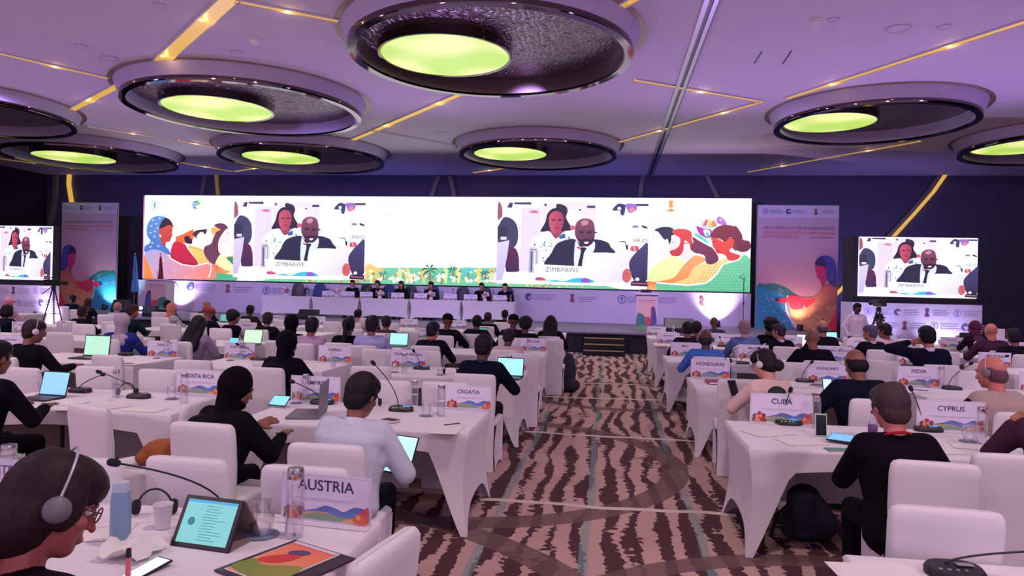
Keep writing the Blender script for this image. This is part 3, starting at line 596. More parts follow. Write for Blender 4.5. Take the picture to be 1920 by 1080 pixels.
for x, col in ((150, (248, 208, 120)), (370, (250, 214, 140)), (430, (230, 200, 120)), (560, (244, 196, 110)), (730, (196, 222, 150)), (830, (244, 220, 150)), (990, (248, 200, 110)), (1090, (236, 168, 110))):
    for j in range(5): c.poly([(x-26+j*4, 600+j*20+26), (x, 588+j*20), (x+26-j*4, 600+j*20+26)], col, k=2)
for i in range(60):
    x = rr.uniform(100, 1135); y = rr.uniform(610, 700); q = rr.choice([(250, 240, 215), (46, 140, 120), (244, 176, 110), (70, 190, 180), (250, 250, 240), (160, 210, 130), (230, 110, 80)]); a0 = rr.uniform(0, 3)
    c.poly([(x-14, y), (x, y-12), (x+14, y), (x, y+9)], q, k=2)
palm(610, 612, 74, (24, 90, 84)); palm(905, 625, 66, (70, 190, 200)); palm(790, 605, 46, (40, 140, 110)); palm(250, 640, 40, (40, 150, 140)); palm(1040, 635, 44, (20, 130, 120)); palm(1105, 655, 50, (200, 226, 190)); palm(700, 665, 50, (240, 244, 220)); palm(480, 660, 44, (250, 232, 200))
for i in range(24):
    x = rr.uniform(110, 1130); y = rr.uniform(665, 700)
    for q in range(5): c.disc(x+9*math.cos(q*1.256), y+9*math.sin(q*1.256), 6, (254, 250, 248), n=6)
    c.disc(x, y, 4, (250, 190, 90), n=6)
for i in range(40):
    x = rr.uniform(-500, 90) if i % 2 else rr.uniform(1140, 1850); c.disc(x, rr.uniform(690, 712)+(30 if x > 1000 else 0), rr.uniform(5, 10), rr.choice([(240, 90, 80), (244, 200, 110), (60, 150, 120), (250, 160, 90)]), n=7)
for y, xs in ((74, (215, 385)), (92, (240, 380)), (110, (232, 384)), (184, (240, 360)), (288, (218, 345))):
    x = xs[0]
    while x < xs[1]: l = rr.uniform(10, 42); c.line([(x, y), (min(x+l, xs[1]), y)], 4, (200, 192, 208)); x += l+rr.uniform(8, 22)
link('slide_and_garden', c.mesh('slide_and_garden'), E_SCR, led)
def vidmesh(q, name='live_picture', dy=0):
    p = Pic(vmap(*q)); p.layer = 0; draw_video(p)
    for i, v in enumerate(p.v): pass
    x0, z1, x1, z0 = q; p.v = [(min(max(v[0], x0), x1), v[1], min(max(v[2], z0), z1)) for v in p.v]; return p.mesh(name)
p1, p2 = at_y(441, 378, YS), at_y(684, 527, YS); z0v = 1.95
link('live_picture', vidmesh((p1.x, p1.z, p2.x, z0v)), E_SCR, led, (0, -.06, 0))
p1, p2 = at_y(934, 379, YS), at_y(1213, 540, YS)
link('live_picture', vidmesh((p1.x, p1.z, p2.x, z0v-.02)), E_SCR, led, (0, -.06, 0))
# ---- side screens with printed bases
def logos(p, x0, x1, z0, z1, rows, cols, s=.22):
    for r in range(rows):
        for q in range(cols):
            x = x0+(x1-x0)*(q+.35+(r % 2)*.25)/cols; z = z1-(z1-z0)*(r+.5)/rows; k = (q+r) % 3
            if k == 0: p.ringd(x, z, s*.4, .015, (150, 150, 215)); p.disc(x, z, s*.12, (140, 140, 205), s*.25)
            elif k == 1: p.disc(x, z, s*.4, (100, 96, 150)); p.poly([(x-.02, z+.02), (x+s*.45, z+s*.05), (x+.04, z-s*.3)], (214, 206, 238))
            else: p.poly([(x-.05, z+s*.45), (x+.05, z+s*.45), (x+.03, z), (x+.06, z-s*.45), (x-.06, z-s*.45), (x-.03, z)], (120, 70, 110))
            for y in (.05, -.01, -.07): p.line([(x+s*.65, z+y), (x+s*.65+random.uniform(.35, .5), z+y)], .02, (186, 176, 222))
def side_screen(x0, x1, label, squeeze=None, yaw=0):
    zo = -.085 if x0 < 0 else 0
    t = thing('side_led_screen', label, 'screen', (0, 19.0 if x0 < 0 else 20.3, zo)); box_obj('cabinet', x0-.12, x1+.02, .04, .28 if x0 < 0 else .9, 1.62, 3.42, BLKF, t, .01)
    p = Pic(lambda x, z: (x, z)); p.rect(x0, 1.78, x1, 3.4, (250, 248, 255)); link('led_panel', p.mesh('led_panel'), E_SCR, t, (0, .03, 0))
    q = squeeze or (x0, 3.38, x1, 1.80); link('live_picture', vidmesh(q), E_SCR, t, (0, 0, 0))
    b = thing('printed_plinth', 'white printed plinth with small logos under the side screen at the %s' % ('left' if x0 < 0 else 'right'), 'plinth', (0, 19.0 if x0 < 0 else 20.3, 0)); 
    box_obj('plinth_body', x0-.14, x1+(.04 if x0 < 0 else .14), -.02, .28 if x0 < 0 else .95, 0, 1.53 if x0 < 0 else 1.61, mat('plinth_white', (.66, .62, .76), .6), b, .01)
    p = Pic(lambda x, z: (x, z)); logos(p, x0, x1, .1, 1.55, 4, 4); link('printed_logos', p.mesh('printed_logos'), PRINT, b, (0, -.022, 0)); return t
side_screen(6.72, 9.72, 'side LED screen right of the stage showing the live picture')
side_screen(-19.55, -16.55, 'side LED screen at the left edge showing the live picture', (-18.6, 3.38, -16.55, 1.80))
# ---- tall printed banners
def banner(x0, x1, z0, z1, Y, flip, label):
    t = thing('event_banner', label, 'banner', (0, Y, 0), 0, 'tall printed event banners'); box_obj('frame', x0-.02, x1+.02, .015, .07, z0+.002, z1+.02, mat('banner_frame', (.3, .28, .38), .6), t)
    W, Hh = x1-x0, z1-z0
    def f(u, v):
        u = 1-(u-1190)/555 if flip else (u-1190)/555
        return (x0+min(max(u, 0), 1)*W, z1-min(max((v-92)/868, 0), 1)*Hh)
    p = Pic(f, .0005)
    p.rect(1190, 92, 1745, 960, (186, 164, 206), (226, 150, 150), (0, 1), 14); p.rect(1190, 92, 1745, 178, (200, 192, 236))
    tx = (lambda x: 2935-x) if flip else (lambda x: x)
    g = Pic(lambda u, v: (x0+(u-1190)/555*W, z1-(v-92)/868*Hh), .0005); g.layer = 8
    g.ringd(1236, 132, 17, 4, (120, 130, 214)); g.disc(1236, 132, 5, (120, 130, 214), 11); g.disc(1397, 134, 18, (50, 60, 110)); g.poly([(1392, 128), (1415, 130), (1400, 142)], (200, 192, 236)); g.poly([(1576, 116), (1594, 116), (1590, 132), (1598, 150), (1572, 150), (1580, 132)], (130, 60, 70))
    for xx in (1262, 1425, 1628):
        for y in (124, 134, 144): g.line([(xx, y), (xx+random.uniform(70, 100), y)], 3, (160, 156, 210))
    g.text('NINTH SESSION OF THE GOVERNING BODY', 1470, 258, 20, (120, 100, 140), wfit=490); g.text('INTERNATIONAL TREATY ON PLANT GENETIC RESOURCES', 1470, 290, 18, (214, 84, 110), wfit=490); g.text('FOR FOOD AND AGRICULTURE', 1347, 316, 18, (214, 84, 110), wfit=245)
    g.line([(1545, 312), (1710, 312)], 4, (150, 130, 170)); pass
    p.poly([(1190, 668), (1250, 645), (1330, 642), (1420, 680), (1500, 735), (1580, 742), (1560, 900), (1190, 960)], (60, 130, 130), (50, 120, 150), (0, 1)); p.poly([(1190, 690), (1290, 690), (1400, 730), (1430, 850), (1470, 960), (1190, 960)], (40, 150, 190), (70, 150, 190))
    for i in range(26): p.disc(random.uniform(1200, 1420), random.uniform(720, 900), random.uniform(3, 8), random.choice([(120, 190, 200), (40, 110, 140), (230, 170, 150), (200, 200, 210)]), n=7)
    p.poly([(1640, 620), (1655, 650), (1735, 640), (1760, 960), (1480, 960), (1430, 860), (1410, 730), (1500, 735), (1590, 725), (1635, 670)], (200, 96, 104), (240, 176, 120), (-.3, 1), 10)
    p.poly([(1412, 726), (1460, 722), (1540, 742), (1600, 740), (1560, 790), (1470, 820), (1425, 800)], (236, 66, 96)); p.poly([(1412, 722), (1400, 760), (1412, 830), (1450, 900), (1500, 962), (1488, 962), (1435, 905), (1400, 840), (1390, 765), (1402, 724)], (236, 214, 240))
    p.poly([(1325, 752), (1350, 742), (1405, 738), (1400, 770), (1350, 776)], (222, 60, 100)); p.poly([(1325, 745), (1345, 742), (1350, 760), (1328, 764)], (60, 40, 110)); p.line([(1345, 700), (1350, 672), (1372, 690), (1345, 715), (1375, 730)], 4, (180, 210, 220))
    for i in range(60): p.disc(random.uniform(1500, 1730), random.uniform(790, 950), random.uniform(3, 9), random.choice([(250, 190, 110), (236, 150, 110), (220, 120, 120), (250, 210, 150)]), n=6)
    p.poly([(1745, 820), (1720, 860), (1690, 930), (1745, 960)], (244, 60, 90))
    p.poly([(1592, 480), (1610, 455), (1650, 438), (1700, 450), (1730, 500), (1738, 580), (1735, 650), (1700, 640), (1670, 600), (1655, 530), (1600, 510)], (72, 74, 170), (90, 70, 150)); p.poly([(1592, 505), (1640, 505), (1662, 545), (1664, 600), (1648, 668), (1636, 640), (1620, 602), (1604, 590), (1600, 560), (1592, 540)], (226, 52, 110), (180, 60, 120))
    p.poly([(1588, 490), (1605, 462), (1640, 450), (1665, 520), (1640, 512), (1598, 510)], (60, 44, 110))
    for i in range(14): p.disc(random.uniform(1660, 1725), random.uniform(470, 620), 4, (130, 120, 210), n=6)
    n_ = len(p.v); p.v += [(a_, b_-p.layer*p.step, c_) for a_, b_, c_ in g.v]; p.fc += [tuple(i+n_ for i in f_) for f_ in g.fc]; p.col += g.col
    link('printed_picture', p.mesh('printed_picture'), PRINT, t); return t
YB = 24.6
q0, q1 = at_y(1422, 385, YB), at_y(1573, 384, YB); banner(q0.x, q1.x, SZ, q0.z, YB, False, 'tall printed banner with a woman and a flowing wave right of the big screen')
q0, q1 = at_y(117, 380, YB), at_y(220, 380, YB); banner(q0.x, q1.x, SZ, q0.z, YB, True, 'tall printed banner with a woman and a flowing wave left of the big screen')
# dark masking drapes on both sides of the LED wall
for i, (x0, x1, z1, Y, lb) in enumerate(((4.92, 5.24, 5.0, 25.6, 'narrow dark masking drape between the big screen and the right banner'), (-20.6, -18.3, 4.3, 25.7, 'dark masking drape between the left banner and the big screen'))):
    mb = MB(); n = int((x1-x0)/.04); P = [(x0+(x1-x0)*k/n, Y+.03*math.sin(k*1.1)) for k in range(n+1)]; mb.grid([[(x, y, SZ+.002 if x < 6.3 else 0.001) for x, y in P], [(x, y, z1) for x, y in P]]); mb.grid([[(x, y+.03, SZ+.002 if x < 6.3 else .001) for x, y in P], [(x, y+.03, z1) for x, y in P]]); tag(link('masking_drape', mb.mesh('masking_drape', 3), DRAPE), lb, 'drape')
# ---- printed wall under the big screen
pl = thing('backdrop_panel', 'long white printed panel with logos under the big screen', 'backdrop', (0, 25.2, 0)); box_obj('panel_board', -18.2, 4.86, .02, .25, SZ+.002, SZ0-.05, mat('backdrop_white', (.68, .62, .78), .6), pl)
def L9(x, y): q = at_y(x, y, 25.2); return (q.x, q.z)
p = Pic(L9)
def fao(x, y, s=1.0, col=(92, 112, 190), tx=True):
    p.ringd(x, y, 7.4*s, 1.3*s, col); p.disc(x, y, 1.5*s, col, 4.5*s); p.line([(x-3.5*s, y-1.5*s), (x, y-4*s), (x+3.5*s, y-1.5*s)], 1.0*s, col)
    if tx:
        for k, l in enumerate(('Food and Agriculture', 'Organization of the', 'United Nations')): p.text(l, x+10*s, y-2.2*s+k*4.2*s, 3.0*s, (120, 120, 196), align='LEFT')
def trt(x, y, s=1.0):
    p.disc(x, y, 6.4*s, (84, 92, 160)); p.poly([(x-1, y+1), (x+6*s, y-1.5*s), (x+2, y+5*s)], (196, 182, 226)); p.poly([(x, y-8*s), (x+6*s, y-4*s), (x+3*s, y-2*s)], (70, 150, 160))
    for k, l in enumerate(('International Treaty', 'on Plant Genetic Resources', 'for Food and Agriculture')): p.text(l, x+10*s, y-2.0*s+k*4*s, (3.4 if k == 0 else 2.4)*s, (120, 116, 190), align='LEFT')
def emb(x, y, s=1.0):
    for dy, wd, h in ((-6, 7, 5), (-1.5, 5, 4), (2.5, 8, 2.2), (5.2, 8, 3.2)): p.poly([(x-wd/2*s, y+dy*s), (x, y+(dy-h*.5)*s), (x+wd/2*s, y+dy*s), (x+wd*.4*s, y+(dy+h*.6)*s), (x-wd*.4*s, y+(dy+h*.6)*s)], (150, 92, 92))
    for k in range(3): p.line([(x+11*s, y-2+k*4), (x+(45-k*4)*s, y-2+k*4)], .8, (160, 146, 206))
for a in ((326, 539), (1166, 561)): fao(*a)
for a in ((356, 538), (991, 556), (1221, 562)): trt(*a)
for a in ((427, 541), (1073, 559), (1317, 566)): emb(*a)
fao(500, 544, .9); trt(575, 545, .9); emb(658, 548, .9); fao(728, 549, .9); emb(780, 551, .9); fao(948, 553, .9, tx=False)
link('printed_logos', p.mesh('printed_logos'), PRINT, pl)
# ================================================================ furniture builders
NEAR = [2.0, 4.95, 7.85, 10.65, 13.4, 15.8]; DEP = 1.02; TH = .75
def table_cover(L, D, H=TH, back_drop=.12, front_drop=.62, inset=.045, ns=40, nt=10):
    mb = MB(); rr = .012
    mb.grid([[(x, y, H) for x in np.linspace(-L/2+rr, L/2-rr, 14)] for y in np.linspace(-D/2+rr, D/2-rr, 6)])
    def side(A, B, mid, k):
        A = Vector(A); B = Vector(B); ln = (B-A).length; d = (B-A)/ln; nrm = Vector((d.y, -d.x, 0)); rows = []
        for j in range(nt+1):
            t = j/nt; row = []
            for i in range(ns+1):
                s = .5-.5*math.cos(PI*i/ns) if ln > 1.2 else i/ns; s = .6*s+.4*i/ns
                x = s*ln; e = min(x, ln-x); zb = (mid*(1-math.exp(-max(0, e-.05)/k)) if mid < .5 else min(1, max(0, e-.05)/.24)**.85*(mid-.07)+.07*math.sin(PI/2*min(1, e/(ln*.45)))*min(1, max(0, e-.05)/.1)) if e > .05 else 0.0
                zb = zb+.004; z = H-rr-(H-rr-zb)*t; tz = 1-z/H
                ins = inset*math.sin(PI*min(1, tz))*1.0
                c = max(0, 1-e/.35)
                p = A+d*x; cen = Vector((0, 0, 0)); 
                q = p-nrm*(ins*(.6+.4*c))            # pinch of the face
                cx = 1 if x < ln/2 else -1; q += d*cx*ins*c   # corner legs pull inwards along the side
                row.append((q.x, q.y, z))
            rows.append(row)
        rows.insert(0, [( (A+d*min(max(x, rr), ln-rr)-nrm*rr).x, (A+d*min(max(x, rr), ln-rr)-nrm*rr).y, H) for x in [(.6*(.5-.5*math.cos(PI*i/ns) if ln > 1.2 else i/ns)+.4*i/ns)*ln for i in range(ns+1)]])
        mb.grid(rows)
    a, b, c, d = (-L/2, -D/2), (L/2, -D/2), (L/2, D/2), (-L/2, D/2)
    side((*a, 0), (*b, 0), front_drop, .13); side((*b, 0), (*c, 0), .22, .12); side((*c, 0), (*d, 0), back_drop, .15); side((*d, 0), (*a, 0), .22, .12)
    return mb.mesh('stretch_cover', 1.2)
DARKM = mat('table_leg_dark', (.03, .03, .035), .4)
TOPM = {}
def make_table(L, D, front=True):
    key = (round(L, 2), round(D, 2))
    if key not in TOPM:
        fr = MB().box(-L/2+.03, L/2-.03, -D/2+.03, D/2-.03, TH-.035, TH-.006).mesh('tabletop')
        lg = MB(); lg.tube([(0, 0, .012), (0, 0, TH-.036)], .016, 8); lm = lg.mesh('leg', 1)
        TOPM[key] = (table_cover(L, D), fr, lm)
    return TOPM[key]
def table(x0, x1, y0, label, rz=0, D=DEP):
    L = x1-x0; cov, fr, lm = make_table(L, D)
    t = thing('conference_table', label, 'table', ((x0+x1)/2, y0+D/2, 0), rz, 'white covered conference tables')
    link('stretch_cover', cov, W_FAB, t); link('tabletop', fr, DARKM, t)
    for sx in (-1, 1):
        for sy in (-1, 1): link('leg', lm, DARKM, t, (sx*(L/2-.13), sy*(D/2-.12), 0))
    return t
# ---- chair
def chair_parts():
    mb = MB(); W = .45; rows = []
    for z, w, y0, y1 in ((.004, .40, -.28, -.20), (.25, .39, -.272, -.20), (.48, .40, -.265, -.195), (.70, .42, -.278, -.205), (.88, .425, -.295, -.228), (.925, .415, -.298, -.235), (.944, .39, -.293, -.241), (.949, .36, -.286, -.248)):
        r = .02; x = w/2; rows.append([(-x, y0+r, z), (-x+r, y0, z), (0, y0-.004, z), (x-r, y0, z), (x, y0+r, z), (x, y1-r, z), (x-r, y1, z), (0, y1+.004, z), (-x+r, y1, z), (-x, y1-r, z)])
    mb.grid(rows, closed=True); n = len(mb.v); mb.f.append(tuple(range(n-10, n))); mb.m.append(0)
    back = mb.mesh('backrest', 1.0)
    mb = MB(); rows = []
    for z, w, y0, y1 in ((.44, .43, -.2, .225), (.47, .445, -.2, .235), (.488, .43, -.2, .225), (.494, .39, -.18, .2)):
        r = .03; x = w/2; rows.append([(-x, y0+r, z), (-x+r, y0, z), (0, y0, z), (x-r, y0, z), (x, y0+r, z), (x, y1-r, z), (x-r, y1, z), (0, y1, z), (-x+r, y1, z), (-x, y1-r, z)])
    mb.grid(rows, closed=True); n = len(mb.v); mb.f.append(tuple(range(n-10, n))); mb.m.append(0); seat = mb.mesh('seat', 1.0)
    mb = MB()
    def side(A, B, mid):
        A = Vector(A); B = Vector(B); d = (B-A); ln = d.length; d /= ln; nrm = Vector((d.y, -d.x, 0)); rows = []
        for j in range(7):
            t = j/6; row = []
            for i in range(17):
                x = ln*i/16; e = min(x, ln-x); zb = mid*(1-math.exp(-max(0, e-.03)/.05))+.004; z = .45-(.45-zb)*t; p = A+d*x-nrm*.018*math.sin(PI*(1-z/.45)); row.append((p.x, p.y, z))
            rows.append(row)
        mb.grid(rows)
    side((.22, -.21, 0), (.22, .225, 0), .05); side((.22, .225, 0), (-.22, .225, 0), .07); side((-.22, .225, 0), (-.22, -.21, 0), .05)
    return back, seat, mb.mesh('skirt', 1.0)
CB, CS, CK = chair_parts()
chairs = []
def chair(x, y, rz, label, sc=None, m=None):
    t = thing('covered_chair', label, 'chair', (x, y, 0), rz, 'white covered banquet chairs', sc)
    for n_, me in (('backrest', CB), ('seat', CS), ('skirt', CK)): link(n_, me, W_FAB if m is None else m, t)
    chairs.append((x, y)); return t
def free(x, y, d=.49): return all((x-a)**2+(y-b)**2*1.0 > d*d for a, b in chairs)
# ---- delegate microphone unit
def mic_parts():
    mb = MB(); n = 20; rows = []
    for z, s in ((.0, 1), (.012, 1.0), (.022, .93)):
        rows.append([(.105*s*math.copysign(abs(math.cos(2*PI*k/n))**.7, math.cos(2*PI*k/n)), .06*s*math.copysign(abs(math.sin(2*PI*k/n))**.7, math.sin(2*PI*k/n)), z+(0 if z < .01 else .018*(.5+.5*math.sin(2*PI*k/n)))) for k in range(n)])
    mb.grid(rows, closed=True); mb.f.append(tuple(range(2*n, 3*n))); mb.m.append(0); mb.f.append(tuple(range(n))[::-1]); mb.m.append(0)
    return mb.mesh('mic_base', .8)
MICB = mic_parts(); LCD = lit('lcd_blue', (.12, .42, .95), .9)
BTN = mat('mic_buttons', (.3, .32, .35), .4)
def mic(x, y, z, label, h=.3, lean=(0, -.05), rz=0, lcd=True, green=False):
    t = thing('table_microphone', label, 'microphone', (x, y, z), rz, 'gooseneck microphones on the tables')
    link('mic_base', MICB, BLK, t); link('display', MB().box(.01, .07, .0, .03, .0355, .0385).mesh('display', bevel=0), LCD if lcd else BTN, t)
    bt = MB(); [bt.lathe([(.007, 0), (.007, .004), (.001, .005)], 8, (-.06+i*.03, -.025, .026)) for i in range(4)]; tag(link('buttons', bt.mesh('buttons', 1), lit('mic_green', (.45, .6, .1), .5) if green else BTN, t), kind='stuff')
    P = [(-.03+lean[0]*s**1.6, .02+lean[1]*s**2+.01*math.sin(s*3), .03+h*s*(1-.08*s*abs(lean[1])*4)) for s in np.linspace(0, 1, 12)]
    g = link('gooseneck', MB().tube(P, .0042, 8).mesh('gooseneck', 3), BLK, t); p = Vector(P[-1]); d = (p-Vector(P[-2])).normalized()
    q = d.to_track_quat('Z', 'Y').to_matrix().to_4x4(); hd = MB().lathe([(.005, -.004), (.013, .0), (.0165, .012), (.0165, .034), (.012, .045), (.001, .05)], 14).mesh('windscreen', 3)
    link('windscreen', hd, BLKF, g, tuple(p), q.to_euler()); return t
# ---- bottle and tumbler
BOT = (MB().lathe([(.001, .003), (.031, .003), (.034, .012), (.034, .205), (.031, .215), (.026, .222)], 28).mesh('glass_body', .9), MB().lathe([(.001, .004), (.030, .004), (.0315, .014), (.0315, .12), (.001, .12)], 24).mesh('water', .9),
       MB().lathe([(.028, .214), (.030, .216), (.030, .25), (.028, .254), (.001, .254)], 28).mesh('steel_cap', .9))
GLW = glass_mat('water_in_bottle', (.93, .95, .98), .05)
def bottle(x, y, z, label, s=1.0):
    t = thing('glass_bottle', label, 'bottle', (x, y, z), 0, 'glass water bottles', s)
    link('glass_body', BOT[0], GLASS, t); link('water', BOT[1], GLW, t); link('steel_cap', BOT[2], STEEL, t); return t
TUM = (MB().lathe([(.001, .003), (.028, .003), (.036, .03), (.038, .055), (.034, .09), (.030, .10), (.029, .10), (.033, .088), (.0365, .055), (.034, .032), (.026, .008), (.001, .008)], 28).mesh('tumbler_body', .9), MB().lathe([(.001, .0), (.052, .0), (.052, .003), (.001, .003)], 28).mesh('paper_coaster', .9))
CST = mat('coaster_blue_grey', (.20, .24, .36), .7)
def tumbler(x, y, z, label, s=1.0):
    t = thing('glass_tumbler', label, 'glass', (x, y, z+.001), 0, 'glass tumblers', s); link('tumbler_body', TUM[0], GLASS, t, (0, 0, .003)); link('paper_coaster', TUM[1], CST, t); return t
# ---- name cards
CARDW, CARDH = .44, .215
def card_meshes():
    p = Pic(lambda u, v: (u, v), .0002); W, H = CARDW, CARDH
    p.rect(-W/2+.012, .012, W/2-.012, H-.01, (232, 226, 246))
    p.poly([(-W/2+.012, .012), (W/2-.012, .012), (W/2-.012, .055), (.1, .05), (-.02, .06), (-.1, .045), (-W/2+.012, .055)], (206, 178, 140), smooth=False)
    p.poly([(-.12, .045), (-.05, .06), (.0, .078), (.05, .07), (.09, .058), (.14, .082), (.19, .078), (W/2-.012, .06), (.16, .04), (.08, .03), (0, .05)], (110, 140, 206), (90, 114, 184)); p.poly([(-.1, .03), (-.02, .045), (.06, .034), (.12, .03), (.1, .014), (-.08, .014)], (140, 170, 140))
    p.poly([(.13, .014), (.15, .05), (.18, .07), (W/2-.013, .085), (W/2-.013, .014)], (232, 120, 80), (206, 90, 96)); p.disc(.185, .06, .016, (206, 84, 92)); p.disc(.16, .04, .012, (246, 170, 110)); p.poly([(.08, .014), (.12, .03), (.14, .014)], (240, 180, 110))
    for x, c in ((-.185, (110, 64, 110)), (-.155, (196, 60, 70)), (-.125, (160, 60, 64)), (-.17, (240, 150, 110))): p.disc(x, .05+random.uniform(-.01, .02), .015, c); p.poly([(x-.02, .014), (x, .045), (x+.024, .014)], c)
    art = p.mesh('printed_strip')
    b = MB().box(-W/2, W/2, 0.001, .006, .0, H).box(-W/2, W/2, -.05, .001, .0, .004); return b.mesh('card_holder', bevel=.0008), art
CHOLD, CART = card_meshes(); INK = mat('sign_ink', srgb(58, 52, 84), .6); GBAR = mat('sign_ink_faint', srgb(150, 140, 180), .6)
def name_card(cx, cy, z, txt, label, rz=0, w=1.0, th=.034, blank=False):
    t = thing('name_card', label, 'name card', (cx, cy, z), rz, 'country name cards' if txt else 'far name cards with unreadable small print', w)
    link('card_holder', CHOLD, ACR, t); link('printed_strip', CART, PRINT, t, (0, .0005, 0))
    if txt:
        me = text_mesh(txt, .012); wd = max(v.co.x for v in me.vertices)-min(v.co.x for v in me.vertices); k = min(th, .36/wd)
        o = link('lettering', me, INK, t, (0, -.0015, .155-.012), (PI/2, 0, 0), (k, k, k))
        link('small_print', MB().box(-.15, .15, 0, .0004, .104, .1055).box(-.12, .12, 0, .0004, .097, .098).mesh('small_print'), GBAR, t, (0, -.0012, 0))
    else: link('small_print', MB().box(-.10, .10, 0, .0004, .145, .162).mesh('small_print'), GBAR, t, (0, -.0012, 0))
    return t
def card_px(px, py, txt, label, rz=0, w=1.0, th=.034, row=None, dy=0):
    """px,py = middle of the foot of the card, standing on a table top"""
    p = at_z(px, py, TH+.002)
    if row is not None:
        Y = row; q = at_y(px, py, Y); p = Vector((q.x, Y, TH+.002))
    return name_card(p.x, p.y, TH+.002, txt, label, rz, w, th)
# ---- laptop, tablet, phone, papers
def laptop(x, y, z, rz, label, scr=(.62, .85, .88), s=1.0, open_=105, body=None, W=.33, D=.22):
    body = body or BLK
    t = thing('laptop', label, 'laptop', (x, y, z), rz, None, s)
    b = link('keyboard_base', MB().box(-W/2, W/2, -D/2, D/2, .001, .016).mesh('keyboard_base', bevel=.004), body, t)
    kb = MB()
    for r in range(5):
        for c in range(13): kb.box(-W/2+.02+c*.0225, -W/2+.039+c*.0225, -.01+r*.02, .006+r*.02, .016, .018)
    tag(link('keys', kb.mesh('keys'), GREY, b), kind='stuff')
    a = math.radians(open_-90); l = link('lid', MB().box(-W/2, W/2, 0, .008, 0, D).mesh('lid', bevel=.003), body, t, (0, D/2-.004, .014), (-a, 0, 0))
    link('display', MB().box(-W/2+.012, W/2-.012, -.0012, .0004, .014, D-.012).mesh('display'), lit('screen_%d_%d_%d' % tuple(int(v*100) for v in scr), scr, 1.0), l); return t
def slab(name, cat, x, y, z, rz, label, W, D, scr=None, tilt=0, th=.008, body=None, lift=0, group=None):
    t = thing(name, label, cat, (x, y, z+lift), 0, group); t.rotation_euler = (math.radians(tilt), 0, rz)
    link('casing', MB().box(-W/2, W/2, -D/2, D/2, 0.0005, th).mesh('casing', bevel=min(.003, th*.3)), body or BLK, t)
    link('display', MB().box(-W/2+.006, W/2-.006, -D/2+.008, D/2-.008, th-.0002, th+.0006).mesh('display'), lit('screen_%d_%d_%d' % tuple(int(v*100) for v in scr), scr, .95) if scr else mat('glass_off', (.02, .02, .03), .1), t); return t
def papers(x, y, z, rz, label, n=3, W=.21, D=.297, m=None):
    mb = MB()
    for i in range(n):
        a = random.uniform(-.12, .12); M = Matrix.Translation((random.uniform(-.015, .015), random.uniform(-.015, .015), .0006+i*.0012)) @ Matrix.Rotation(a, 4, 'Z')
        mb.add([(-W/2, -D/2, 0), (W/2, -D/2, 0), (W/2, D/2, 0), (-W/2, D/2, 0), (-W/2, -D/2, .0008), (W/2, -D/2, .0008), (W/2, D/2, .0008), (-W/2, D/2, .0008)], [(0, 3, 2, 1), (4, 5, 6, 7), (0, 1, 5, 4), (1, 2, 6, 5), (2, 3, 7, 6), (3, 0, 4, 7)], 0, M)
    return tag(link('paper_stack', mb.mesh('paper_stack'), m or PAPER, None, (x, y, z), rz), label, 'papers')
def pen(x, y, z, rz, label, m=None):
    return tag(link('pen', MB().tube([(-.07, 0, .005), (.06, 0, .005), (.072, 0, .005)], [.004, .004, .001], 8).mesh('pen', 1), m or BLK, None, (x, y, z), rz), label, 'pen')
def headset_thing(x, y, z, rz, label):
    t = thing('interpretation_headset', label, 'headphones', (x, y, z), rz, None)
    link('headband', MB().tube([(.075*math.cos(a), 0, .02+.095*math.sin(a)) for a in np.linspace(-.1, PI+.1, 16)], .005, 8).mesh('headband', 3), BLK, t)
    for s in (-1, 1): link('ear_cup', MB().lathe([(.001, -.014), (.03, -.012), (.034, 0), (.03, .012), (.001, .014)], 18, M=Matrix.Rotation(PI/2, 4, 'Y')).mesh('ear_cup', 3), BLKF, t, (s*.078, 0, .036))
    return t
# ================================================================ tables
LEFTB = [(-2.78, -.97), (-5.16, -3.34), (-7.52, -5.70), (-9.9, -8.06), (-12.3, -10.45), (-14.6, -12.8)]
RIGHTB = [(.96, 2.86), (3.30, 5.15), (5.6, 7.45), (7.9, 9.75)]
ordn = ['first', 'second', 'third', 'fourth', 'fifth', 'sixth']
cname = ['nearest the aisle', 'second from the aisle', 'third from the aisle', 'fourth from the aisle', 'fifth from the aisle', 'sixth from the aisle']
tables = []
def vis(x, y, z=.75, m=120):
    v = Vector((x, y, z))-CAM; d = v.dot(_F2)
    if d < .3: return False
    px_ = 960+FPX*v.dot(_RT)/d; py_ = 540-FPX*v.dot(_UP)/d; return -m < px_ < 1920+m and py_ < 1080+m*2
TL = {(0, 'l', 0): 'white covered table in the left foreground bearing the AUSTRIA card', (1, 'l', 0): 'white covered table left of the aisle bearing the CROATIA card', (1, 'l', 1): 'white covered table bearing the COSTA RICA card',
      (2, 'l', 0): 'white covered table left of the aisle bearing an open bright laptop', (2, 'l', 1): 'white covered table bearing the GUINEA card', (2, 'l', 2): 'white covered table bearing the GREECE card',
      (0, 'r', 0): 'bare corner of a white covered table in the lower right foreground', (1, 'r', 0): 'white covered table right of the aisle bearing the CUBA and CYPRUS cards', (2, 'r', 0): 'white covered table right of the aisle bearing the HONDURAS card', (2, 'r', 1): 'white covered table bearing the INDIA card',
      (3, 'r', 0): 'white covered table right of the aisle bearing the MALI card', (3, 'l', 0): 'white covered table left of the aisle bearing the MALDIVES card'}
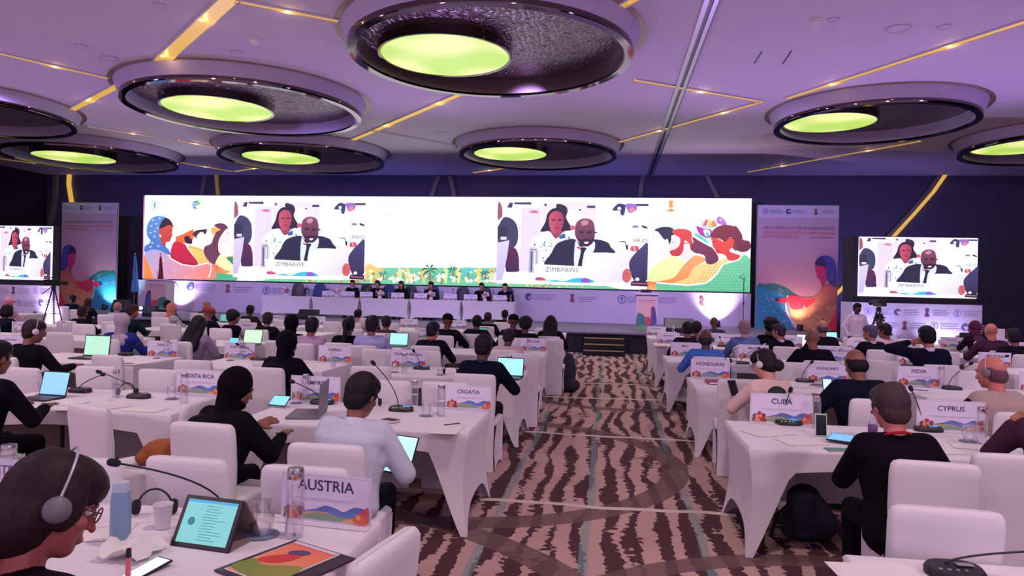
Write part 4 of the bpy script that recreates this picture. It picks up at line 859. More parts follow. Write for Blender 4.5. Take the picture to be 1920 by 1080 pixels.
for r, y0 in enumerate(NEAR):
    for side, blk in (('l', LEFTB), ('r', RIGHTB)):
        for ci, (x0, x1) in enumerate(blk):
            if not any(vis(x, y) for x in (x0, x1, (x0+x1)/2) for y in (y0, y0+DEP)): continue
            if y0 > 14.5 and ci > 3: continue
            if side == 'r' and ci == 0 and r >= 3: x0 -= .08
            lb = TL.get((r, side, ci), 'white covered table in the %s row %s the aisle, %s' % (ordn[r], 'left of' if side == 'l' else 'right of', cname[ci]))
            if (r, side, ci) == (1, 'r', 0): x1 = 2.9
            if (r, side, ci) == (0, 'l', 0): x0 = -3.25
            if (r, side, ci) == (0, 'l', 1): continue
            table(x0, x1, y0+(.1 if (side, ci) == ('l', 1) else 0), lb); tables.append((r, side, ci, x0, x1, y0+(.1 if (side, ci) == ('l', 1) else 0)))
# floor cable covers across the aisle
CCM = mat('cream_cable_cover', (.62, .52, .46), .7)
for i, (a, b) in enumerate((((900, 937), (1380, 967)), ((985, 810), (1318, 829)), ((1020, 744), (1262, 752)), ((1040, 717), (1240, 723)))):
    A = at_z(*a, 0); B = at_z(*b, 0); d = B-A; P = [(0, 0, .006)]+[(d.length*s, .02*math.sin(s*9+i)+.01*math.sin(s*23), .006) for s in np.linspace(.05, .95, 24)]+[(d.length, 0, .006)]
    mb = MB(); rows = [[(x, y-.03, 0.001), (x, y-.018, .010), (x, y+.018, .010), (x, y+.03, 0.001)] for x, y, z in P]; mb.grid(rows, closed=True)
    tag(link('cable_cover', mb.mesh('cable_cover', 1), CCM, None, (A.x, A.y, 0), math.atan2(d.y, d.x)), 'cream cable cover strip across the aisle, %s from the camera' % ['first', 'second', 'third', 'fourth'][i], 'cable cover')
# ================================================================ people
def rmesh(mb, vox, sm, name):
    me = mb.mesh(name+'_src'); o = bpy.data.objects.new('tmp', me); COL.objects.link(o)
    m = o.modifiers.new('r', 'REMESH'); m.mode = 'VOXEL'; m.voxel_size = vox; m.use_smooth_shade = True
    s = o.modifiers.new('s', 'SMOOTH'); s.factor = .5; s.iterations = sm
    dg = bpy.context.evaluated_depsgraph_get(); out = bpy.data.meshes.new_from_object(o.evaluated_get(dg)); out.name = name
    bpy.data.objects.remove(o); bpy.data.meshes.remove(me); out.polygons.foreach_set('use_smooth', [True]*len(out.polygons)); return out
def rot(yaw=0, pitch=0, roll=0):   # yaw>0 turns left, pitch>0 looks down
    return Matrix.Rotation(math.radians(yaw), 3, 'Z') @ Matrix.Rotation(math.radians(-pitch), 3, 'X') @ Matrix.Rotation(math.radians(roll), 3, 'Y')
class Pose: pass
def pose(lean=12, yaw=0, hyaw=0, hpitch=12, hroll=0, lh=(-.17, .42, .80), rh=(.17, .42, .80), stand=False, bulk=1.08, side=0):
    P = Pose(); P.bulk = bulk; P.stand = stand; pz = .92 if stand else .57
    T = rot(yaw, lean, side); P.T = T; P.pel = Vector((0, 0, pz)); up = T @ Vector((0, 0, 1)); rt = T @ Vector((1, 0, 0)); fw = T @ Vector((0, 1, 0)); P.up, P.rt, P.fw = up, rt, fw
    P.chest = P.pel+up*.30; P.neck = P.pel+up*.465-fw*.01; P.sh = {s: P.pel+up*.425+rt*s*.168*(.9+.1*bulk) for s in (-1, 1)}
    nd = (up+Vector((0, .25, .9))).normalized(); P.skull = P.neck+nd*.10; P.H = T @ rot(hyaw, hpitch-lean, hroll) @ Matrix.Scale(1.1, 3); P.hc = P.skull+P.H @ Vector((0, .015, .075))
    P.hand = {-1: Vector(lh), 1: Vector(rh)}; P.elb = {}
    for s in (-1, 1):
        S = P.sh[s]; Hn = P.hand[s]; d = Hn-S; L = d.length; a, b = .285, .25
        if L > a+b-.005: Hn = S+d*((a+b-.005)/L); P.hand[s] = Hn; d = Hn-S; L = d.length
        x = (a*a-b*b+L*L)/(2*L); h = math.sqrt(max(0, a*a-x*x)); dn = d/L; pole = Vector((s*.7, -.35, -.8)); pole = (pole-dn*pole.dot(dn)).normalized(); P.elb[s] = S+dn*x+pole*h
    if stand: P.hip = {s: Vector((s*.09, 0, .88)) for s in (-1, 1)}; P.kn = {s: Vector((s*.10, .03, .49)) for s in (-1, 1)}; P.an = {s: Vector((s*.11, -.01, .09)) for s in (-1, 1)}
    else: P.hip = {s: Vector((s*.09, .02, .555)) for s in (-1, 1)}; P.kn = {s: Vector((s*.13, .42, .53)) for s in (-1, 1)}; P.an = {s: Vector((s*.13, .40, .10)) for s in (-1, 1)}
    return P
def head_prims(mb, P):
    H = P.H; c = P.hc; q = lambda x, y, z: c+H @ Vector((x, y, z))
    mb.ell(q(0, -.012, .018), (.076, .094, .096), H); mb.ell(q(0, .03, -.035), (.060, .058, .078), H); mb.ell(q(0, .055, -.082), (.034, .030, .026), H)
    mb.cap(q(0, .086, .005), .008, q(0, .103, -.028), .0115, 8); mb.ell(q(0, .084, -.058), (.026, .012, .011), H, 10, 6); mb.ell(q(0, .080, .024), (.05, .014, .011), H, 10, 6)
    for s in (-1, 1): mb.ell(q(s*.078, -.008, -.012), (.010, .020, .032), H, 10, 7); mb.ell(q(s*.035, .062, -.025), (.022, .02, .02), H, 10, 6)
    mb.cap(P.neck-P.up*.04, .062, P.skull+H @ Vector((0, -.01, .03)), .054)
def hand_prims(mb, P, s):
    w = P.hand[s]; d = (w-P.elb[s]).normalized(); lat = Vector((s, 0, 0)); lat = (lat-d*lat.dot(d)).normalized(); nz = d.cross(lat)*(1 if s > 0 else -1)
    if nz.z < 0: nz = -nz
    fl = Vector((d.x, d.y, d.z*.35)).normalized() if not P.stand else d
    c = w+d*.035; R = Matrix((lat, fl, nz)).transposed()
    mb.ell(c+fl*.02, (.040, .050, .016), R, 12, 8); mb.cap(w-d*.02, .026, c, .028)
    for i, (o, L) in enumerate(((-.030, .060), (-.011, .072), (.010, .068), (.029, .052))):
        a = c+lat*o*1.0+fl*.055; b = a+fl*L*.5+nz*.006+lat*o*.15; e = b+fl*L*.42-nz*.022; mb.cap(a-fl*.02, .0098, b, .009, 8); mb.cap(b, .009, e, .0078, 8)
    a = c-lat*.034-fl*.01; b = a-lat*.026+fl*.030; e = b+fl*.030-lat*.004-nz*.008; mb.cap(a+lat*.01, .013, b, .0105, 8); mb.cap(b, .0105, e, .009, 8)
def body_mesh(P, vox):
    mb = MB(); head_prims(mb, P); B = P.bulk; T = P.T
    mb.ell(P.pel+P.up*.03, (.145*B, .10*B, .11), T); mb.ell(P.pel+P.up*.17, (.125*B, .095*B, .13), T); mb.ell(P.chest+P.up*.03, (.145*B, .095*B, .14), T); mb.cap(P.sh[-1]*1, .05, P.sh[1], .05)
    for s in (-1, 1):
        mb.cap(P.sh[s], .048, P.elb[s], .036); mb.cap(P.elb[s], .036, P.hand[s], .025); hand_prims(mb, P, s)
        mb.cap(P.hip[s], .075, P.kn[s], .050); mb.cap(P.kn[s], .050, P.an[s], .034); mb.cap(P.an[s], .036, P.an[s]+Vector((0, .13, -.05)), .028)
    return rmesh(mb, vox, 3, 'body')
def top_mesh(P, vox, loose=0, long=0, vest=False, sleeves=True):
    mb = MB(); B = P.bulk; T = P.T; a = loose
    for k in range(9):
        t_ = k/8; wx = (.176-.016*math.sin(PI*min(1, t_*1.4))+.004*t_)*B+a; wy = (.128-.012*t_)*B+a; mb.ell(P.pel+P.up*(.0+.35*t_)-P.fw*.004, (wx, wy, .095), T)
    if long: mb.ell(P.pel-P.up*.05, (.18*B+a, .135*B+a, .10+long), T)
    mb.cap(P.sh[-1]+P.rt*.02, .070*min(B, 1.1), P.sh[1]-P.rt*.02, .070*min(B, 1.1)); mb.ell(P.pel+P.up*.41-P.fw*.01, (.13, .08, .065), T); mb.cap(P.sh[-1]-P.up*.05-P.fw*.02, .075, P.sh[1]-P.up*.05-P.fw*.02, .075); mb.cap(P.neck-P.up*.05, .075, P.neck-P.up*.005, .066)
    if sleeves:
        for s in (-1, 1): mb.cap(P.sh[s], .069*B**.5, P.elb[s], .056*B**.5); mb.cap(P.elb[s], .055*B**.5, P.hand[s]-(P.hand[s]-P.elb[s]).normalized()*.012, .040)
    else:
        for s in (-1, 1): mb.cap(P.sh[s], .066, P.sh[s]+(P.elb[s]-P.sh[s])*.12, .06)
    if long:
        for s in (-1, 1): mb.cap(P.hip[s], .10, P.hip[s]+(P.kn[s]-P.hip[s])*.5, .09)
    return rmesh(mb, vox, 3, 'top')
def sleeve_mesh(P, vox, short=False):
    mb = MB()
    for s in (-1, 1):
        mb.cap(P.sh[s], .060, P.elb[s] if not short else P.sh[s]+(P.elb[s]-P.sh[s])*.8, .054)
        if not short: mb.cap(P.elb[s], .053, P.hand[s]-(P.hand[s]-P.elb[s]).normalized()*.012, .040)
    mb.cap(P.sh[-1], .055, P.sh[1], .055)
    return rmesh(mb, vox, 3, 'sleeves')
def leg_mesh(P, vox, skirt=False):
    mb = MB(); B = P.bulk
    mb.ell(P.pel-Vector((0, 0, .01)), (.165*B, .125*B, .095), None)
    for s in (-1, 1):
        mb.cap(P.hip[s], .092*B**.5, P.kn[s], .066); mb.cap(P.kn[s], .066, P.an[s]+Vector((0, 0, .02)), .052)
    if skirt: mb.cap(P.hip[-1], .09, P.hip[1], .09); mb.cap(P.kn[-1], .07, P.kn[1], .07); mb.ell((P.kn[-1]+P.an[1])*.5, (.19, .08, .27), None)
    return rmesh(mb, vox, 3, 'trousers')
def shoe_mesh(P, s):
    mb = MB(); a = P.an[s]; mb.ell(a+Vector((0, .05, -.055)), (.045, .12, .034), None, 14, 8); mb.ell(a+Vector((0, -.02, -.03)), (.042, .055, .05), None, 12, 8); mb.box(a.x-.04, a.x+.04, a.y-.06, a.y+.16, .002, .02); return rmesh(mb, .012, 2, 'shoe')
def hair_mesh(P, kind, vox):
    H = P.H; c = P.hc; q = lambda x, y, z: c+H @ Vector((x, y, z)); mb = MB()
    def skull(k=1.0, fwd=0): mb.ell(q(0, -.030, .022), (.086*k, .086*k, .098*k), H); mb.ell(q(0, .004+fwd, .060), (.078*k, .086*k, .062*k), H)
    down = -P.up if True else 0
    if kind == 'short': skull(1.02); mb.ell(q(0, -.046, -.035), (.076, .055, .066), H); [mb.ell(q(s*.068, .0, .005), (.016, .04, .035), H) for s in (-1, 1)]
    elif kind == 'thick': skull(1.06); mb.ell(q(0, -.045, -.035), (.080, .060, .075), H); [mb.ell(q(s*.070, -.005, .005), (.018, .045, .04), H) for s in (-1, 1)]; mb.ell(q(.012, -.03, .082), (.066, .072, .044), H)
    elif kind == 'tied':
        skull(1.14); mb.ell(q(0, -.05, -.04), (.100, .075, .10), H); mb.ell(q(0, -.12, -.10), (.06, .05, .07), H); e = P.pel+P.up*.34-P.fw*.15-P.rt*.05; mb.cap(q(0, -.13, -.10), .055, e, .05); [mb.ell(q(s*.082, .01, -.0), (.018, .045, .06), H) for s in (-1, 1)]
    elif kind == 'afro': skull(1.12); mb.ell(q(0, -.035, .055), (.115, .11, .10), H); mb.ell(q(0, -.05, .0), (.11, .085, .09), H); [mb.ell(q(.09*math.sin(i*2.4), -.04+.07*math.cos(i*1.7), .06+.05*math.sin(i*3.1)), (.035, .035, .035)) for i in range(12)]
    elif kind == 'balding': mb.ell(q(0, -.043, -.034), (.081, .064, .066), H); [mb.ell(q(s*.070, -.015, -.002), (.014, .045, .035), H) for s in (-1, 1)]
    elif kind == 'long':
        skull(1.06); b = q(0, -.055, -.05); mb.ell(b, (.095, .06, .11), H); e = P.pel+P.up*.36-P.fw*.115; mb.cap(b, .075, e, .065); [mb.cap(q(s*.06, -.04, -.02), .045, e+P.rt*s*.06, .05) for s in (-1, 1)]
    elif kind == 'verylong':
        skull(1.14); b = q(0, -.055, -.05); e = P.pel+P.up*.22-P.fw*.13; mb.cap(b, .10, e, .085); [mb.cap(q(s*.07, -.03, 0), .055, e+P.rt*s*.085+P.up*.04, .065) for s in (-1, 1)]
    elif kind == 'bob': skull(1.1); mb.ell(q(0, -.045, -.03), (.108, .075, .105), H); [mb.ell(q(s*.085, .0, -.03), (.022, .05, .08), H) for s in (-1, 1)]
    elif kind == 'bun': skull(1.04); mb.ell(q(0, -.135, .02), (.05, .045, .05), H); mb.ell(q(0, -.06, -.03), (.07, .05, .05), H)
    elif kind == 'lowbun': skull(1.08); mb.ell(q(0, -.05, -.03), (.085, .06, .07), H); mb.ell(q(.0, -.115, -.055), (.055, .05, .052), H)
    elif kind == 'pony':
        skull(1.04); mb.ell(q(0, -.115, .03), (.035, .04, .035), H); e = P.pel+P.up*.34-P.fw*.15; mb.cap(q(0, -.125, .0), .04, e, .025); mb.ell(q(0, -.06, -.03), (.07, .05, .05), H)
    elif kind == 'hijab':
        mb.ell(q(0, -.028, .020), (.102, .108, .120), H); mb.cap(q(0, -.03, -.05), .085, P.neck-P.up*.01, .088); mb.ell(P.pel+P.up*.40-P.fw*.0, (.19, .125, .085), P.T); mb.ell(P.pel+P.up*.33-P.fw*.05, (.15, .10, .12), P.T); mb.ell(q(0, .04, -.09), (.06, .05, .035), H)
    elif kind == 'wrap': mb.ell(q(0, -.035, .045), (.098, .102, .088), H); mb.ell(q(0, -.07, .05), (.075, .07, .07), H); mb.cap(q(0, -.08, -.01), .05, P.pel+P.up*.33-P.fw*.12, .035)
    elif kind == 'turban': mb.ell(q(0, -.02, .055), (.108, .112, .082), H); [mb.cap(q(-.09, .05-.03*i, .02+.03*i), .024, q(.09, .06-.03*i, .035+.025*i), .024) for i in range(3)]
    elif kind == 'cap': mb.ell(q(0, -.015, .060), (.090, .104, .072), H); mb.ell(q(0, .105, .042), (.062, .055, .008), H)
    elif kind == 'capback': mb.ell(q(0, -.015, .055), (.092, .105, .078), H)
    elif kind == 'hat': mb.ell(q(0, -.015, .075), (.085, .098, .065), H); mb.ell(q(0, -.01, .048), (.145, .15, .010), H)
    elif kind == 'bald': return None
    me = rmesh(mb, vox, 2, 'hair'); return me
HAIRNAME = dict(hijab='headscarf', wrap='head_wrap', turban='turban', cap='cap', capback='cap', hat='hat')
SKIN = {k: mat('skin_'+k, srgb(*v), .5, noise=.06, nscale=12) for k, v in dict(dark=(92, 52, 46), deep=(66, 38, 38), brown=(140, 88, 72), tan=(186, 124, 100), light=(222, 160, 142), pink=(206, 122, 112), rose=(168, 92, 86)).items()}
CLO = {}
def hair_mat(rgb):
    m = mat('hair_%d_%d_%d' % rgb, srgb(*rgb), .6, spec=.25); nt = m.node_tree; b = nt.nodes['Principled BSDF']; tc = nt.nodes.new('ShaderNodeTexCoord'); mp = nt.nodes.new('ShaderNodeMapping'); mp.inputs['Scale'].default_value = (110, 110, 12)
    n = nt.nodes.new('ShaderNodeTexNoise'); n.inputs['Scale'].default_value = 1; n.inputs['Detail'].default_value = 3; nt.links.new(tc.outputs['Object'], mp.inputs[0]); nt.links.new(mp.outputs[0], n.inputs['Vector'])
    bp = nt.nodes.new('ShaderNodeBump'); bp.inputs['Strength'].default_value = .6; bp.inputs['Distance'].default_value = .004; nt.links.new(n.outputs['Fac'], bp.inputs['Height']); nt.links.new(bp.outputs[0], b.inputs['Normal'])
    r = nt.nodes.new('ShaderNodeMix'); r.data_type = 'RGBA'; c = srgb(*rgb); r.inputs[6].default_value = tuple(x*.35 for x in c)+(1,); r.inputs[7].default_value = tuple(min(1, x*1.05) for x in c)+(1,); nt.links.new(n.outputs['Fac'], r.inputs[0]); nt.links.new(r.outputs[2], b.inputs['Base Color']); return m
def cloth(rgb, kind='plain'):
    key = (rgb, kind)
    if key not in CLO:
        if kind == 'plaid':
            m = mat('plaid_shirt', srgb(*rgb), .85); nt = m.node_tree; b = nt.nodes['Principled BSDF']; tc = nt.nodes.new('ShaderNodeTexCoord'); prev = None; c0 = srgb(*rgb)+(1,)
            mx = None
            for dr, sc in (('X', 14), ('Z', 14)):
                w_ = nt.nodes.new('ShaderNodeTexWave'); w_.bands_direction = dr; w_.inputs['Scale'].default_value = sc; nt.links.new(tc.outputs['Object'], w_.inputs['Vector'])
                m_ = nt.nodes.new('ShaderNodeMix'); m_.data_type = 'RGBA'; m_.inputs[7].default_value = srgb(rgb[0]*.62, rgb[1]*.5, rgb[2]*.7)+(1,)
                mt = nt.nodes.new('ShaderNodeMath'); mt.operation = 'MULTIPLY'; mt.inputs[1].default_value = .6; nt.links.new(w_.outputs['Fac'], mt.inputs[0]); nt.links.new(mt.outputs[0], m_.inputs[0])
                if mx is None: m_.inputs[6].default_value = c0
                else: nt.links.new(mx.outputs[2], m_.inputs[6])
                mx = m_
            nt.links.new(mx.outputs[2], b.inputs['Base Color'])
        elif kind == 'hair': m = hair_mat(rgb)
        else: k_ = .45 if max(rgb) < 70 else 1.0; m = mat('cloth_%d_%d_%d' % rgb, tuple(v*k_ for v in srgb(*rgb)), .9, noise=.07, nscale=9, bump=.7, bscale=9, spec=.12 if max(rgb) < 90 else .3)
        CLO[key] = m
    return CLO[key]
def collar_mesh(P, w=.006, h=.03):
    mb = MB(); rows = []
    for z, r in ((-.012, .071), (.012, .069), (h, .064), (h+.006, .061)):
        rows.append([P.neck+P.up*z+P.rt*(r*math.cos(a))+P.fw*(r*math.sin(a)*.98+.002) for a in np.linspace(0, 2*PI, 25)[:-1]])
    mb.grid(rows, closed=True); return mb.mesh('shirt_collar', 2)
def lanyard_mesh(P):
    mb = MB(); L = [P.neck+P.up*(.0+.02*math.cos(a))+P.rt*(.080*math.sin(a))-P.fw*(.080*math.cos(a))+P.up*.012 for a in np.linspace(-PI*.85, PI*.85, 22)]
    mb.tube(L, .008, 6); return mb.mesh('lanyard', 3)
def headset_mesh(P, k=1.0):
    H = P.H; c = P.hc; q = lambda x, y, z: c+H @ Vector((x, y, z)); b = MB().tube([q(.097*k*math.cos(a), -.012, -.01+.137*k*math.sin(a)) for a in np.linspace(0, PI, 24)], .0038, 8).mesh('headband', 3)
    es = []
    for s in (-1, 1): es.append(MB().lathe([(.001, -.012), (.026, -.011), (.031, 0), (.026, .012), (.001, .013)], 16, M=Matrix.Translation(q(s*.098*k, -.008, -.012)) @ (H.to_4x4() @ Matrix.Rotation(PI/2, 4, 'Y'))).mesh('ear_cup', 3))
    return b, es
EYEW = mat('eye_white', (.75, .72, .70), .25); IRIS = mat('iris', (.02, .012, .01), .2); GLS = mat('glasses_frame', (.10, .03, .04), .3); SILV = mat('headset_silver', (.55, .53, .58), .35, .5)
PC = {}
POSES = dict(type=dict(), down=dict(lean=20, hpitch=32), chin=dict(lean=16, rh=(.06, .28, 1.0), hyaw=8), lap=dict(lean=4, hpitch=6, lh=(-.10, .30, .66), rh=(.10, .30, .66)), left=dict(lean=10, yaw=18, hyaw=32), right=dict(lean=10, yaw=-18, hyaw=-34),
             wide=dict(lean=16, lh=(-.32, .40, .80), rh=(.30, .42, .80), bulk=1.1), big=dict(lean=10, bulk=1.2, lh=(-.24, .40, .80), rh=(.24, .40, .80)), ear=dict(lean=10, lh=(-.20, .16, 1.12), hroll=-6), phone=dict(lean=20, yaw=10, hpitch=30, lh=(-.12, .34, .92), rh=(.02, .36, .92)),
             dais=dict(lean=4, hpitch=4, lh=(-.15, .36, .80), rh=(.15, .36, .80)))
def person(label, x, y, ztop, pz='type', hair='short', hcol=(24, 20, 26), top=(34, 34, 54), skin='dark', legs=(26, 24, 36), collar=None, rz=0, headset=False, glasses=False, lan=None, vest=None, plaid=False, vox=.013, ch=True, eyes=False, chlab=None, skirt=False, custom=None, group=None, loose=0, floor=0, chrot=None, px=None, smin=.93):
    kw = custom or POSES[pz]; key = (pz if custom is None else label, vox)
    if key not in PC: P = pose(**kw); PC[key] = dict(P=P, body=body_mesh(P, min(vox, .009) if custom else vox), legs=leg_mesh(P, max(vox, .014)), shoes=[shoe_mesh(P, s) for s in (-1, 1)])
    D = PC[key]; P = D['P']
    def get(k, fn):
        if k not in D: D[k] = fn()
        return D[k]
    tv = max(vox, .012)
    hm = get('h'+hair, lambda: hair_mesh(P, hair, max(vox*.8, .009)))
    htop = (P.hc+P.H @ Vector((0, 0, .12))).z
    s = max(smin, min(1.08, ztop/htop)) if ztop else 1.0
    if px:
        for _ in range(3): hh = P.hc*s; q_ = at_y(px[0], px[1], y+hh.y); x = q_.x-hh.x; s = max(smin, min(1.08, q_.z/htop))
    t = thing('person', label, 'person', (x, y, floor), rz, group, s)
    link('body', D['body'], SKIN[skin], t)
    if vest: link('vest', get('vest', lambda: top_mesh(P, tv, .004, 0, True, False)), cloth(vest), t); link('sleeves', get('slv', lambda: sleeve_mesh(P, tv)), cloth(top), t)
    else: link('top', get('top%g' % loose, lambda: top_mesh(P, tv, loose, .05 if loose else 0)), cloth(top, 'plaid' if plaid else 'plain'), t)
    link('trousers', D['legs'], cloth(legs), t)
    for k in (0, 1): link('shoe', D['shoes'][k], cloth((20, 18, 22)), t)
    if hm: link(HAIRNAME.get(hair, 'hair'), hm, cloth(hcol, 'plain' if hair in HAIRNAME else 'hair'), t)
    if collar: link('shirt_collar', get('col', lambda: collar_mesh(P)), cloth(collar), t)
    if lan: link('lanyard', get('lan', lambda: lanyard_mesh(P)), cloth(lan), t)
    if headset:
        b, e = get('hs', lambda: headset_mesh(P, 1.12 if hair in ('tied', 'hijab', 'afro') else 1.0)); o = link('headset', b, SILV, t); [link('ear_cup', z_, W_FAB2 if headset == 2 else GREY, o) for z_ in e]
    H = P.H; q = lambda a, b_, c: P.hc+H @ Vector((a, b_, c))
    if eyes:
        e = get('eyes', lambda: MB().ell(q(-.031, .070, .004), (.013, .011, .010), H, 12, 8).ell(q(.031, .070, .004), (.013, .011, .010), H, 12, 8).mesh('eyes', 3)); o = link('eyes', e, EYEW, t)
        link('irises', get('iris', lambda: MB().ell(q(-.031, .0795, .002), (.0055, .003, .0055), H, 10, 6).ell(q(.031, .0795, .002), (.0055, .003, .0055), H, 10, 6).mesh('irises', 3)), IRIS, o)
        link('eyebrows', get('brow', lambda: MB().cap(q(-.046, .078, .026), .004, q(-.016, .088, .028), .004, 6).cap(q(.046, .078, .026), .004, q(.016, .088, .028), .004, 6).mesh('eyebrows', 3)), cloth((30, 20, 20), 'hair'), t)
    if glasses:
        def gm():
            mb = MB()
            for sx in (-1, 1):
                mb.tube([q(sx*.034+.022*math.cos(a), .096, .004+.018*math.sin(a)) for a in np.linspace(0, 2*PI, 17)], .0022, 6); mb.tube([q(sx*.056, .095, .008), q(sx*.078, .05, .006), q(sx*.083, -.01, .002)], .0024, 6)
            mb.tube([q(-.012, .097, .006), q(.012, .097, .006)], .0022, 6); return mb.mesh('glasses', 3)
        link('glasses', get('gls', gm), GLS, t)
    if ch and floor == 0:
        chair(x+.0, y-.0, rz if chrot is None else chrot, chlab or ('white covered chair under the '+label.replace('person ', 'person ', 1)))
    return t
SEAT = {}
ROWD_ = [1.5, 4.42, 7.32, 10.12, 12.87, 15.3, 17.3]; ROWA = [3.55, 6.45, 9.25, 12.02, 14.75]

used = []
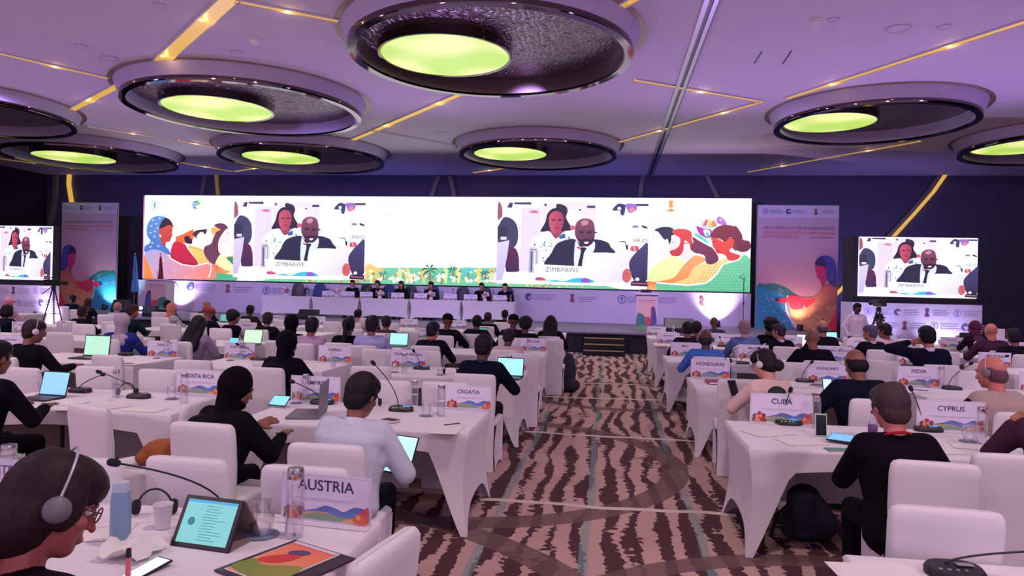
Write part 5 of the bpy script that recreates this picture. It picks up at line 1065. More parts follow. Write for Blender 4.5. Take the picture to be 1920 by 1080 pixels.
# far and middle audience: px of head centre, py of head top, description, look ...
A = [
 (17, 559, 15.35, 'in a pink cap seated far left before the small screen', dict(hair='turban', hcol=(226, 150, 168), top=(190, 150, 180), skin='pink')),
 (14, 574, 12.0, 'with thick black hair in a navy jacket at the left edge', dict(hair='bob', top=(24, 34, 62), pz='type')),
 (65, 600, 7.3, 'in a black top wearing white headphones facing the green laptop', dict(hair='short', hcol=(58, 36, 44), top=(22, 22, 34), skin='brown', headset=2, pz='big', custom=dict(lean=12, yaw=-8, hyaw=-28, hpitch=18, bulk=1.12, lh=(-.2, .42, .8), rh=(.34, .36, .80)))),
 (137, 553, 19.0, 'with short dark hair farthest back in front of the left banner', dict(hair='short', top=(30, 30, 50))),
 (166, 563, 17.3, 'with brown hair behind the dark figure left of the green-shirted one', dict(hair='thick', hcol=(66, 42, 48), top=(50, 40, 50))),
 (156, 576, 12.87, 'in black with arms spread beside a white bottle', dict(hair='thick', hcol=(50, 30, 36), top=(20, 18, 28), pz='wide')),
 (221, 574, 15.3, 'in a pale blue shirt seated left of the green-shirted one', dict(hair='balding', hcol=(140, 130, 150), top=(180, 186, 216), skin='tan')),
 (228, 589, 9.25, 'in a grey checked headscarf and bright blue dress', dict(hair='hijab', hcol=(176, 160, 178), top=(30, 40, 130), skin='brown', loose=.01, pz='left')),
 (249, 571, 12.02, 'in a dark green top reaching right, with brown hair', dict(hair='thick', hcol=(64, 34, 44), top=(20, 62, 66), skin='brown', pz='right')),
 (313, 563, 17.3, 'with black hair beside the white lectern', dict(hair='thick', top=(26, 26, 44), pz='left')),
 (323, 573, 14.75, 'in an orange headscarf', dict(hair='hijab', hcol=(196, 124, 96), top=(170, 180, 196), skin='brown', pz='right')),
 (388, 567, 17.3, 'in a beige cap farthest back', dict(hair='cap', hcol=(170, 132, 120), top=(62, 46, 56), skin='tan')),
 (391, 576, 14.0, 'in a red turban', dict(hair='turban', hcol=(150, 66, 64), top=(30, 26, 44), skin='brown')),
 (373, 596, 9.25, 'with long black hair over a grey top', dict(hair='verylong', hcol=(24, 22, 32), top=(140, 124, 150), pz='down')),
 (439, 583, 12.02, 'with curly dark hair in a black waistcoat turned to the right', dict(hair='afro', hcol=(28, 26, 40), top=(196, 176, 180), vest=(26, 26, 42), skin='brown', pz='right')),
 (470, 572, 15.3, 'in a brown jacket beside a green screen', dict(hair='short', top=(62, 48, 58))),
 (503, 588, 12.02, 'with brown hair and black shirt in front of the green laptop', dict(hair='thick', hcol=(56, 38, 46), top=(34, 28, 42), skin='brown')),
 (548, 592, 10.12, 'in a black headscarf seated behind the hooded figure', dict(hair='hijab', hcol=(20, 18, 30), top=(22, 20, 32), pz='type')),
 (541, 623, 7.3, 'in a black hood and quilted dark coat leaning right', dict(hair='hijab', hcol=(20, 20, 34), top=(22, 24, 40), loose=.02, custom=dict(lean=16, yaw=-12, hyaw=-8, hpitch=16, bulk=1.25, lh=(-.15, .42, .8), rh=(.36, .34, .8)))),
 (586, 595, 10.12, 'in a pink and white plaid shirt', dict(hair='thick', hcol=(24, 22, 34), top=(216, 190, 210), plaid=True, skin='brown')),
 (655, 595, 10.12, 'with long dark hair and black jacket left of the pale blue shirt', dict(hair='pony', hcol=(24, 24, 40), top=(26, 26, 46))),
 (672, 580, 14.75, 'with dark hair tied up, in a cream top', dict(hair='bun', hcol=(36, 24, 36), top=(196, 170, 180), skin='tan')),
 (699, 592, 10.12, 'in a pale blue shirt facing a small bright laptop', dict(hair='thick', hcol=(36, 28, 40), top=(166, 168, 214), skin='brown')),
 (725, 604, 12.02, 'with brown hair just right of the pale blue shirt', dict(hair='short', hcol=(50, 34, 46), top=(70, 44, 60), skin='brown')),
 (813, 604, 10.12, 'in a navy suit with a red lanyard, head turned right', dict(hair='thick', hcol=(34, 32, 46), top=(32, 32, 60), skin='tan', lan=(190, 60, 70), custom=dict(lean=12, hyaw=-22, hpitch=16, bulk=1.1, lh=(-.22, .40, .8), rh=(.22, .40, .8)))),
 (840, 589, 12.02, 'in a black cap and loose black jacket', dict(hair='capback', hcol=(20, 20, 34), top=(28, 28, 50), pz='wide')),
 (895, 591, 12.87, 'in a dark suit in the middle of the left block, seen from behind', dict(hair='short', top=(34, 34, 58), pz='big')),
 (915, 587, 15.3, 'with brown hair just right of the dark suited one', dict(hair='short', hcol=(60, 40, 50), top=(40, 36, 56), skin='brown')),
 (947, 582, 17.3, 'in a dark suit nearest the dais on the left of the aisle', dict(hair='short', top=(26, 26, 44))),
 (963, 590, 14.0, 'in a black cap with a white headset band and red collar', dict(hair='capback', hcol=(20, 20, 32), top=(28, 26, 42), headset=2, lan=(180, 60, 80))),
 (986, 596, 12.87, 'with a big mass of dark hair left of the one with long black hair', dict(hair='afro', hcol=(26, 24, 38), top=(30, 26, 44))),
 (1033, 593, 12.87, 'with long black hair at the aisle on the left', dict(hair='verylong', hcol=(24, 18, 30), top=(24, 20, 32))),
 (954, 625, 9.25, 'with round dark hair in a cream top behind a bottle', dict(hair='short', hcol=(40, 30, 40), top=(206, 182, 180), pz='down')),
 (908, 627, 7.2, 'in a navy suit at the aisle with an open laptop', dict(hair='short', hcol=(22, 22, 34), top=(22, 28, 54), lan=(40, 60, 140), custom=dict(lean=12, yaw=-6, hyaw=-6, hpitch=14, bulk=1.16, lh=(-.12, .40, .8), rh=(.30, .36, .8)))),
 (1289, 603, 12.02, 'in a dark shirt left of the maroon shirted one, right of the aisle', dict(hair='short', hcol=(30, 26, 36), top=(40, 38, 62), skin='brown')),
 (1306, 602, 14.0, 'in a maroon top right of the aisle', dict(hair='short', hcol=(46, 30, 36), top=(88, 40, 60), skin='brown')),
 (1339, 594, 15.3, 'with a shaved head against the bright stage light', dict(hair='bald', top=(58, 52, 104), skin='dark')),
 (1323, 618, 9.9, 'in a bright blue shirt with a headset', dict(hair='balding', hcol=(50, 40, 56), top=(70, 120, 200), skin='dark', headset=True, pz='big')),
 (1396, 601, 12.02, 'with fair greying hair in a blue-grey top', dict(hair='thick', hcol=(176, 140, 150), top=(92, 110, 168), skin='light', loose=.01)),
 (1444, 598, 12.87, 'with wavy black hair in black beside a smaller one', dict(hair='afro', hcol=(24, 22, 32), top=(24, 22, 36), pz='chin')),
 (1460, 607, 12.02, 'with brown hair, black jacket and white collar', dict(hair='short', hcol=(70, 50, 66), top=(28, 26, 44), collar=(210, 200, 224), skin='tan', pz='left')),
 (1523, 615, 9.9, 'with a bald brown head and broad black suit before a bright laptop', dict(hair='bald', top=(26, 26, 46), skin='brown', pz='big')),
 (1542, 600, 14.0, 'with thin grey hair in a dark suit in front of the right banner', dict(hair='balding', hcol=(110, 84, 96), top=(34, 28, 50), skin='tan')),
 (1631, 609, 12.02, 'with grey hair, dark suit and white collar under the camera', dict(hair='short', hcol=(110, 90, 120), top=(28, 26, 48), collar=(220, 205, 225), skin='tan', pz='left')),
 (1658, 606, 12.87, 'in a beige jacket under the video camera', dict(hair='short', hcol=(44, 32, 50), top=(216, 186, 190), skin='brown', pz='left')),
 (1738, 611, 9.9, 'in a navy suit with white collar raising the left hand', dict(hair='short', hcol=(22, 20, 36), top=(32, 32, 64), collar=(226, 214, 230), skin='tan', pz='ear')),
 (1826, 603, 15.35, 'in a maroon headscarf at the right', dict(hair='hijab', hcol=(88, 44, 74), top=(60, 34, 62), skin='brown', pz='left')),
 (1858, 606, 12.87, 'with a pinkish bald head in a maroon jacket', dict(hair='bald', top=(70, 40, 66), skin='pink', pz='big')),
 (1900, 616, 12.02, 'in a dark jacket at the right edge', dict(hair='thick', hcol=(34, 28, 40), top=(34, 34, 50), skin='brown')),
]
YM = {7.3: 7.05, 7.2: 7.0, 9.25: 9.45, 9.9: 9.95, 12.02: 12.15, 14.0: 12.75, 14.75: 14.95, 15.3: 15.35}
def blocked(x, y, f=.30, b=.40): return any(x0-.2 < x < x1+.2 and y0-b < y < y0+DEP+f for (_, _, _, x0, x1, y0) in tables)
placed = [(-16.7, 17.5), (9, 17.9), (-1.0, 9.3), (-.99, 7.0), (-1.6, 3.9), (-2.3, 4.3), (1.6, 4.1), (2.1, 6.5), (3.3, 6.45), (4.4, 6.2)]
def settle(px_, py_, Y):
    best = None
    for dy in (0, .1, -.1, .2, -.2, .3, -.3, .45, -.45, .6, -.6, .8, -.8, 1.0, -1.0, 1.3, -1.3, 1.6, -1.6, 2.0, -2.0):
        q = at_y(px_, py_, Y+dy); 
        if blocked(q.x, Y+dy): continue
        if all((q.x-a)**2*1.1+(Y+dy-b)**2 > .54**2 for a, b in placed): return q, Y+dy
        if best is None: best = (q, Y+dy)
    return best or (at_y(px_, py_, Y), Y)
for px_, py_, Y, d, kw in A:
    Y = YM.get(Y, Y); Y = Y-.2 if Y < 13.2 else Y-.1
    if px_ == 908: q = at_y(px_, py_, 7.1); Y = 7.0; placed.remove((-.99, 7.0))
    elif px_ == 137: q = at_y(px_, py_, Y)
    else: q, Y = settle(px_, py_, Y)
    placed.append((q.x, Y)); lab = 'person '+d
    cl = 'white covered chair occupied by the person '+' '.join(d.split()[:7])
    person(lab, q.x, Y, q.z, chlab=cl, px=(px_, py_), **kw)
# ---- nearer people
q = at_y(676, 705, 4.0); WS = person('person in a white shirt seated at the CROATIA table, head bent over a laptop', q.x-.03, 3.82, q.z, px=(681, 705), hair='thick', hcol=(26, 20, 30), collar=(214, 218, 232), top=(196, 204, 216), skin='brown', legs=(24, 26, 44), vox=.009, headset=False, chlab='white covered chair of the person in the white shirt, behind the AUSTRIA card',
    custom=dict(lean=15, yaw=-10, hyaw=-10, hpitch=28, bulk=1.3, lh=(-.06, .40, .80), rh=(.24, .34, .74)))
q = at_y(440, 697, 4.42); person('person in a black headscarf and black robe holding a small tablet', q.x-.11, 4.12, q.z, px=(447, 697), hair='hijab', hcol=(22, 16, 26), top=(22, 20, 30), skin='brown', legs=(22, 20, 30), vox=.009, loose=.03, ch=False,
    custom=dict(lean=24, yaw=-26, hyaw=-20, hpitch=26, bulk=1.42, lh=(.16, .42, .86), rh=(.40, .34, .82)))
q = at_y(104, 868, 1.75); person('person with dark brown tied hair, glasses and a headset in the left foreground', q.x-.05, 1.44, q.z, px=(102, 868), smin=.8, hair='tied', hcol=(52, 30, 36), top=(40, 24, 36), skin='rose', vox=.006, headset=True, glasses=True, eyes=True, ch=False,
    custom=dict(lean=27, yaw=-10, hyaw=-32, hpitch=30, bulk=1.05, lh=(-.12, .36, .8), rh=(.16, .40, .8)))
q = at_y(1660, 722, 4.25); person('person in a black jacket with red collar and grey-brown hair at the CUBA table', q.x+.06, 4.08, q.z, px=(1668, 722), hair='thick', loose=.012, hcol=(78, 60, 62), top=(24, 18, 32), skin='pink', vox=.009, lan=(170, 30, 50), legs=(24, 22, 30), ch=False,
    custom=dict(lean=13, yaw=10, hyaw=4, hpitch=20, bulk=1.2, lh=(-.12, .42, .8), rh=(.24, .40, .8)))
q = at_y(1427, 658, 6.65); person('person in a cream jacket with dark tied hair, glasses and headset holding a phone', q.x, 6.5, q.z, px=(1432, 658), hair='lowbun', hcol=(42, 28, 42), top=(226, 200, 190), skin='light', vox=.010, headset=2, glasses=True, legs=(30, 34, 46), chlab='white covered chair of the person in the cream jacket',
    custom=dict(lean=10, yaw=30, hyaw=22, hpitch=26, bulk=1.1, lh=(-.30, .30, .84), rh=(-.06, .40, .86)))
q = at_y(1604, 658, 6.6); person('person in a wide navy suit with a balding head at the HUNGARY card', q.x, 6.4, q.z, px=(1604, 658), hair='balding', hcol=(30, 22, 30), top=(26, 32, 60), skin='brown', vox=.010, ch=True, chlab='white covered chair of the person in the wide navy suit',
    custom=dict(lean=16, yaw=6, hyaw=4, hpitch=30, bulk=1.3, lh=(-.30, .36, .84), rh=(.14, .42, .8)))
q = at_y(1856, 668, 6.35); person('person with a bald head in a beige waistcoat leaning on the INDIA table', q.x, 6.0, q.z, px=(1858, 668), hair='balding', hcol=(120, 84, 100), top=(54, 30, 54), vest=(176, 156, 150), skin='pink', vox=.010, headset=True, chlab='white covered chair of the person in the beige waistcoat',
    custom=dict(lean=12, yaw=16, hyaw=26, hpitch=16, bulk=1.3, lh=(-.42, .30, .80), rh=(.20, .40, .8)))
person('person in a dark navy jacket cut by the left edge at the COSTA RICA table', at_y(-38, 700, 4.5).x, 4.45, None, hair='short', top=(20, 20, 36), skin='brown', legs=(16, 16, 26), vox=.012, chlab='white covered chair cut by the left edge of the photo',
    custom=dict(lean=14, yaw=-10, bulk=1.15, lh=(-.10, .42, .8), rh=(.24, .38, .80)))
person('person cut by the right edge in a brown top with one forearm raised', at_y(1965, 760, 4.9).x, 4.75, None, hair='short', top=(70, 40, 60), skin='tan', vox=.012, ch=False, custom=dict(lean=8, lh=(-.14, .28, .98), rh=(.2, .4, .8)))
# dais
dz = SZ
D = [(661, 529, 'black suit and white shirt, leftmost on the dais', dict(top=(26, 26, 42), collar=(220, 215, 235), skin='tan')), (708, 532, 'dark jacket behind pink flowers, before a blue chair', dict(hair='thick', top=(30, 30, 50), skin='tan')),
     (752, 533, 'dark top with long hair at the dais', dict(hair='long', hcol=(30, 20, 26), top=(34, 26, 36), skin='tan')), (808, 536, 'dark jacket behind the middle flowers at the dais', dict(hair='thick', top=(30, 30, 50), skin='tan')),
     (903, 535, 'black suit behind the right flowers at the dais', dict(top=(28, 26, 40), skin='tan')), (947, 533, 'dark suit and tie, rightmost on the dais', dict(top=(26, 26, 44), collar=(220, 215, 235), skin='light'))]
for px_, py_, d, kw in D:
    q = at_y(px_, py_, 24.2); person('person facing the hall in '+d, q.x, 24.25, None, pz='dais', rz=PI, floor=SZ, ch=False, eyes=True, **kw)
# camera operator
q = at_y(1605, 600, 17.6); person('person in a loose white shirt standing beside the video camera', q.x, 17.6, 1.62, hair='short', hcol=(24, 20, 30), top=(222, 206, 222), skin='deep', legs=(40, 34, 50), loose=.015, vox=.012, ch=False, eyes=True,
    rz=PI*1.05, custom=dict(stand=True, lean=3, hpitch=6, lh=(-.22, .08, .86), rh=(.22, .10, .88)))
q = at_y(1675, 594, 17.4); person('person in a brimmed hat and headphones seated behind a laptop under the right screen', q.x, 18.3, None, hair='hat', hcol=(40, 36, 60), top=(80, 90, 140), skin='brown', pz='dais', rz=PI, headset=True, eyes=True, chlab='white covered chair of the person in the brimmed hat')
# ================================================================ empty chairs
def chair_px(pl, pr, rz=0, label='', ztop=.95):
    """two top corners of the backrest in the photo"""
    mx, my = (pl[0]+pr[0])/2, (pl[1]+pr[1])/2; p = at_z(mx, my, ztop); c_, s_ = math.cos(rz), math.sin(rz); return chair(p.x-.26*s_, p.y+.26*c_, rz, label)
near_ch = [((120, 757), (217, 762), -.35, 'tall white covered chair turned slightly, pushed against the COSTA RICA table'), ((315, 790), (447, 795), -.06, 'white covered chair with its back to the camera left of the black robed person'),
    ((268, 882), (435, 890), -.03, 'white covered chair just beyond the AUSTRIA table behind the gooseneck microphone'), ((75, 866), (225, 876), .02, 'white covered chair behind the head of the person in the left foreground'),
    ((495, 900), (650, 908), 0, 'white covered chair hidden behind the AUSTRIA card and bottle'), ((700, 985), (742, 1050), PI/2-.2, 'white covered chair at the aisle end of the AUSTRIA table'),
    ((1675, 863), (1830, 868), -.08, 'white covered chair behind the person in black at the CUBA table'), ((1655, 965), (1890, 985), -.08, 'low white covered chair back in the lower right foreground'), ((1822, 850), (1975, 853), .0, 'large greyish covered chair back at the right edge'),
    ((690, 724), (767, 727), 0, 'white covered chair beyond the CROATIA table, right of the white shirted head'), ((798, 733), (872, 735), 0, 'white covered chair back seen behind the CROATIA bottle'),
    ((658, 687), (733, 686), .1, 'white covered chair with a wide back left of the GUINEA-BISSAU card'), ((147, 697), (215, 699), 0, 'white covered chair behind the two microphones on the left'), ((267, 703), (333, 705), 0, 'white covered chair left of the COSTA RICA bottle'),
    ((328, 674), (398, 676), .05, 'white covered chair in front of the GREECE table'), ((470, 686), (547, 689), 0, 'white covered chair beside the person in the black hood'), ((168, 664), (237, 667), -.15, 'white covered chair right of the green laptop with a bottle before it'),
    ((25, 688), (52, 690), 0, 'white covered chair beside the blue laptop at the left'), ((690, 648), (727, 650), 0, 'white covered chair beyond the GUINEA card'), ((785, 664), (809, 666), 0, 'white covered chair right of the GUINEA-BISSAU card'),
    ((837, 667), (857, 668), 0, 'white covered chair between two navy suits'), ((1575, 770), (1660, 775), 0, 'white covered chair beyond the CUBA table behind the phone and purple bottle'), ((1860, 742), (1935, 746), 0, 'white covered chair right of the CYPRUS card bottle'),
    ((1610, 738), (1665, 740), .0, 'white covered chair left of the INDIA table'), ((1455, 678), (1515, 680), 0, 'white covered chair right of the cream jacket'), ((1800, 703), (1860, 706), 0, 'white covered chair beyond the INDIA table microphone'),
    ((1745, 658), (1800, 660), 0, 'white covered chair right of the MAURITANIA card'), ((1617, 653), (1664, 655), 0, 'white covered chair left of the MAURITANIA card'), ((1013, 634), (1054, 636), 0, 'tall white covered chair at the aisle beyond the MALDIVES card'), 
    ((0, 662), (34, 664), 0, 'white covered chair at the left edge below the person in headphones')]
for a, b, rz, lb in near_ch:
    zt = .95
    if 'low white' in lb: zt = .90
    mx, my = (a[0]+b[0])/2, (a[1]+b[1])/2; done = False; force = 'black robed' in lb or 'person in black at the CUBA' in lb or 'lower right' in lb or 'at the right edge' in lb or 'aisle end' in lb or 'COSTA RICA table' in lb
    for dy in (0, .12, -.12, .25, -.25, .4, -.4, .55, -.55, .7, .85):
        p = at_z(mx, my, zt); p = at_y(mx, my, p.y+dy); cx_, cy_ = p.x-.26*math.sin(rz), p.y+.26*math.cos(rz)
        if force or (free(cx_, cy_, .44) and not blocked(cx_, cy_, .25, .24)): chair(cx_, cy_, rz, lb); done = True; break
    if not done: print('SKIP', lb)
def hits_table(x, y): return any(x0-.12 < x < x1+.12 and y0-.12 < y < y0+DEP+.2 for (_, _, _, x0, x1, y0) in tables)
chair(-1.1, 9.3, .1, 'white covered chair at the aisle just beyond the table of the person in navy')
SIDEW = {'l': 'left', 'r': 'right'}
for (r, s, ci, x0, x1, y0) in tables:
    if r == 0: continue
    for j, x in enumerate((x0+.33, (x0+x1)/2+.05, x1-.33)):
        for k, y in ((0, y0-.55), (1, y0-1.45)):
            if r == 1 and s == 'l' and ci < 2: continue
            if r == 1 and s == 'r' and ci == 0: continue
            x_ = x+random.uniform(-.06, .06); y_ = y+random.uniform(-.06, .06)
            if j == 1 and k == 0: continue
            if free(x_, y_, .60) and not blocked(x_, y_, .30, .26) and vis(x_, y_, .8, 20):
                chair(x_, y_, random.uniform(-.12, .12), 'empty covered chair, %s block, %s row, %s table, %s seat of the %s line' % (SIDEW[s], ordn[r], ordn[ci], ('left', 'middle', 'right')[j], ('front', 'back')[k]))
# ================================================================ things on the stage
WB = mat('stage_white', (.72, .68, .8), .6)
def ypx(x, y, Y): q = at_y(x, y, Y); return q
def stage_table(x0, x1, Y, lab):
    L = x1-x0; t = thing('dais_table', lab, 'table', ((x0+x1)/2, Y+.35, SZ+.002), 0, 'white covered tables of the dais'); H = .70; D = .7
    mb = MB(); mb.grid([[(x, y, H) for x in np.linspace(-L/2, L/2, 6)] for y in (-D/2, D/2)])
    pts = []
    P = [(-L/2, D/2), (-L/2, -D/2), (L/2, -D/2), (L/2, D/2)]
    for k in range(3):
        a, b = P[k], P[k+1]; rows = []
        for j in range(9):
            t_ = j/8; row = []
            for i in range(21):
                s = i/20; x = a[0]+(b[0]-a[0])*s; y = a[1]+(b[1]-a[1])*s; e = min(s, 1-s)*math.hypot(b[0]-a[0], b[1]-a[1]); zb = (.10 if k == 1 else .12)*(1-math.exp(-e/.12))+.004; z = H-(H-zb)*t_
                ins = .05*math.sin(PI*t_); y2 = y+(ins*.4 if k == 1 else 0); x2 = x+(0 if k == 1 else (ins if k == 0 else -ins))
                if k == 1: x2 = x*(1-2*ins/L*max(0, 1-e/.3))
                row.append((x2, y2, z))
            rows.append(row)
        mb.grid(rows)
    link('stretch_cover', mb.mesh('stretch_cover', 1.1), W_FAB, t); lg = MB().tube([(0, 0, .002), (0, 0, H-.01)], .02, 8).mesh('leg', 1)
    for sx in (-1, 1):
        for sy in (-1, 1): link('leg', lg, DARKM, t, (sx*(L/2-.15), sy*(D/2-.1), 0))
    return t
DY = 23.4
for i, (a, b) in enumerate(((489, 582), (584, 673), (675, 766), (768, 864), (866, 966))):
    stage_table(ypx(a, 560, DY).x, ypx(b, 560, DY).x, DY, 'white covered dais table on the stage, %s from the left' % ['first', 'second', 'third', 'fourth', 'fifth'][i])
# executive chairs
def exec_chair(x, Y, m, lab, hz=1.28):
    t = thing('high_back_chair', lab, 'chair', (x, Y, SZ), 0, 'high backed chairs of the dais')
    rows = []
    for z, w, y in ((.45, .21, .22), (.6, .25, .25), (.85, .25, .28), (1.05, .22, .31), (1.15, .18, .33), (1.17, .12, .335)): rows.append([(-w, y, z), (-w*.9, y-.035, z), (w*.9, y-.035, z), (w, y, z), (w*.9, y+.05, z), (-w*.9, y+.05, z)])
    mb = MB().grid(rows, closed=True); n = len(mb.v); mb.f += [tuple(range(n-6, n)), tuple(range(6))[::-1]]; mb.m += [0, 0]; link('backrest', mb.mesh('backrest', 1), m, t)
    link('seat', MB().box(-.25, .25, -.22, .24, .42, .50).mesh('seat', bevel=.03), m, t); link('gas_post', MB().lathe([(.03, .06), (.03, .42)], 12).mesh('gas_post', 1), DARKM, t)
    st_ = MB(); [st_.box(0, .28, -.025, .025, .03, .07, M=Matrix.Rotation(k*2*PI/5, 4, 'Z')) for k in range(5)]; st_.lathe([(.045, .02), (.045, .09)], 12); link('star_base', st_.mesh('star_base'), DARKM, t)
    [link('caster', MB().ell((.27*math.cos(k*2*PI/5), .27*math.sin(k*2*PI/5), .022), (.024, .016, .022), None, 10, 6).mesh('caster', 3), BLK, t) for k in range(5)]
    for s in (-1, 1): link('armrest', MB().tube([(s*.27, .2, .48), (s*.29, .05, .68), (s*.29, -.18, .68), (s*.26, -.18, .47)], .018, 8).mesh('armrest', 3), DARKM, t)
    return t
LEA = mat('dark_leather', (.03, .026, .05), .45); LEB = mat('blue_fabric_chair', (.03, .06, .22), .7); BRL = mat('brown_leather', (.07, .05, .07), .5)
for px_, m, lab in ((549, BRL, 'empty dark brown high backed chair, leftmost on the dais'), (590, LEB, 'empty blue high backed chair on the dais'), (679, LEA, 'dark high backed chair right of the leftmost suited person on the dais'), (722, LEB, 'blue high backed chair behind the pink flowers'),
                    (763, LEA, 'dark high backed chair right of the long haired person on the dais'), (806, LEB, 'high backed chair behind the middle flowers'), (863, LEA, 'empty dark high backed chair between middle and right flowers'), (905, LEA, 'dark high backed chair behind the right flowers'), (948, LEA, 'dark high backed chair, rightmost on the dais')):
    exec_chair(ypx(px_, 550, 24.35).x, 24.5, m, lab)
# cards, flowers, bottles on the dais
dz = SZ+.702
for i, px_ in enumerate((615, 652, 686, 745, 788, 844, 882, 937)):
    q = ypx(px_, 565, DY+.12); name_card(q.x, DY+.14, dz, '', 'white name card on the dais, %s from the left' % ['first', 'second', 'third', 'fourth', 'fifth', 'sixth', 'seventh', 'eighth'][i], 0, 1.05)
def flowers(x, Y, z, lab, sd):
    rr = random.Random(sd); t = thing('flower_arrangement', lab, 'flowers', (x, Y, z), 0, 'flower arrangements on the dais')
    link('vase', MB().lathe([(.001, .001), (.045, .001), (.07, .04), (.065, .08), (.045, .10), (.001, .10)], 18).mesh('vase', 3), WB, t)
    cols = [mat('petal_white', (.8, .74, .78), .6), mat('petal_pink', (.75, .2, .3), .6)] if 'pet' not in LIT else LIT['pet']; LIT['pet'] = cols
    lf = MB()
    for k in range(14):
        a = rr.uniform(0, 6.28); r = rr.uniform(.05, .16); p = Vector((r*math.cos(a), r*math.sin(a)*.7, .13+rr.uniform(0, .12))); lf.tube([(0, 0, .09), p*.6+Vector((0, 0, .05)), p], [.004, .003, .002], 5); lf.ell(p, (.03, .012, .02), rot(rr.uniform(0, 360), rr.uniform(-40, 40)), 8, 5)
    tag(link('leaves', lf.mesh('leaves', 3), mat('leaf_green', (.05, .14, .06), .6) if 'lf' not in LIT else LIT['lf'], t), kind='stuff'); LIT['lf'] = t.children[-1].data.materials[0] if len(t.children) else None
    for k in range(11):
        a = rr.uniform(0, 6.28); r = rr.uniform(.02, .15); c = Vector((r*math.cos(a), r*math.sin(a)*.7-.02, .16+rr.uniform(0, .14))); mb = MB()
        for q in range(6): mb.ell(c+Vector((.024*math.cos(q*1.047), .01, .024*math.sin(q*1.047))), (.02, .01, .02), None, 8, 5)
        mb.ell(c, (.014, .014, .014), None, 8, 5); link('blossom', mb.mesh('blossom', 3), cols[k % 2], t)
for i, (px_, lab) in enumerate(((536, 'white flower arrangement on the dais, leftmost'), (630, 'white and pink flower arrangement on the dais beside the second name card'), (712, 'pink flower arrangement on the dais in front of the blue chair'), (808, 'pink and white flower arrangement in the middle of the dais'), (909, 'pink and white flower arrangement at the right of the dais'))):
    flowers(ypx(px_, 565, DY+.2).x, DY+.2, dz, lab, i)
for i, px_ in enumerate((575, 728, 770, 826, 957, 893)): bottle(ypx(px_, 565, DY+.35).x, DY+.4, dz, 'small glass bottle on the dais, %s from the left' % ['first', 'second', 'third', 'fifth', 'sixth', 'fourth'][i] if False else 'glass bottle on the dais %s' % ['left of the second flowers', 'beside the blue chair', 'left of the middle flowers', 'right of the middle flowers', 'at its right end', 'left of the right flowers'][i], .9)
for i, px_ in enumerate((600, 668, 731, 797, 850, 925)): mic(ypx(px_, 565, DY+.4).x, DY+.3, dz, 'gooseneck microphone on the dais table, %s from the left' % ['first', 'second', 'third', 'fourth', 'fifth', 'sixth'][i], .34, (0, .08), PI)
# lecterns
def lectern(px0, px1, pyt, Y, lab, flip=False, mich=True):
    a = ypx(px0, pyt, Y); b = ypx(px1, pyt, Y); W = b.x-a.x; H = a.z-SZ; t = thing('lectern', lab, 'lectern', ((a.x+b.x)/2, Y, SZ+.002))
    link('front_panel', MB().box(-W/2, W/2, -.03, 0, 0, H-.08).mesh('front_panel', bevel=.005), WB, t); link('side_panel', MB().box(-W/2+.01, -W/2+.04, 0.001, .45, 0, H-.08).mesh('side_panel', bevel=.004), WB, t); link('side_panel', MB().box(W/2-.04, W/2-.01, .001, .45, 0, H-.08).mesh('side_panel', bevel=.004), WB, t)
    M = Matrix.Translation((0, .2, H-.05)) @ Matrix.Rotation(math.radians(-8), 4, 'X'); link('reading_top', MB().box(-W/2-.03, W/2+.03, -.27, .28, -.02, .02, M=M).mesh('reading_top', bevel=.006), WB, t)
    p = Pic(lambda u, v: ((-W/2+.02+(1-u if flip else u)*(W-.04)), .02+(1-v)*(H-.12)), .0006)
    p.rect(0, 0, 1, 1, (222, 180, 178), (236, 188, 168)); p.poly([(0, .55), (.2, .5), (.45, .62), (.6, .75), (.55, 1), (0, 1)], (70, 130, 120)); p.poly([(.72, .35), (.8, .28), (.9, .33), (.97, .5), (1, .85), (.6, .9), (.55, .72), (.7, .66)], (66, 72, 140), (100, 100, 150)); p.poly([(.74, .4), (.82, .42), (.82, .52), (.74, .5)], (190, 60, 90)); p.poly([(.4, .64), (.6, .6), (.72, .7), (.6, .84), (.45, .8)], (222, 76, 84)); p.poly([(0, .9), (.3, .84), (.7, .88), (1, .82), (1, 1), (0, 1)], (120, 160, 110)); p.line([(.1, .1), (.9, .1)], .02, (150, 130, 160)); p.line([(.1, .16), (.8, .16)], .015, (210, 110, 120))
    link('printed_picture', p.mesh('printed_picture'), PRINT, t, (0, -.032, 0)); link('gooseneck_mic', MB().tube([(0, .1, H-.04), (0, .05, H+.15), (.02, .0, H+.28)], [.006, .005, .014], 8).mesh('gooseneck_mic', 3), BLK, t); return t
lectern(273, 314, 523, 23.6, 'white printed lectern at the left end of the stage', True)
k = lectern(1194, 1233, 550, 21.2, 'white printed lectern on the stage right of the steps'); a = ypx(1202, 550, 21.2); b = ypx(1222, 550, 21.2)
tag(link('prompter_box', MB().box(a.x, b.x, 21.3, 21.5, a.z-.02+.05, a.z+.12).mesh('prompter_box', bevel=.01), BLK), 'small black box on top of the right lectern', 'display')
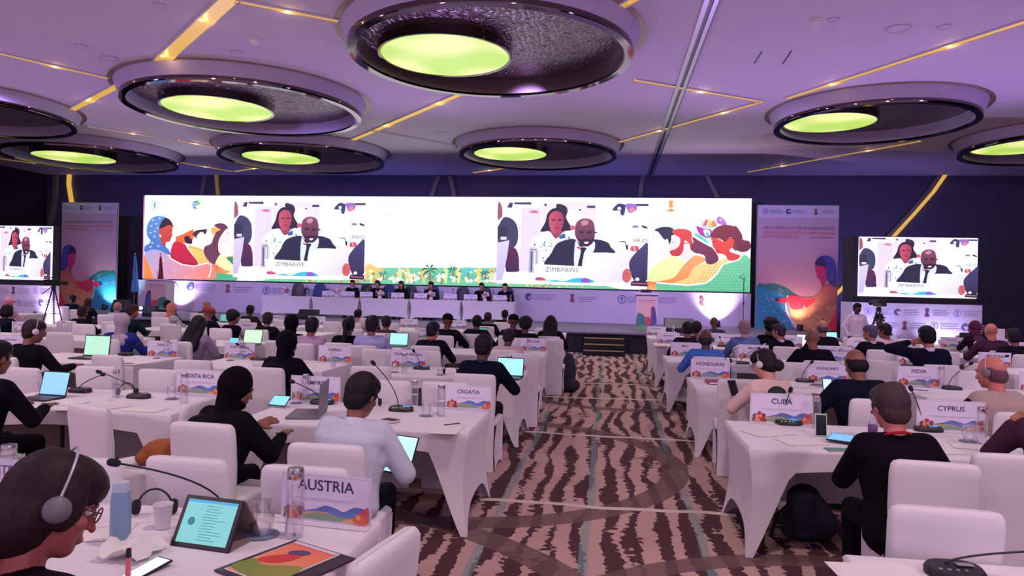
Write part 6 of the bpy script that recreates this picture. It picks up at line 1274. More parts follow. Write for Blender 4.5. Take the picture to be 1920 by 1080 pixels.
# flags
def flag(px_, pyt, Y, h0, col, lab, H=None):
    top = ypx(px_, pyt, Y); H = top.z-SZ; t = thing('flag', lab, 'flag', (top.x, Y, SZ), 0, None)
    link('pole', MB().tube([(0, 0, .03), (0, 0, H)], .014, 10).mesh('pole', 3), GOLD, t); link('foot', MB().lathe([(.001, .001), (.16, .001), (.16, .02), (.03, .05), (.001, .05)][0:], 24).mesh('foot', .8), GOLD, t); link('finial', MB().ell((0, 0, H+.04), (.02, .02, .05)).mesh('finial', 3), GOLD, t)
    rows = []
    for j in range(16):
        s = j/15; wd = .04+.26*s**.8; rows.append([(wd*(i/12-.35)+.02*math.sin(i*1.9+s*2), .05*math.cos(i*2.1+s), H-.06-(H*.62)*s-.03*math.sin(i*1.1)) for i in range(13)])
    link('cloth', MB().grid(rows).mesh('cloth', 3), col, t); return t
flag(253, 478, 23.9, 0, mat('flag_blue', (.10, .36, .75), .7), 'light blue flag hanging on its pole left of the lectern')
flag(301, 478, 24.3, 0, mat('flag_red', (.35, .03, .06), .7), 'dark red flag hanging behind the left lectern')
# black boxes on the stage
def wedge(x0, x1, Y, d, h, lab, name='stage_monitor', cat='loudspeaker'):
    t = thing(name, lab, cat, ((x0+x1)/2, Y, SZ+.002)); W = x1-x0
    mb = MB(); P = [(0, 0), (d, 0), (d, h), (d*.45, h), (0, h*.35)]; M = Matrix(((0, 0, 1, -W/2), (1, 0, 0, 0), (0, 1, 0, 0), (0, 0, 0, 1))); mb.prism(P, 0, W, 0, M); link('cabinet', mb.mesh('cabinet', bevel=.012), BLK, t)
    link('grille', MB().box(-W/2+.03, W/2-.03, -.004, .002, .03, h*.33).mesh('grille'), BLKF, t); return t
wedge(ypx(1246, 610, 20.5).x, ypx(1281, 610, 20.5).x+.3, 20.4, .45, .42, 'black stage monitor on the stage edge right of the steps'); wedge(ypx(549, 590, 21.5).x, ypx(583, 590, 21.5).x, 21.8, .4, .32, 'black stage monitor in front of the second dais table')
wedge(ypx(207, 572, 21).x, ypx(234, 572, 21).x, 21, .3, .5, 'black box on the stage in front of the left banner'); wedge(ypx(266, 585, 20.6).x, ypx(287, 585, 20.6).x, 20.6, .3, .35, 'small black box at the left end of the stage')
# uplights
def uplight(px_, py_, Y, z, col, e, tgt, lab, glow=14, spot=100, sz=.09):
    q = at_y(px_, py_, Y); t = thing('par_uplight', lab, 'stage light', (q.x, Y, z), 0, 'round par uplights'); d = (Vector(tgt(q))-Vector((q.x, Y, z+.12))); R = d.to_track_quat('Z', 'Y').to_matrix().to_4x4(); M = Matrix.Translation((0, 0, .12)) @ R
    link('housing', MB().lathe([(.001, -.10), (.08, -.10), (.10, .06), (.09, .06), (.08, .02), (.001, .02)], 20, M=M).mesh('housing', .8), BLK, t); link('lens', MB().lathe([(.001, .022), (sz, .022), (sz, .03), (.001, .03)], 20, M=M).mesh('lens', .8), lit('lens_%d' % int(col[2]*100+col[1]*10), col, glow), t)
    link('yoke', MB().tube([(-.11, 0, .002), (-.115, 0, .12), (-.10, 0, .12)], .008, 6).tube([(.11, 0, .002), (.115, 0, .12), (.10, 0, .12)], .008, 6).tube([(-.11, 0, .008), (.11, 0, .008)], .008, 6).mesh('yoke', 1), BLK, t)
    p = Vector((q.x, Y, z+.12))+d.normalized()*.06; l = lamp('uplight_beam', 'SPOT', p, col, e, .06, spot=spot, blend=.8); aim(l, tgt(q))
uplight(1345, 606, 24.75, SZ, (.86, .58, 1.0), 420, lambda q: (q.x, 25.25, 1.5), 'par uplight on the stage under the right emblem of the backdrop')
uplight(318, 582, 24.75, SZ, (.86, .62, 1.0), 260, lambda q: (q.x+.2, 25.25, 1.5), 'par uplight beside the left lectern')
uplight(265, 568, 24.0, SZ, (.9, .5, 1.0), 30, lambda q: (q.x+.5, 20, 1.0), 'small par light facing the hall beside the left lectern', 6, sz=.06)
uplight(196, 575, 24.2, SZ, (.6, .95, 1.0), 120, lambda q: (q.x, 24.6, 1.4), 'par uplight in front of the left banner')
uplight(80, 585, 18.5, 0, (.80, .62, 1.0), 260, lambda q: (q.x+.1, 19, .9), 'par uplight on the floor under the left side screen')
uplight(1500, 612, 24.1, SZ, (1.0, .62, .5), 90, lambda q: (q.x+.1, 24.6, 2.0), 'par uplight in front of the right banner')
uplight(1635, 625, 19.85, 0, (.55, .5, 1.0), 160, lambda q: (q.x+.1, 20.3, .9), 'par uplight under the left part of the right side screen'); uplight(1770, 625, 19.85, 0, (.6, .55, 1.0), 160, lambda q: (q.x+.1, 20.3, .9), 'par uplight under the right part of the right side screen')
# tripod cameras and stands
def tripod_cam(px_, pyt, Y, lab, face=1):
    q = at_y(px_, pyt, Y); H = q.z; t = thing('video_camera', lab, 'camera', (q.x, Y, 0), .2 if face > 0 else -.4)
    for k in range(3):
        a = k*2*PI/3+.5; link('tripod_leg', MB().tube([(.03*math.cos(a), .03*math.sin(a), H-.28), (.2*math.cos(a), .2*math.sin(a), H*.45), (.42*math.cos(a), .42*math.sin(a), .012)], [.02, .016, .012], 8).mesh('tripod_leg', 1), BLK, t)
    link('spreader', MB().tube([(.2*math.cos(a), .2*math.sin(a), H*.45) for a in (.5, .5+2*PI/3, .5+4*PI/3, .5)], .008, 6).mesh('spreader', 1), BLK, t)
    link('fluid_head', MB().lathe([(.05, H-.30), (.06, H-.26), (.05, H-.19), (.001, H-.19)], 16).tube([(0, -.05, H-.22), (-.1*face, -.35, H-.42)], .012, 8).mesh('fluid_head', 1), BLK, t)
    b = link('camera_body', MB().box(-.065, .065, -.22, .14, H-.18, H-.02).mesh('camera_body', bevel=.015), BLK, t); link('top_handle', MB().tube([(0, -.14, H-.03), (0, -.12, H+.04), (0, .08, H+.04), (0, .1, H-.03)], .012, 8).mesh('top_handle', 3), BLK, b)
    link('lens_barrel', MB().lathe([(.001, 0), (.045, 0), (.05, .12), (.062, .15), (.062, .2), (.001, .2)], 18, M=Matrix.Translation((0, .14, H-.1)) @ Matrix.Rotation(-PI/2, 4, 'X')).mesh('lens_barrel', 1), BLK, b)
    link('viewfinder', MB().box(-.16, -.07, -.2, -.1, H-.10, H-.03).mesh('viewfinder', bevel=.008), BLK, b); return t
tripod_cam(1648, 560, 17.6, 'black video camera on a tripod in front of the right side screen'); tripod_cam(101, 523, 17.6, 'black video camera on a tripod at the left side screen', -1)
q = at_y(1395, 522, 24.3); t = thing('lighting_stand', 'thin black stand with a wire frame head at the right end of the big screen', 'stand', (q.x, 24.3, SZ)); H = q.z-SZ
link('mast', MB().tube([(0, 0, .05), (0, 0, H)], .014, 8).mesh('mast', 3), BLK, t); link('wire_head', MB().tube([(-.16, 0, H+.04), (.0, 0, H+.16), (.02, 0, H-.06), (-.16, 0, H+.04), (-.02, 0, H+.0)], .01, 6).mesh('wire_head', 3), BLK, t); link('knob', MB().ell((0, 0, H*.5), (.03, .03, .05)).mesh('knob', 3), BLK, t)
for k in range(3): a = k*2*PI/3; link('leg', MB().tube([(0, 0, .3), (.3*math.cos(a), .3*math.sin(a)*.8, .012)], .01, 6).mesh('leg', 1), BLK, t)
# small table and furniture at the foot of the side screens
table(-17.6, -15.8, 17.0, 'white covered table in front of the left side screen'); tables.append((9, 'x', 0, -17.6, -15.8, 17.0)); table(8.0, 10.0, 17.5, 'white covered table in front of the right side screen'); tables.append((9, 'x', 0, 8.0, 10.0, 17.5))
laptop(8.35, 18.0, TH+.002, PI, 'laptop facing away in front of the hatted person', (.6, .7, .9)); laptop(8.6, 17.8, TH+.002, PI+.2, 'second open laptop under the right side screen', (.6, .7, .9)); laptop(-16.9, 17.5, TH+.002, PI, 'open laptop on the table before the left side screen', (.6, .7, .9))
tag(link('document_box', MB().box(8.9, 9.1, 17.7, 17.95, TH+.002, TH+.34).mesh('document_box', bevel=.005), PAPER), 'tall white box standing on the right side screen table', 'box')
# ================================================================ things on the tables
ZT = TH+.002
def tz(px_, py_, z=ZT, m=.07, my=None):
    my = m if my is None else my
    p = at_z(px_, py_, z)
    if z != ZT: return p.x, p.y
    best = None
    for (_, _, _, x0, x1, y0) in tables:
        if x1-x0 < .3: continue
        cx = min(max(p.x, x0+m), x1-m); cy = min(max(p.y, y0+my), y0+DEP-my); d = math.hypot(cx-p.x, (cy-p.y)*.5)
        if best is None or d < best[0]: best = (d, cx, cy)
    return best[1], best[2]
def C(px_, py_, txt, lab, rz=0, w=1.0, th=.034):
    x, y = tz(px_, py_, ZT, .235 if px_ not in (879, 1002) else .2, .055); return name_card(x, y, ZT, txt, lab, rz, w, th)
# name cards: (foot centre px, text)
C(622, 982, 'AUSTRIA', 'AUSTRIA name card behind the glass bottle in the left foreground', -.10, .98, .05)
C(16, 950, 'AUSTRALIA', 'AUSTRALIA name card at the left edge behind the brown hair', -.05, 1.0, .046)
C(398, 733, 'COSTA RICA', 'COSTA RICA name card right of a tall glass bottle', -.04, 1.05, .036)
C(572, 743, 'EMPIRE', 'name card between COSTA RICA and CROATIA with bottle and microphone before it', -.02, 1.05, .034)
C(879, 767, 'CROATIA', 'CROATIA name card at the aisle corner of the table', -.06, .92, .036)
C(349, 662, 'GREECE', 'GREECE name card beside a bottle', 0, 1.0, .034)
C(461, 667, 'GUATEMALA', 'GUATEMALA name card behind a gooseneck microphone', 0, 1.0, .034)
C(643, 679, 'GUINEA', 'GUINEA name card left of the person in the black jacket', 0, 1.05, .036)
C(765, 689, 'GUINEA-BISSAU', 'GUINEA-BISSAU name card with a microphone stem before it', 0, 1.05, .036)
C(972, 689, 'GUYANA', 'GUYANA name card half hidden by the navy suited person\'s laptop', -.1, .9, .034)
C(1002, 656, 'MALDIVES', 'MALDIVES name card at the aisle behind a small bottle cap', 0, 1.0, .034)
C(1283, 667, 'MALI', 'MALI name card right of the aisle', 0, 1.05, .034)
C(1411, 672, 'MALTA', 'MALTA name card behind the cream jacket', 0, 1.05, .034)
C(1543, 677, 'MARSHALL ISLANDS', 'MARSHALL ISLANDS name card behind the broad black suit', 0, 1.1, .034)
C(1712, 683, 'MAURITANIA', 'MAURITANIA name card behind the INDIA card', 0, 1.05, .034)
C(1818, 685, 'MAURITIUS', 'MAURITIUS name card right of the MAURITANIA card', 0, 1.05, .034)
C(1327, 705, 'HONDURAS', 'HONDURAS name card over the dark red folder', 0, 1.05, .042)
C(1543, 714, 'HUNGARY', 'HUNGARY name card half hidden by the wide navy suit', 0, 1.05, .036)
C(1706, 719, 'INDIA', 'INDIA name card at the middle of the right block', 0, 1.08, .042)
C(1925, 727, 'INDONESIA', 'INDONESIA name card cut by the right edge', 0, 1.0, .036)
C(1463, 793, 'CUBA', 'CUBA name card with a microphone stem before it', -.04, 1.1, .040)
C(1770, 803, 'CYPRUS', 'CYPRUS name card right of the black jacket', -.02, 1.12, .036)
C(3, 723, '', 'pale name card cut by the left edge behind the blue laptop', 0, 1.0)
C(1357, 643, '', 'unreadable name card between the bright blue shirt and the grey-blue top'); C(1464, 648, '', 'unreadable name card below the brown haired person with white collar'); C(1595, 652, '', 'unreadable name card left of the MAURITANIA card, in the row behind it')
C(1675, 652, '', 'unreadable grey name card left of the navy suit with raised hand'); C(1805, 655, '', 'unreadable name card right of the navy suit with raised hand'); C(1908, 660, '', 'unreadable name card at the right edge')
C(130, 622, '', 'unreadable name card below the dark figure on the left'); C(92, 652, '', 'unreadable name card between the headphone wearer and the green laptop'); C(420, 626, '', 'unreadable name card left of the curly haired one')
C(520, 606, '', 'unreadable name card behind the brown haired one'); C(583, 600, '', 'pinkish name card in the front row near the black bag'); C(636, 604, '', 'pinkish name card in the front row right of the plaid shirt'); C(728, 607, '', 'far name card in the front row left of the navy suit'); C(788, 610, '', 'far name card in the front row below the middle flowers')
C(880, 611, '', 'far name card in the front row left of the dark suit'); C(1224, 626, '', 'far name card at the aisle corner of the first right row'); C(1250, 641, '', 'greyish name card right of the aisle left of a red folder')
C(800, 640, '', 'unreadable name card right of the small bright laptop')
# bottles
B = [(552, 1006, 1.12, 'glass bottle with steel cap in front of the AUSTRIA card'), (14, 948, 1.1, 'glass bottle with steel cap at the left edge before the AUSTRALIA card'), (345, 755, 1.0, 'tall glass bottle left of the COSTA RICA card'), (575, 752, .95, 'glass bottle in front of the card between COSTA RICA and CROATIA'),
     (827, 780, 1.0, 'glass bottle left of the CROATIA card'), (813, 741, .9, 'glass bottle cap just beyond the CROATIA bottle'), (218, 745, .95, 'glass bottle behind the gooseneck microphone on the left'), (312, 670, .95, 'glass bottle left of the GREECE card'), (313, 636, 1.2, 'very tall clear bottle behind the GREECE bottle'),
     (455, 673, .9, 'glass bottle in front of the GUATEMALA card'), (633, 688, .95, 'glass bottle in front of the GUINEA card'), (758, 700, .95, 'glass bottle in front of the GUINEA-BISSAU card'), (955, 705, .95, 'glass bottle beyond the navy suited person\'s laptop'), (990, 662, .9, 'glass bottle before the MALDIVES card'),
     (1376, 711, .95, 'glass bottle right of the HONDURAS card'), (1530, 803, 1.0, 'glass bottle with bronze cap right of the CUBA card'), (1840, 833, 1.05, 'left glass bottle right of the CYPRUS card'), (1751, 722, .95, 'glass bottle right of the INDIA card'), (1735, 688, .95, 'glass bottle at the MAURITANIA card'), (1576, 682, .9, 'glass bottle right of the MARSHALL ISLANDS card'),
     (1835, 663, .9, 'glass bottle behind the INDIA table near the right edge'), (1377, 680, .9, 'glass bottle left of the MALTA card'), (1607, 652, .85, 'glass bottle under the right side screen row'), (172, 622, .95, 'glass bottle before the dark figure on the left'), (28, 626, .9, 'glass bottle beside the navy jacket at the left edge'), (565, 605, .9, 'small white bottle beside the black bag'),
     (1255, 625, .9, 'small bottle on the first right table row'), (735, 645, .8, 'glass bottle right of the small bright laptop'), (1706, 641, .8, 'glass bottle left of the raised hand'), (1880, 716, .9, 'glass bottle near the right edge behind the bald head')]
for px_, py_, s, lab in B: x, y = tz(px_, py_); bottle(x, y, ZT, lab, s)
T = [(490, 1003, 1.35, 'glass tumbler on a dark coaster left of the AUSTRIA bottle'), (322, 748, 1.1, 'upturned glass tumbler left of the COSTA RICA bottle'), (799, 780, 1.05, 'glass tumbler left of the CROATIA bottle'), (1817, 828, 1.25, 'glass tumbler right of the CYPRUS card'), (555, 756, 1.0, 'glass tumbler left of the microphone at the EMPIRE card'), (740, 698, 1.0, 'glass tumbler left of the GUINEA-BISSAU card'),
     (432, 676, 1.0, 'glass tumbler left of the GUATEMALA card'), (294, 672, .9, 'glass tumbler left of the GREECE bottle'), (80, 740, 1, 'glass tumbler beside the blue laptop'), (1568, 690, 1.0, 'glass tumbler in front of the MARSHALL ISLANDS card'), (1735, 724, 1.0, 'glass tumbler right of the INDIA card'), (825, 703, .9, 'glass tumbler beyond the CROATIA table'), (1360, 686, .9, 'glass tumbler by the bright blue shirt')]
for px_, py_, s, lab in T: x, y = tz(px_, py_); tumbler(x, y, ZT, lab, s)
# microphones: base px, head px (vertical reach at same depth)
MC = [(430, 975, (218, 848), True, False, 'long gooseneck microphone bending left in the left foreground'), (752, 770, (703, 676), True, True, 'gooseneck microphone with blue and green display on the CROATIA table'), (260, 746, (190, 692), False, False, 'gooseneck microphone bending left in front of the COSTA RICA bottle'), (150, 735, (190, 719), False, False, 'gooseneck microphone bending right beside the blue laptop'),
      (604, 757, (552, 710), True, False, 'gooseneck microphone in front of the EMPIRE card'), (275, 661, (262, 640), False, False, 'black microphone base left of the GREECE bottle'), (484, 675, (448, 642), False, False, 'gooseneck microphone in front of the GUATEMALA card'), (790, 692, (777, 655), True, False, 'gooseneck microphone in front of the GUINEA-BISSAU card'),
      (1478, 795, (1481, 727), True, True, 'gooseneck microphone with lit display in front of the CUBA card'), (1700, 790, (1710, 724), True, False, 'gooseneck microphone right of the black jacket'), (1785, 730, (1818, 678), False, False, 'gooseneck microphone bending right on the INDIA table'), (1509, 716, (1520, 676), False, False, 'gooseneck microphone left of the HUNGARY card'), (1702, 688, (1690, 660), False, False, 'microphone in front of the MAURITANIA card'),
      (1890, 706, (1885, 664), False, False, 'microphone near the right edge behind the bald head'), (1395, 684, (1420, 650), False, False, 'thin microphone in front of the MALTA card'), (1810, 661, (1800, 640), False, False, 'microphone behind the MAURITIUS card'), (1355, 650, (1350, 632), False, False, 'small microphone by the bright blue shirt'), (1575, 660, (1590, 630), False, False, 'microphone in the row under the standing person')]
for bx, by, (hx, hy), lcd, grn, lab in MC:
    x, y = tz(bx, by); hp = at_y(hx, hy, y-.03 if bx != 430 else y-.25); h = min(.52, max(.14, hp.z-ZT-.06)); lx = max(-.5, min(.5, hp.x-x+.03)); mic(x, y, ZT, lab, h, (lx, -.05 if bx != 430 else -.25), 0, lcd, grn)
x, y = tz(1790, 1078); mic(x, y, ZT, 'microphone with a bent neck at the lower right corner', .10, (.5, -.02), 0, False)
# screens
def LP(px_, py_, rz, lab, scr, s=1.0, **k): x, y = tz(px_, py_, ZT, .16); return laptop(x, y, ZT, rz, lab, scr, s, **k)
LP(166, 672, .02, 'open laptop with a pale green screen facing the person with headphones', srgb(160, 214, 184), 1.12, open_=98, D=.25)
LP(78, 748, -.08, 'open laptop with a blue screen at the left on the COSTA RICA table', srgb(126, 184, 226), .86, open_=104, D=.25)
LP(948, 712, -.12, 'open laptop with a bright cyan screen before the navy suited person', srgb(150, 230, 232), 1.0, open_=102)
LP(496, 648, 0, 'tablet in a lime green case before the brown haired person in black', srgb(180, 226, 190), 1.1, body=mat('lime_case', (.18, .42, .03), .5), W=.3, D=.22)
LP(743, 650, .0, 'small bright laptop right of the pale blue shirt', srgb(150, 236, 226), 1.0); LP(1512, 652, .0, 'laptop with a bright white screen left of the broad black suit', srgb(206, 240, 238), 1.15); LP(1690, 668, 3.1, 'dark blue laptop lid left of the navy suit with raised hand', srgb(40, 40, 120), 1.1)
LP(466, 600, 0, 'small green screen laptop right of the brown jacket in the front row', srgb(90, 160, 150), .9); LP(1503, 626, 0, 'small laptop with a cyan screen behind the broad black suit', srgb(150, 226, 226), .9); LP(1806, 648, 0, 'laptop with a green screen by the maroon headscarf', srgb(70, 140, 96), 1.0); LP(880, 632, 0, 'laptop with a green screen left of the dark suit in the left block', srgb(80, 140, 130), .9); LP(378, 655, 0, 'small screen at the curly haired one', srgb(110, 190, 210), .5)
# the dark opened laptop seen from the side on the CROATIA table
l = LP(575, 778, -1.35, 'dark laptop opened sideways with its lid on edge left of the white shirt', srgb(30, 34, 44), 1.15, open_=92, body=GREY)
x, y = tz(747, 840, .78); t = slab('tablet', 'tablet', x, y, .74, -.28, 'tablet with a pale cyan screen on the lap of the person in the white shirt', .24, .24, srgb(170, 240, 232), 62, .012)
x, y = tz(525, 752, .80); slab('tablet', 'tablet', x, y, .80, -.2, 'small cyan tablet held by the person in the black robe', .17, .115, srgb(120, 200, 210), 40, .008)
x, y = tz(1592, 830); slab('tablet', 'tablet', x, y, ZT+.02, -.5, 'tablet with a blue screen on a black cover before the person in black', .27, .19, srgb(100, 170, 236), 4, .01)
x, y = tz(1538, 818); slab('smartphone', 'phone', x, y, ZT+.083, .05, 'black phone in a pale green case standing upright beside the CUBA bottle', .085, .165, None, 84, .012, mat('mint_case', (.5, .75, .5), .5))
x, y = tz(1585, 815); tag(link('face_mask', MB().grid([[(u*.09, v*.05, .004+.012*math.cos(u*1.4)*math.cos(v*1.4)) for u in np.linspace(-1, 1, 9)] for v in np.linspace(-1, 1, 6)]).mesh('face_mask', 3), mat('mask_blue', (.45, .66, .66), .8), None, (x, y, ZT), .2), 'pale blue folded face mask beside the upright phone', 'face mask')
x, y = tz(1636, 822); t = thing('water_bottle', 'small clear bottle with a purple label before the person in black', 'bottle', (x, y, ZT))
link('bottle_body', MB().lathe([(.001, .001), (.03, .001), (.032, .02), (.032, .12), (.022, .155), (.013, .165), (.013, .185), (.001, .185)], 24).mesh('bottle_body', .9), GLASS, t); link('label_band', MB().lathe([(.0325, .04), (.0325, .10)], 24, ring=False).mesh('label_band', 3), mat('purple_label', (.14, .05, .2), .5), t); link('screw_cap', MB().lathe([(.001, .182), (.016, .182), (.016, .205), (.001, .205)], 20).mesh('screw_cap', .9), mat('purple_cap', (.10, .03, .14), .4), t)
# foreground tablet in a stand-up case
x, y = tz(372, 1030); t = thing('tablet', 'tablet in a dark folding case showing a teal document, in the left foreground', 'tablet', (x, y, ZT), -.13); M = Matrix.Rotation(math.radians(62), 4, 'X')
link('casing', MB().box(-.135, .135, 0, .20, -.012, .0, M=M).mesh('casing', bevel=.004), BLK, t); dsp = link('display', MB().box(-.115, .115, .018, .184, .0002, .0016, M=M).mesh('display'), lit('doc_teal', srgb(110, 184, 180), .85), t)
tx = MB(); rr = random.Random(4)
for i in range(13):
    yy = .162-i*.0108; x0_ = -.02 if i < 4 else -.03+rr.uniform(0, .01); tx.box(x0_, x0_+rr.uniform(.05, .11), yy, yy+.002, .0017, .0021, M=M)
tx.box(-.114, .114, .174, .183, .0017, .0021, 1, M=M); tx.lathe([(.001, .0018), (.016, .0018), (.016, .0022), (.001, .0022)], 20, (-.072, .10, 0), 0, M=M); link('document_lines', tx.mesh('document_lines'), [lit('doc_ink', srgb(56, 118, 128), .6), lit('doc_bar', srgb(60, 150, 200), .8)], dsp)
link('case_flap', MB().box(-.135, .135, -.21, .0, -.006, .0, M=Matrix.Translation((0, .215, .004)) @ Matrix.Rotation(math.radians(0), 4, 'X')).box(-.135, .135, 0, .19, -.004, .004, M=Matrix.Translation((0, .21, .003)) @ Matrix.Rotation(math.radians(122), 4, 'X')).mesh('case_flap', bevel=.001), mat('case_brown', (.25, .18, .18), .8), t)
# folder with printed booklet
x, y = tz(560, 1052); t = thing('folder', 'open black folder holding a colourful printed booklet in the left foreground', 'folder', (x, y, ZT), -.42)
link('cover', MB().box(-.17, .17, -.24, .13, .001, .008).mesh('cover', bevel=.002), mat('folder_leather', (.035, .02, .03), .4), t); link('pocket', MB().box(-.14, .10, -.22, .115, .0082, .0125).mesh('pocket', bevel=.001), PAPER, t)
p = Pic(lambda u, v: (u, v), .0003); p.rect(-.135, -.215, .095, .11, (240, 170, 120), (236, 120, 90), (0, 1)); p.poly([(-.13, -.2), (.09, -.2), (.09, -.06), (0, -.09), (-.06, -.12), (-.13, -.1)], (120, 150, 70), (150, 150, 60), (1, 0)); p.poly([(-.1, -.05), (-.05, -.0), (0, .02), (.0, -.05), (-.05, -.1), (-.11, -.1)], (210, 60, 60)); p.poly([(-.07, .03), (-.03, .06), (.01, .05), (.0, .02), (-.06, 0)], (90, 74, 120)); p.rect(-.135, .09, .095, .11, (226, 214, 222))
link('booklet_print', p.mesh('booklet_print'), PRINT, t, (0, 0, .0128), (-PI/2, 0, 0))
x, y = tz(275, 1070); slab('smartphone', 'phone', x, y, ZT, -.3, 'phone with a white screen at the bottom edge in the left foreground', .078, .16, srgb(200, 240, 226), 8, .01)
# flask, cup, tissue, marker
x, y = tz(225, 1020); t = thing('flask', 'pale blue flask beside the brown haired head', 'flask', (x, y, ZT)); link('flask_body', MB().lathe([(.001, .001), (.036, .001), (.038, .01), (.038, .16), (.034, .20), (.03, .21), (.001, .21)], 28).mesh('flask_body', .9), mat('flask_blue', (.22, .36, .52), .45), t); link('flask_lid', MB().lathe([(.001, .208), (.030, .208), (.032, .214), (.030, .245), (.001, .247)], 28).mesh('flask_lid', .9), mat('flask_lid', (.5, .62, .68), .5), t)
x, y = tz(305, 990); tag(link('paper_cup', MB().lathe([(.001, .001), (.028, .001), (.039, .10), (.041, .10), (.040, .103), (.037, .10), (.026, .006), (.001, .006)], 28).mesh('paper_cup', .9), W_FAB2, None, (x, y, ZT)), 'white paper cup left of the standing tablet', 'cup')
x, y = tz(245, 1040); rr = random.Random(8); tag(link('tissue', MB().grid([[(u*.09+.01*rr.uniform(-1, 1), v*.09+.01*rr.uniform(-1, 1), .004+abs(.06*math.sin(u*2+1)*math.cos(v*2.4))+.01*rr.random()) for u in np.linspace(-1, 1, 10)] for v in np.linspace(-1, 1, 10)]).mesh('tissue', 3), PAPER, None, (x, y, ZT)), 'crumpled white tissue in front of the pale blue flask', 'tissue')
x, y = tz(240, 1085); t = thing('highlighter', 'pink highlighter with a black cap standing at the bottom left', 'pen', (x, y, ZT)); link('barrel', MB().lathe([(.001, .001), (.009, .001), (.0095, .075), (.001, .075)], 14).mesh('barrel', .9), mat('marker_pink', (.7, .18, .2), .4), t); link('cap', MB().lathe([(.001, .076), (.010, .076), (.009, .105), (.001, .108)], 14).mesh('cap', .9), BLK, t)
x, y = tz(290, 965); headset_thing(x, y, ZT, .3, 'black headphones lying behind the paper cup in the left foreground'); x, y = tz(418, 953); 
x, y = tz(695, 762); headset_thing(x, y, ZT, .5, 'dark headphones beside the white shirted head on the CROATIA table'); x, y = tz(238, 742); headset_thing(x, y, ZT, .2, 'black headphones beside the bent microphone on the COSTA RICA table'); x, y = tz(845, 702); headset_thing(x, y, ZT, .2, 'black headphones left of the person in navy')
x, y = tz(1372, 688); headset_thing(x, y, ZT, .4, 'black headphones right of the bright blue shirt'); x, y = tz(1638, 790); 
# papers, pens, folders
PP = [(1440, 812, .5, 'two white sheets at the aisle end of the CUBA table', .3, .21), (1500, 828, .25, 'white sheets before the blue tablet on the CUBA table', .3, .21), (835, 808, .1, 'white notepad on the CROATIA table', .21, .3), (60, 785, .1, 'cream papers left of the microphones', .3, .21), (120, 755, -.1, 'papers in front of the blue laptop', .3, .21), (203, 762, -.2, 'white leaflet near the long microphone on the left', .25, .18), (275, 768, 0, 'white notepad on the COSTA RICA table', .28, .2),
      (1640, 1075, .1, 'white sheet on the table at the lower right', .3, .2), (1830, 838, -.3, 'white sheets at the right of the CYPRUS bottles', .3, .21), (1690, 733, .2, 'white sheets on the INDIA table', .3, .21), (1500, 725, 0, 'white sheet beside the wide navy suit', .3, .2), (600, 672, 0, 'papers left of the GUINEA card', .3, .2), (240, 682, 0, 'papers right of the green laptop', .3, .2), (170, 1000, .3, 'white sheets beside the glasses of the person in the foreground', .3, .21), (1760, 845, .1, 'white sheets right of the black jacket', .3, .2)]
for px_, py_, rz, lab, W, D_ in PP:
    x, y = tz(px_, py_); papers(x, y, ZT, rz, lab, 2, W, D_)
x, y = tz(848, 797); pen(x, y, ZT+.003, .75, 'dark pen lying on the CROATIA notepad'); x, y = tz(235, 683); pen(x, y, ZT+.003, .4, 'dark pen right of the green laptop'); x, y = tz(1728, 733); pen(x, y, ZT+.003, -.5, 'black pen on the INDIA table', BLK); x, y = tz(95, 758); pen(x, y, ZT+.003, .3, 'dark pen near the blue laptop')
def folder(px_, py_, rz, lab, col, W=.32, D_=.23, h=.018): x, y = tz(px_, py_); t = thing('folder', lab, 'folder', (x, y, ZT), rz); link('cover', MB().box(-W/2, W/2, -D_/2, D_/2, .0005, h).mesh('cover', bevel=.004), mat('folder_'+lab[:8], col, .45), t); link('pages', MB().box(-W/2+.006, W/2+.002, -D_/2-.002, D_/2-.006, h*.25, h*.75).mesh('pages'), PAPER, t)
folder(1355, 719, .05, 'dark red folder in front of the HONDURAS card', (.30, .02, .08), .36, .25, .03); folder(1640, 843, .0, 'brown folder under the blue tablet', (.30, .10, .08), .3, .16, .008); folder(1600, 852, .1, 'thin green folder at the edge of the CUBA table', (.10, .30, .22), .28, .1, .004); folder(1242, 652, 0, 'bright red folder at the aisle end of the right third row', (.5, .05, .06), .25, .2, .01); folder(1545, 725, -.4, 'dark flat case before the wide navy suit', (.04, .03, .05), .28, .2, .015); folder(732, 791, -.4, 'small dark box on the CROATIA table', (.06, .02, .04), .12, .08, .022); folder(150, 768, -.2, 'dark booklet near the two microphones', (.05, .04, .05), .2, .1, .008)
folder(1460, 600, 0, 'black case behind the wavy haired one', (.02, .02, .03), .3, .2, .1) if False else None
# phones held
x, y = tz(1378, 735, .9); slab('smartphone', 'phone', x, y+.1, .92, .3, 'dark phone held by the person in the cream jacket', .08, .16, None, 55, .009); q = at_y(1552, 697, 7.0); slab('smartphone', 'phone', q.x, 7.0, .93, -.1, 'phone with a bright screen held by the wide navy suit', .085, .16, srgb(190, 225, 235), 60, .009)
q = at_y(1236, 640, 11.9); slab('smartphone', 'phone', q.x+.4, 12.6, .86, 0, 'small bright phone held in front of the dark shirt right of the aisle', .08, .16, srgb(190, 240, 236), 80, .01)
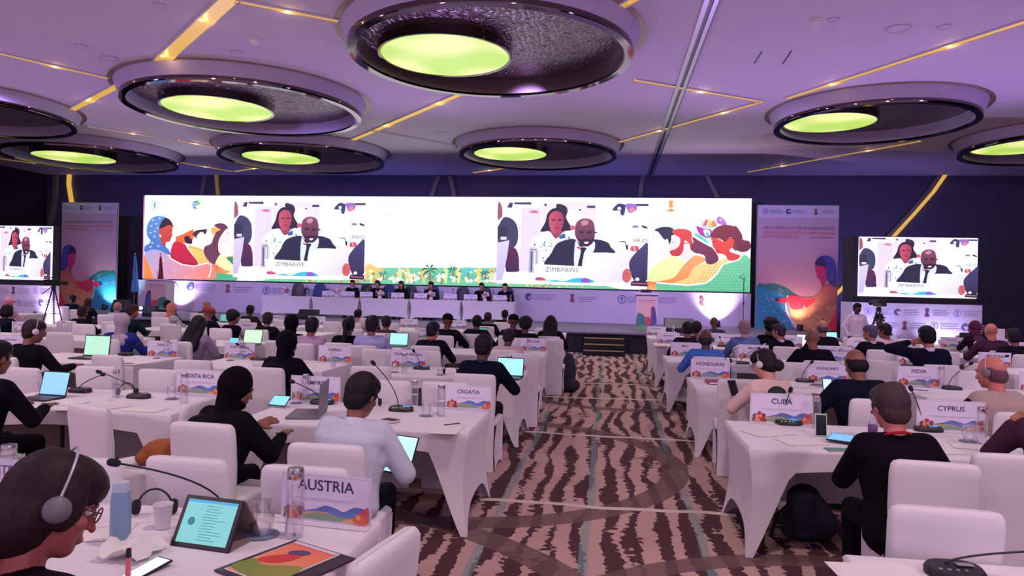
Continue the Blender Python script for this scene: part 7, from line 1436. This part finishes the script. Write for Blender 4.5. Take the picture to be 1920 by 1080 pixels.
# ================================================================ bags, coats, laps
def blob_bag(x, y, z, rz, lab, col, prims, name='bag', cat='bag', vox=.014, strap=None):
    t = thing(name, lab, cat, (x, y, z), rz); mb = MB()
    for p_ in prims: mb.ell(*p_)
    link('bag_body', rmesh(mb, vox, 3, 'bag_body'), mat('bag_'+lab[:10], col, .8, noise=.3, nscale=14, bump=.4, bscale=18), t)
    if strap: link('strap', MB().tube(strap, .014, 8).mesh('strap', 3), BLKF, t)
    return t
p = at_z(1500, 1010, 0); blob_bag(p.x+.05, p.y, 0, .3, 'black backpack with looped straps on the floor under the CUBA table', (.012, .014, .03), [((0, 0, .17), (.19, .13, .17)), ((.06, -.06, .13), (.14, .10, .12)), ((-.02, .03, .30), (.13, .09, .10)), ((0, 0, .06), (.2, .14, .06))], 'backpack', strap=[(-.15, -.05, .30), (-.30, -.10, .22), (-.36, -.12, .08), (-.28, -.12, .02), (-.16, -.1, .06)])
p = at_z(1590, 960, 0); blob_bag(p.x, p.y+.1, 0, 0, 'dark handbag on the floor behind the backpack', (.02, .014, .02), [((0, 0, .14), (.2, .1, .14)), ((0, 0, .05), (.2, .11, .05))], 'handbag')
q = at_y(262, 853, 4.35); blob_bag(q.x, 4.62, .49, 0, 'orange and brown patterned bag on a chair seat behind the foreground microphone', (.38, .10, .03), [((0, 0, .08), (.17, .12, .10)), ((-.10, -.04, .05), (.09, .08, .06)), ((.06, .02, .13), (.08, .07, .06))], 'patterned_bag')
chair(q.x, 4.62, PI/2, 'white covered chair carrying the orange patterned bag')
p = at_z(1065, 705, 0); q = at_y(1068, 690, 12.6); blob_bag(q.x, 12.35, 0, 0, 'black coat and bag hanging at the aisle chair of the long haired person', (.02, .02, .035), [((0, 0, .35), (.13, .12, .33)), ((.05, -.05, .12), (.16, .12, .12)), ((0, 0, .05), (.15, .12, .05))], 'coat_and_bag')
q = at_y(1462, 745, 6.2); blob_bag(q.x, 6.3, .55, 0, 'black bag hanging on the chair behind the CUBA card', (.015, .015, .03), [((0, 0, .22), (.12, .06, .2)), ((0, 0, .36), (.09, .045, .1))], 'shoulder_bag')
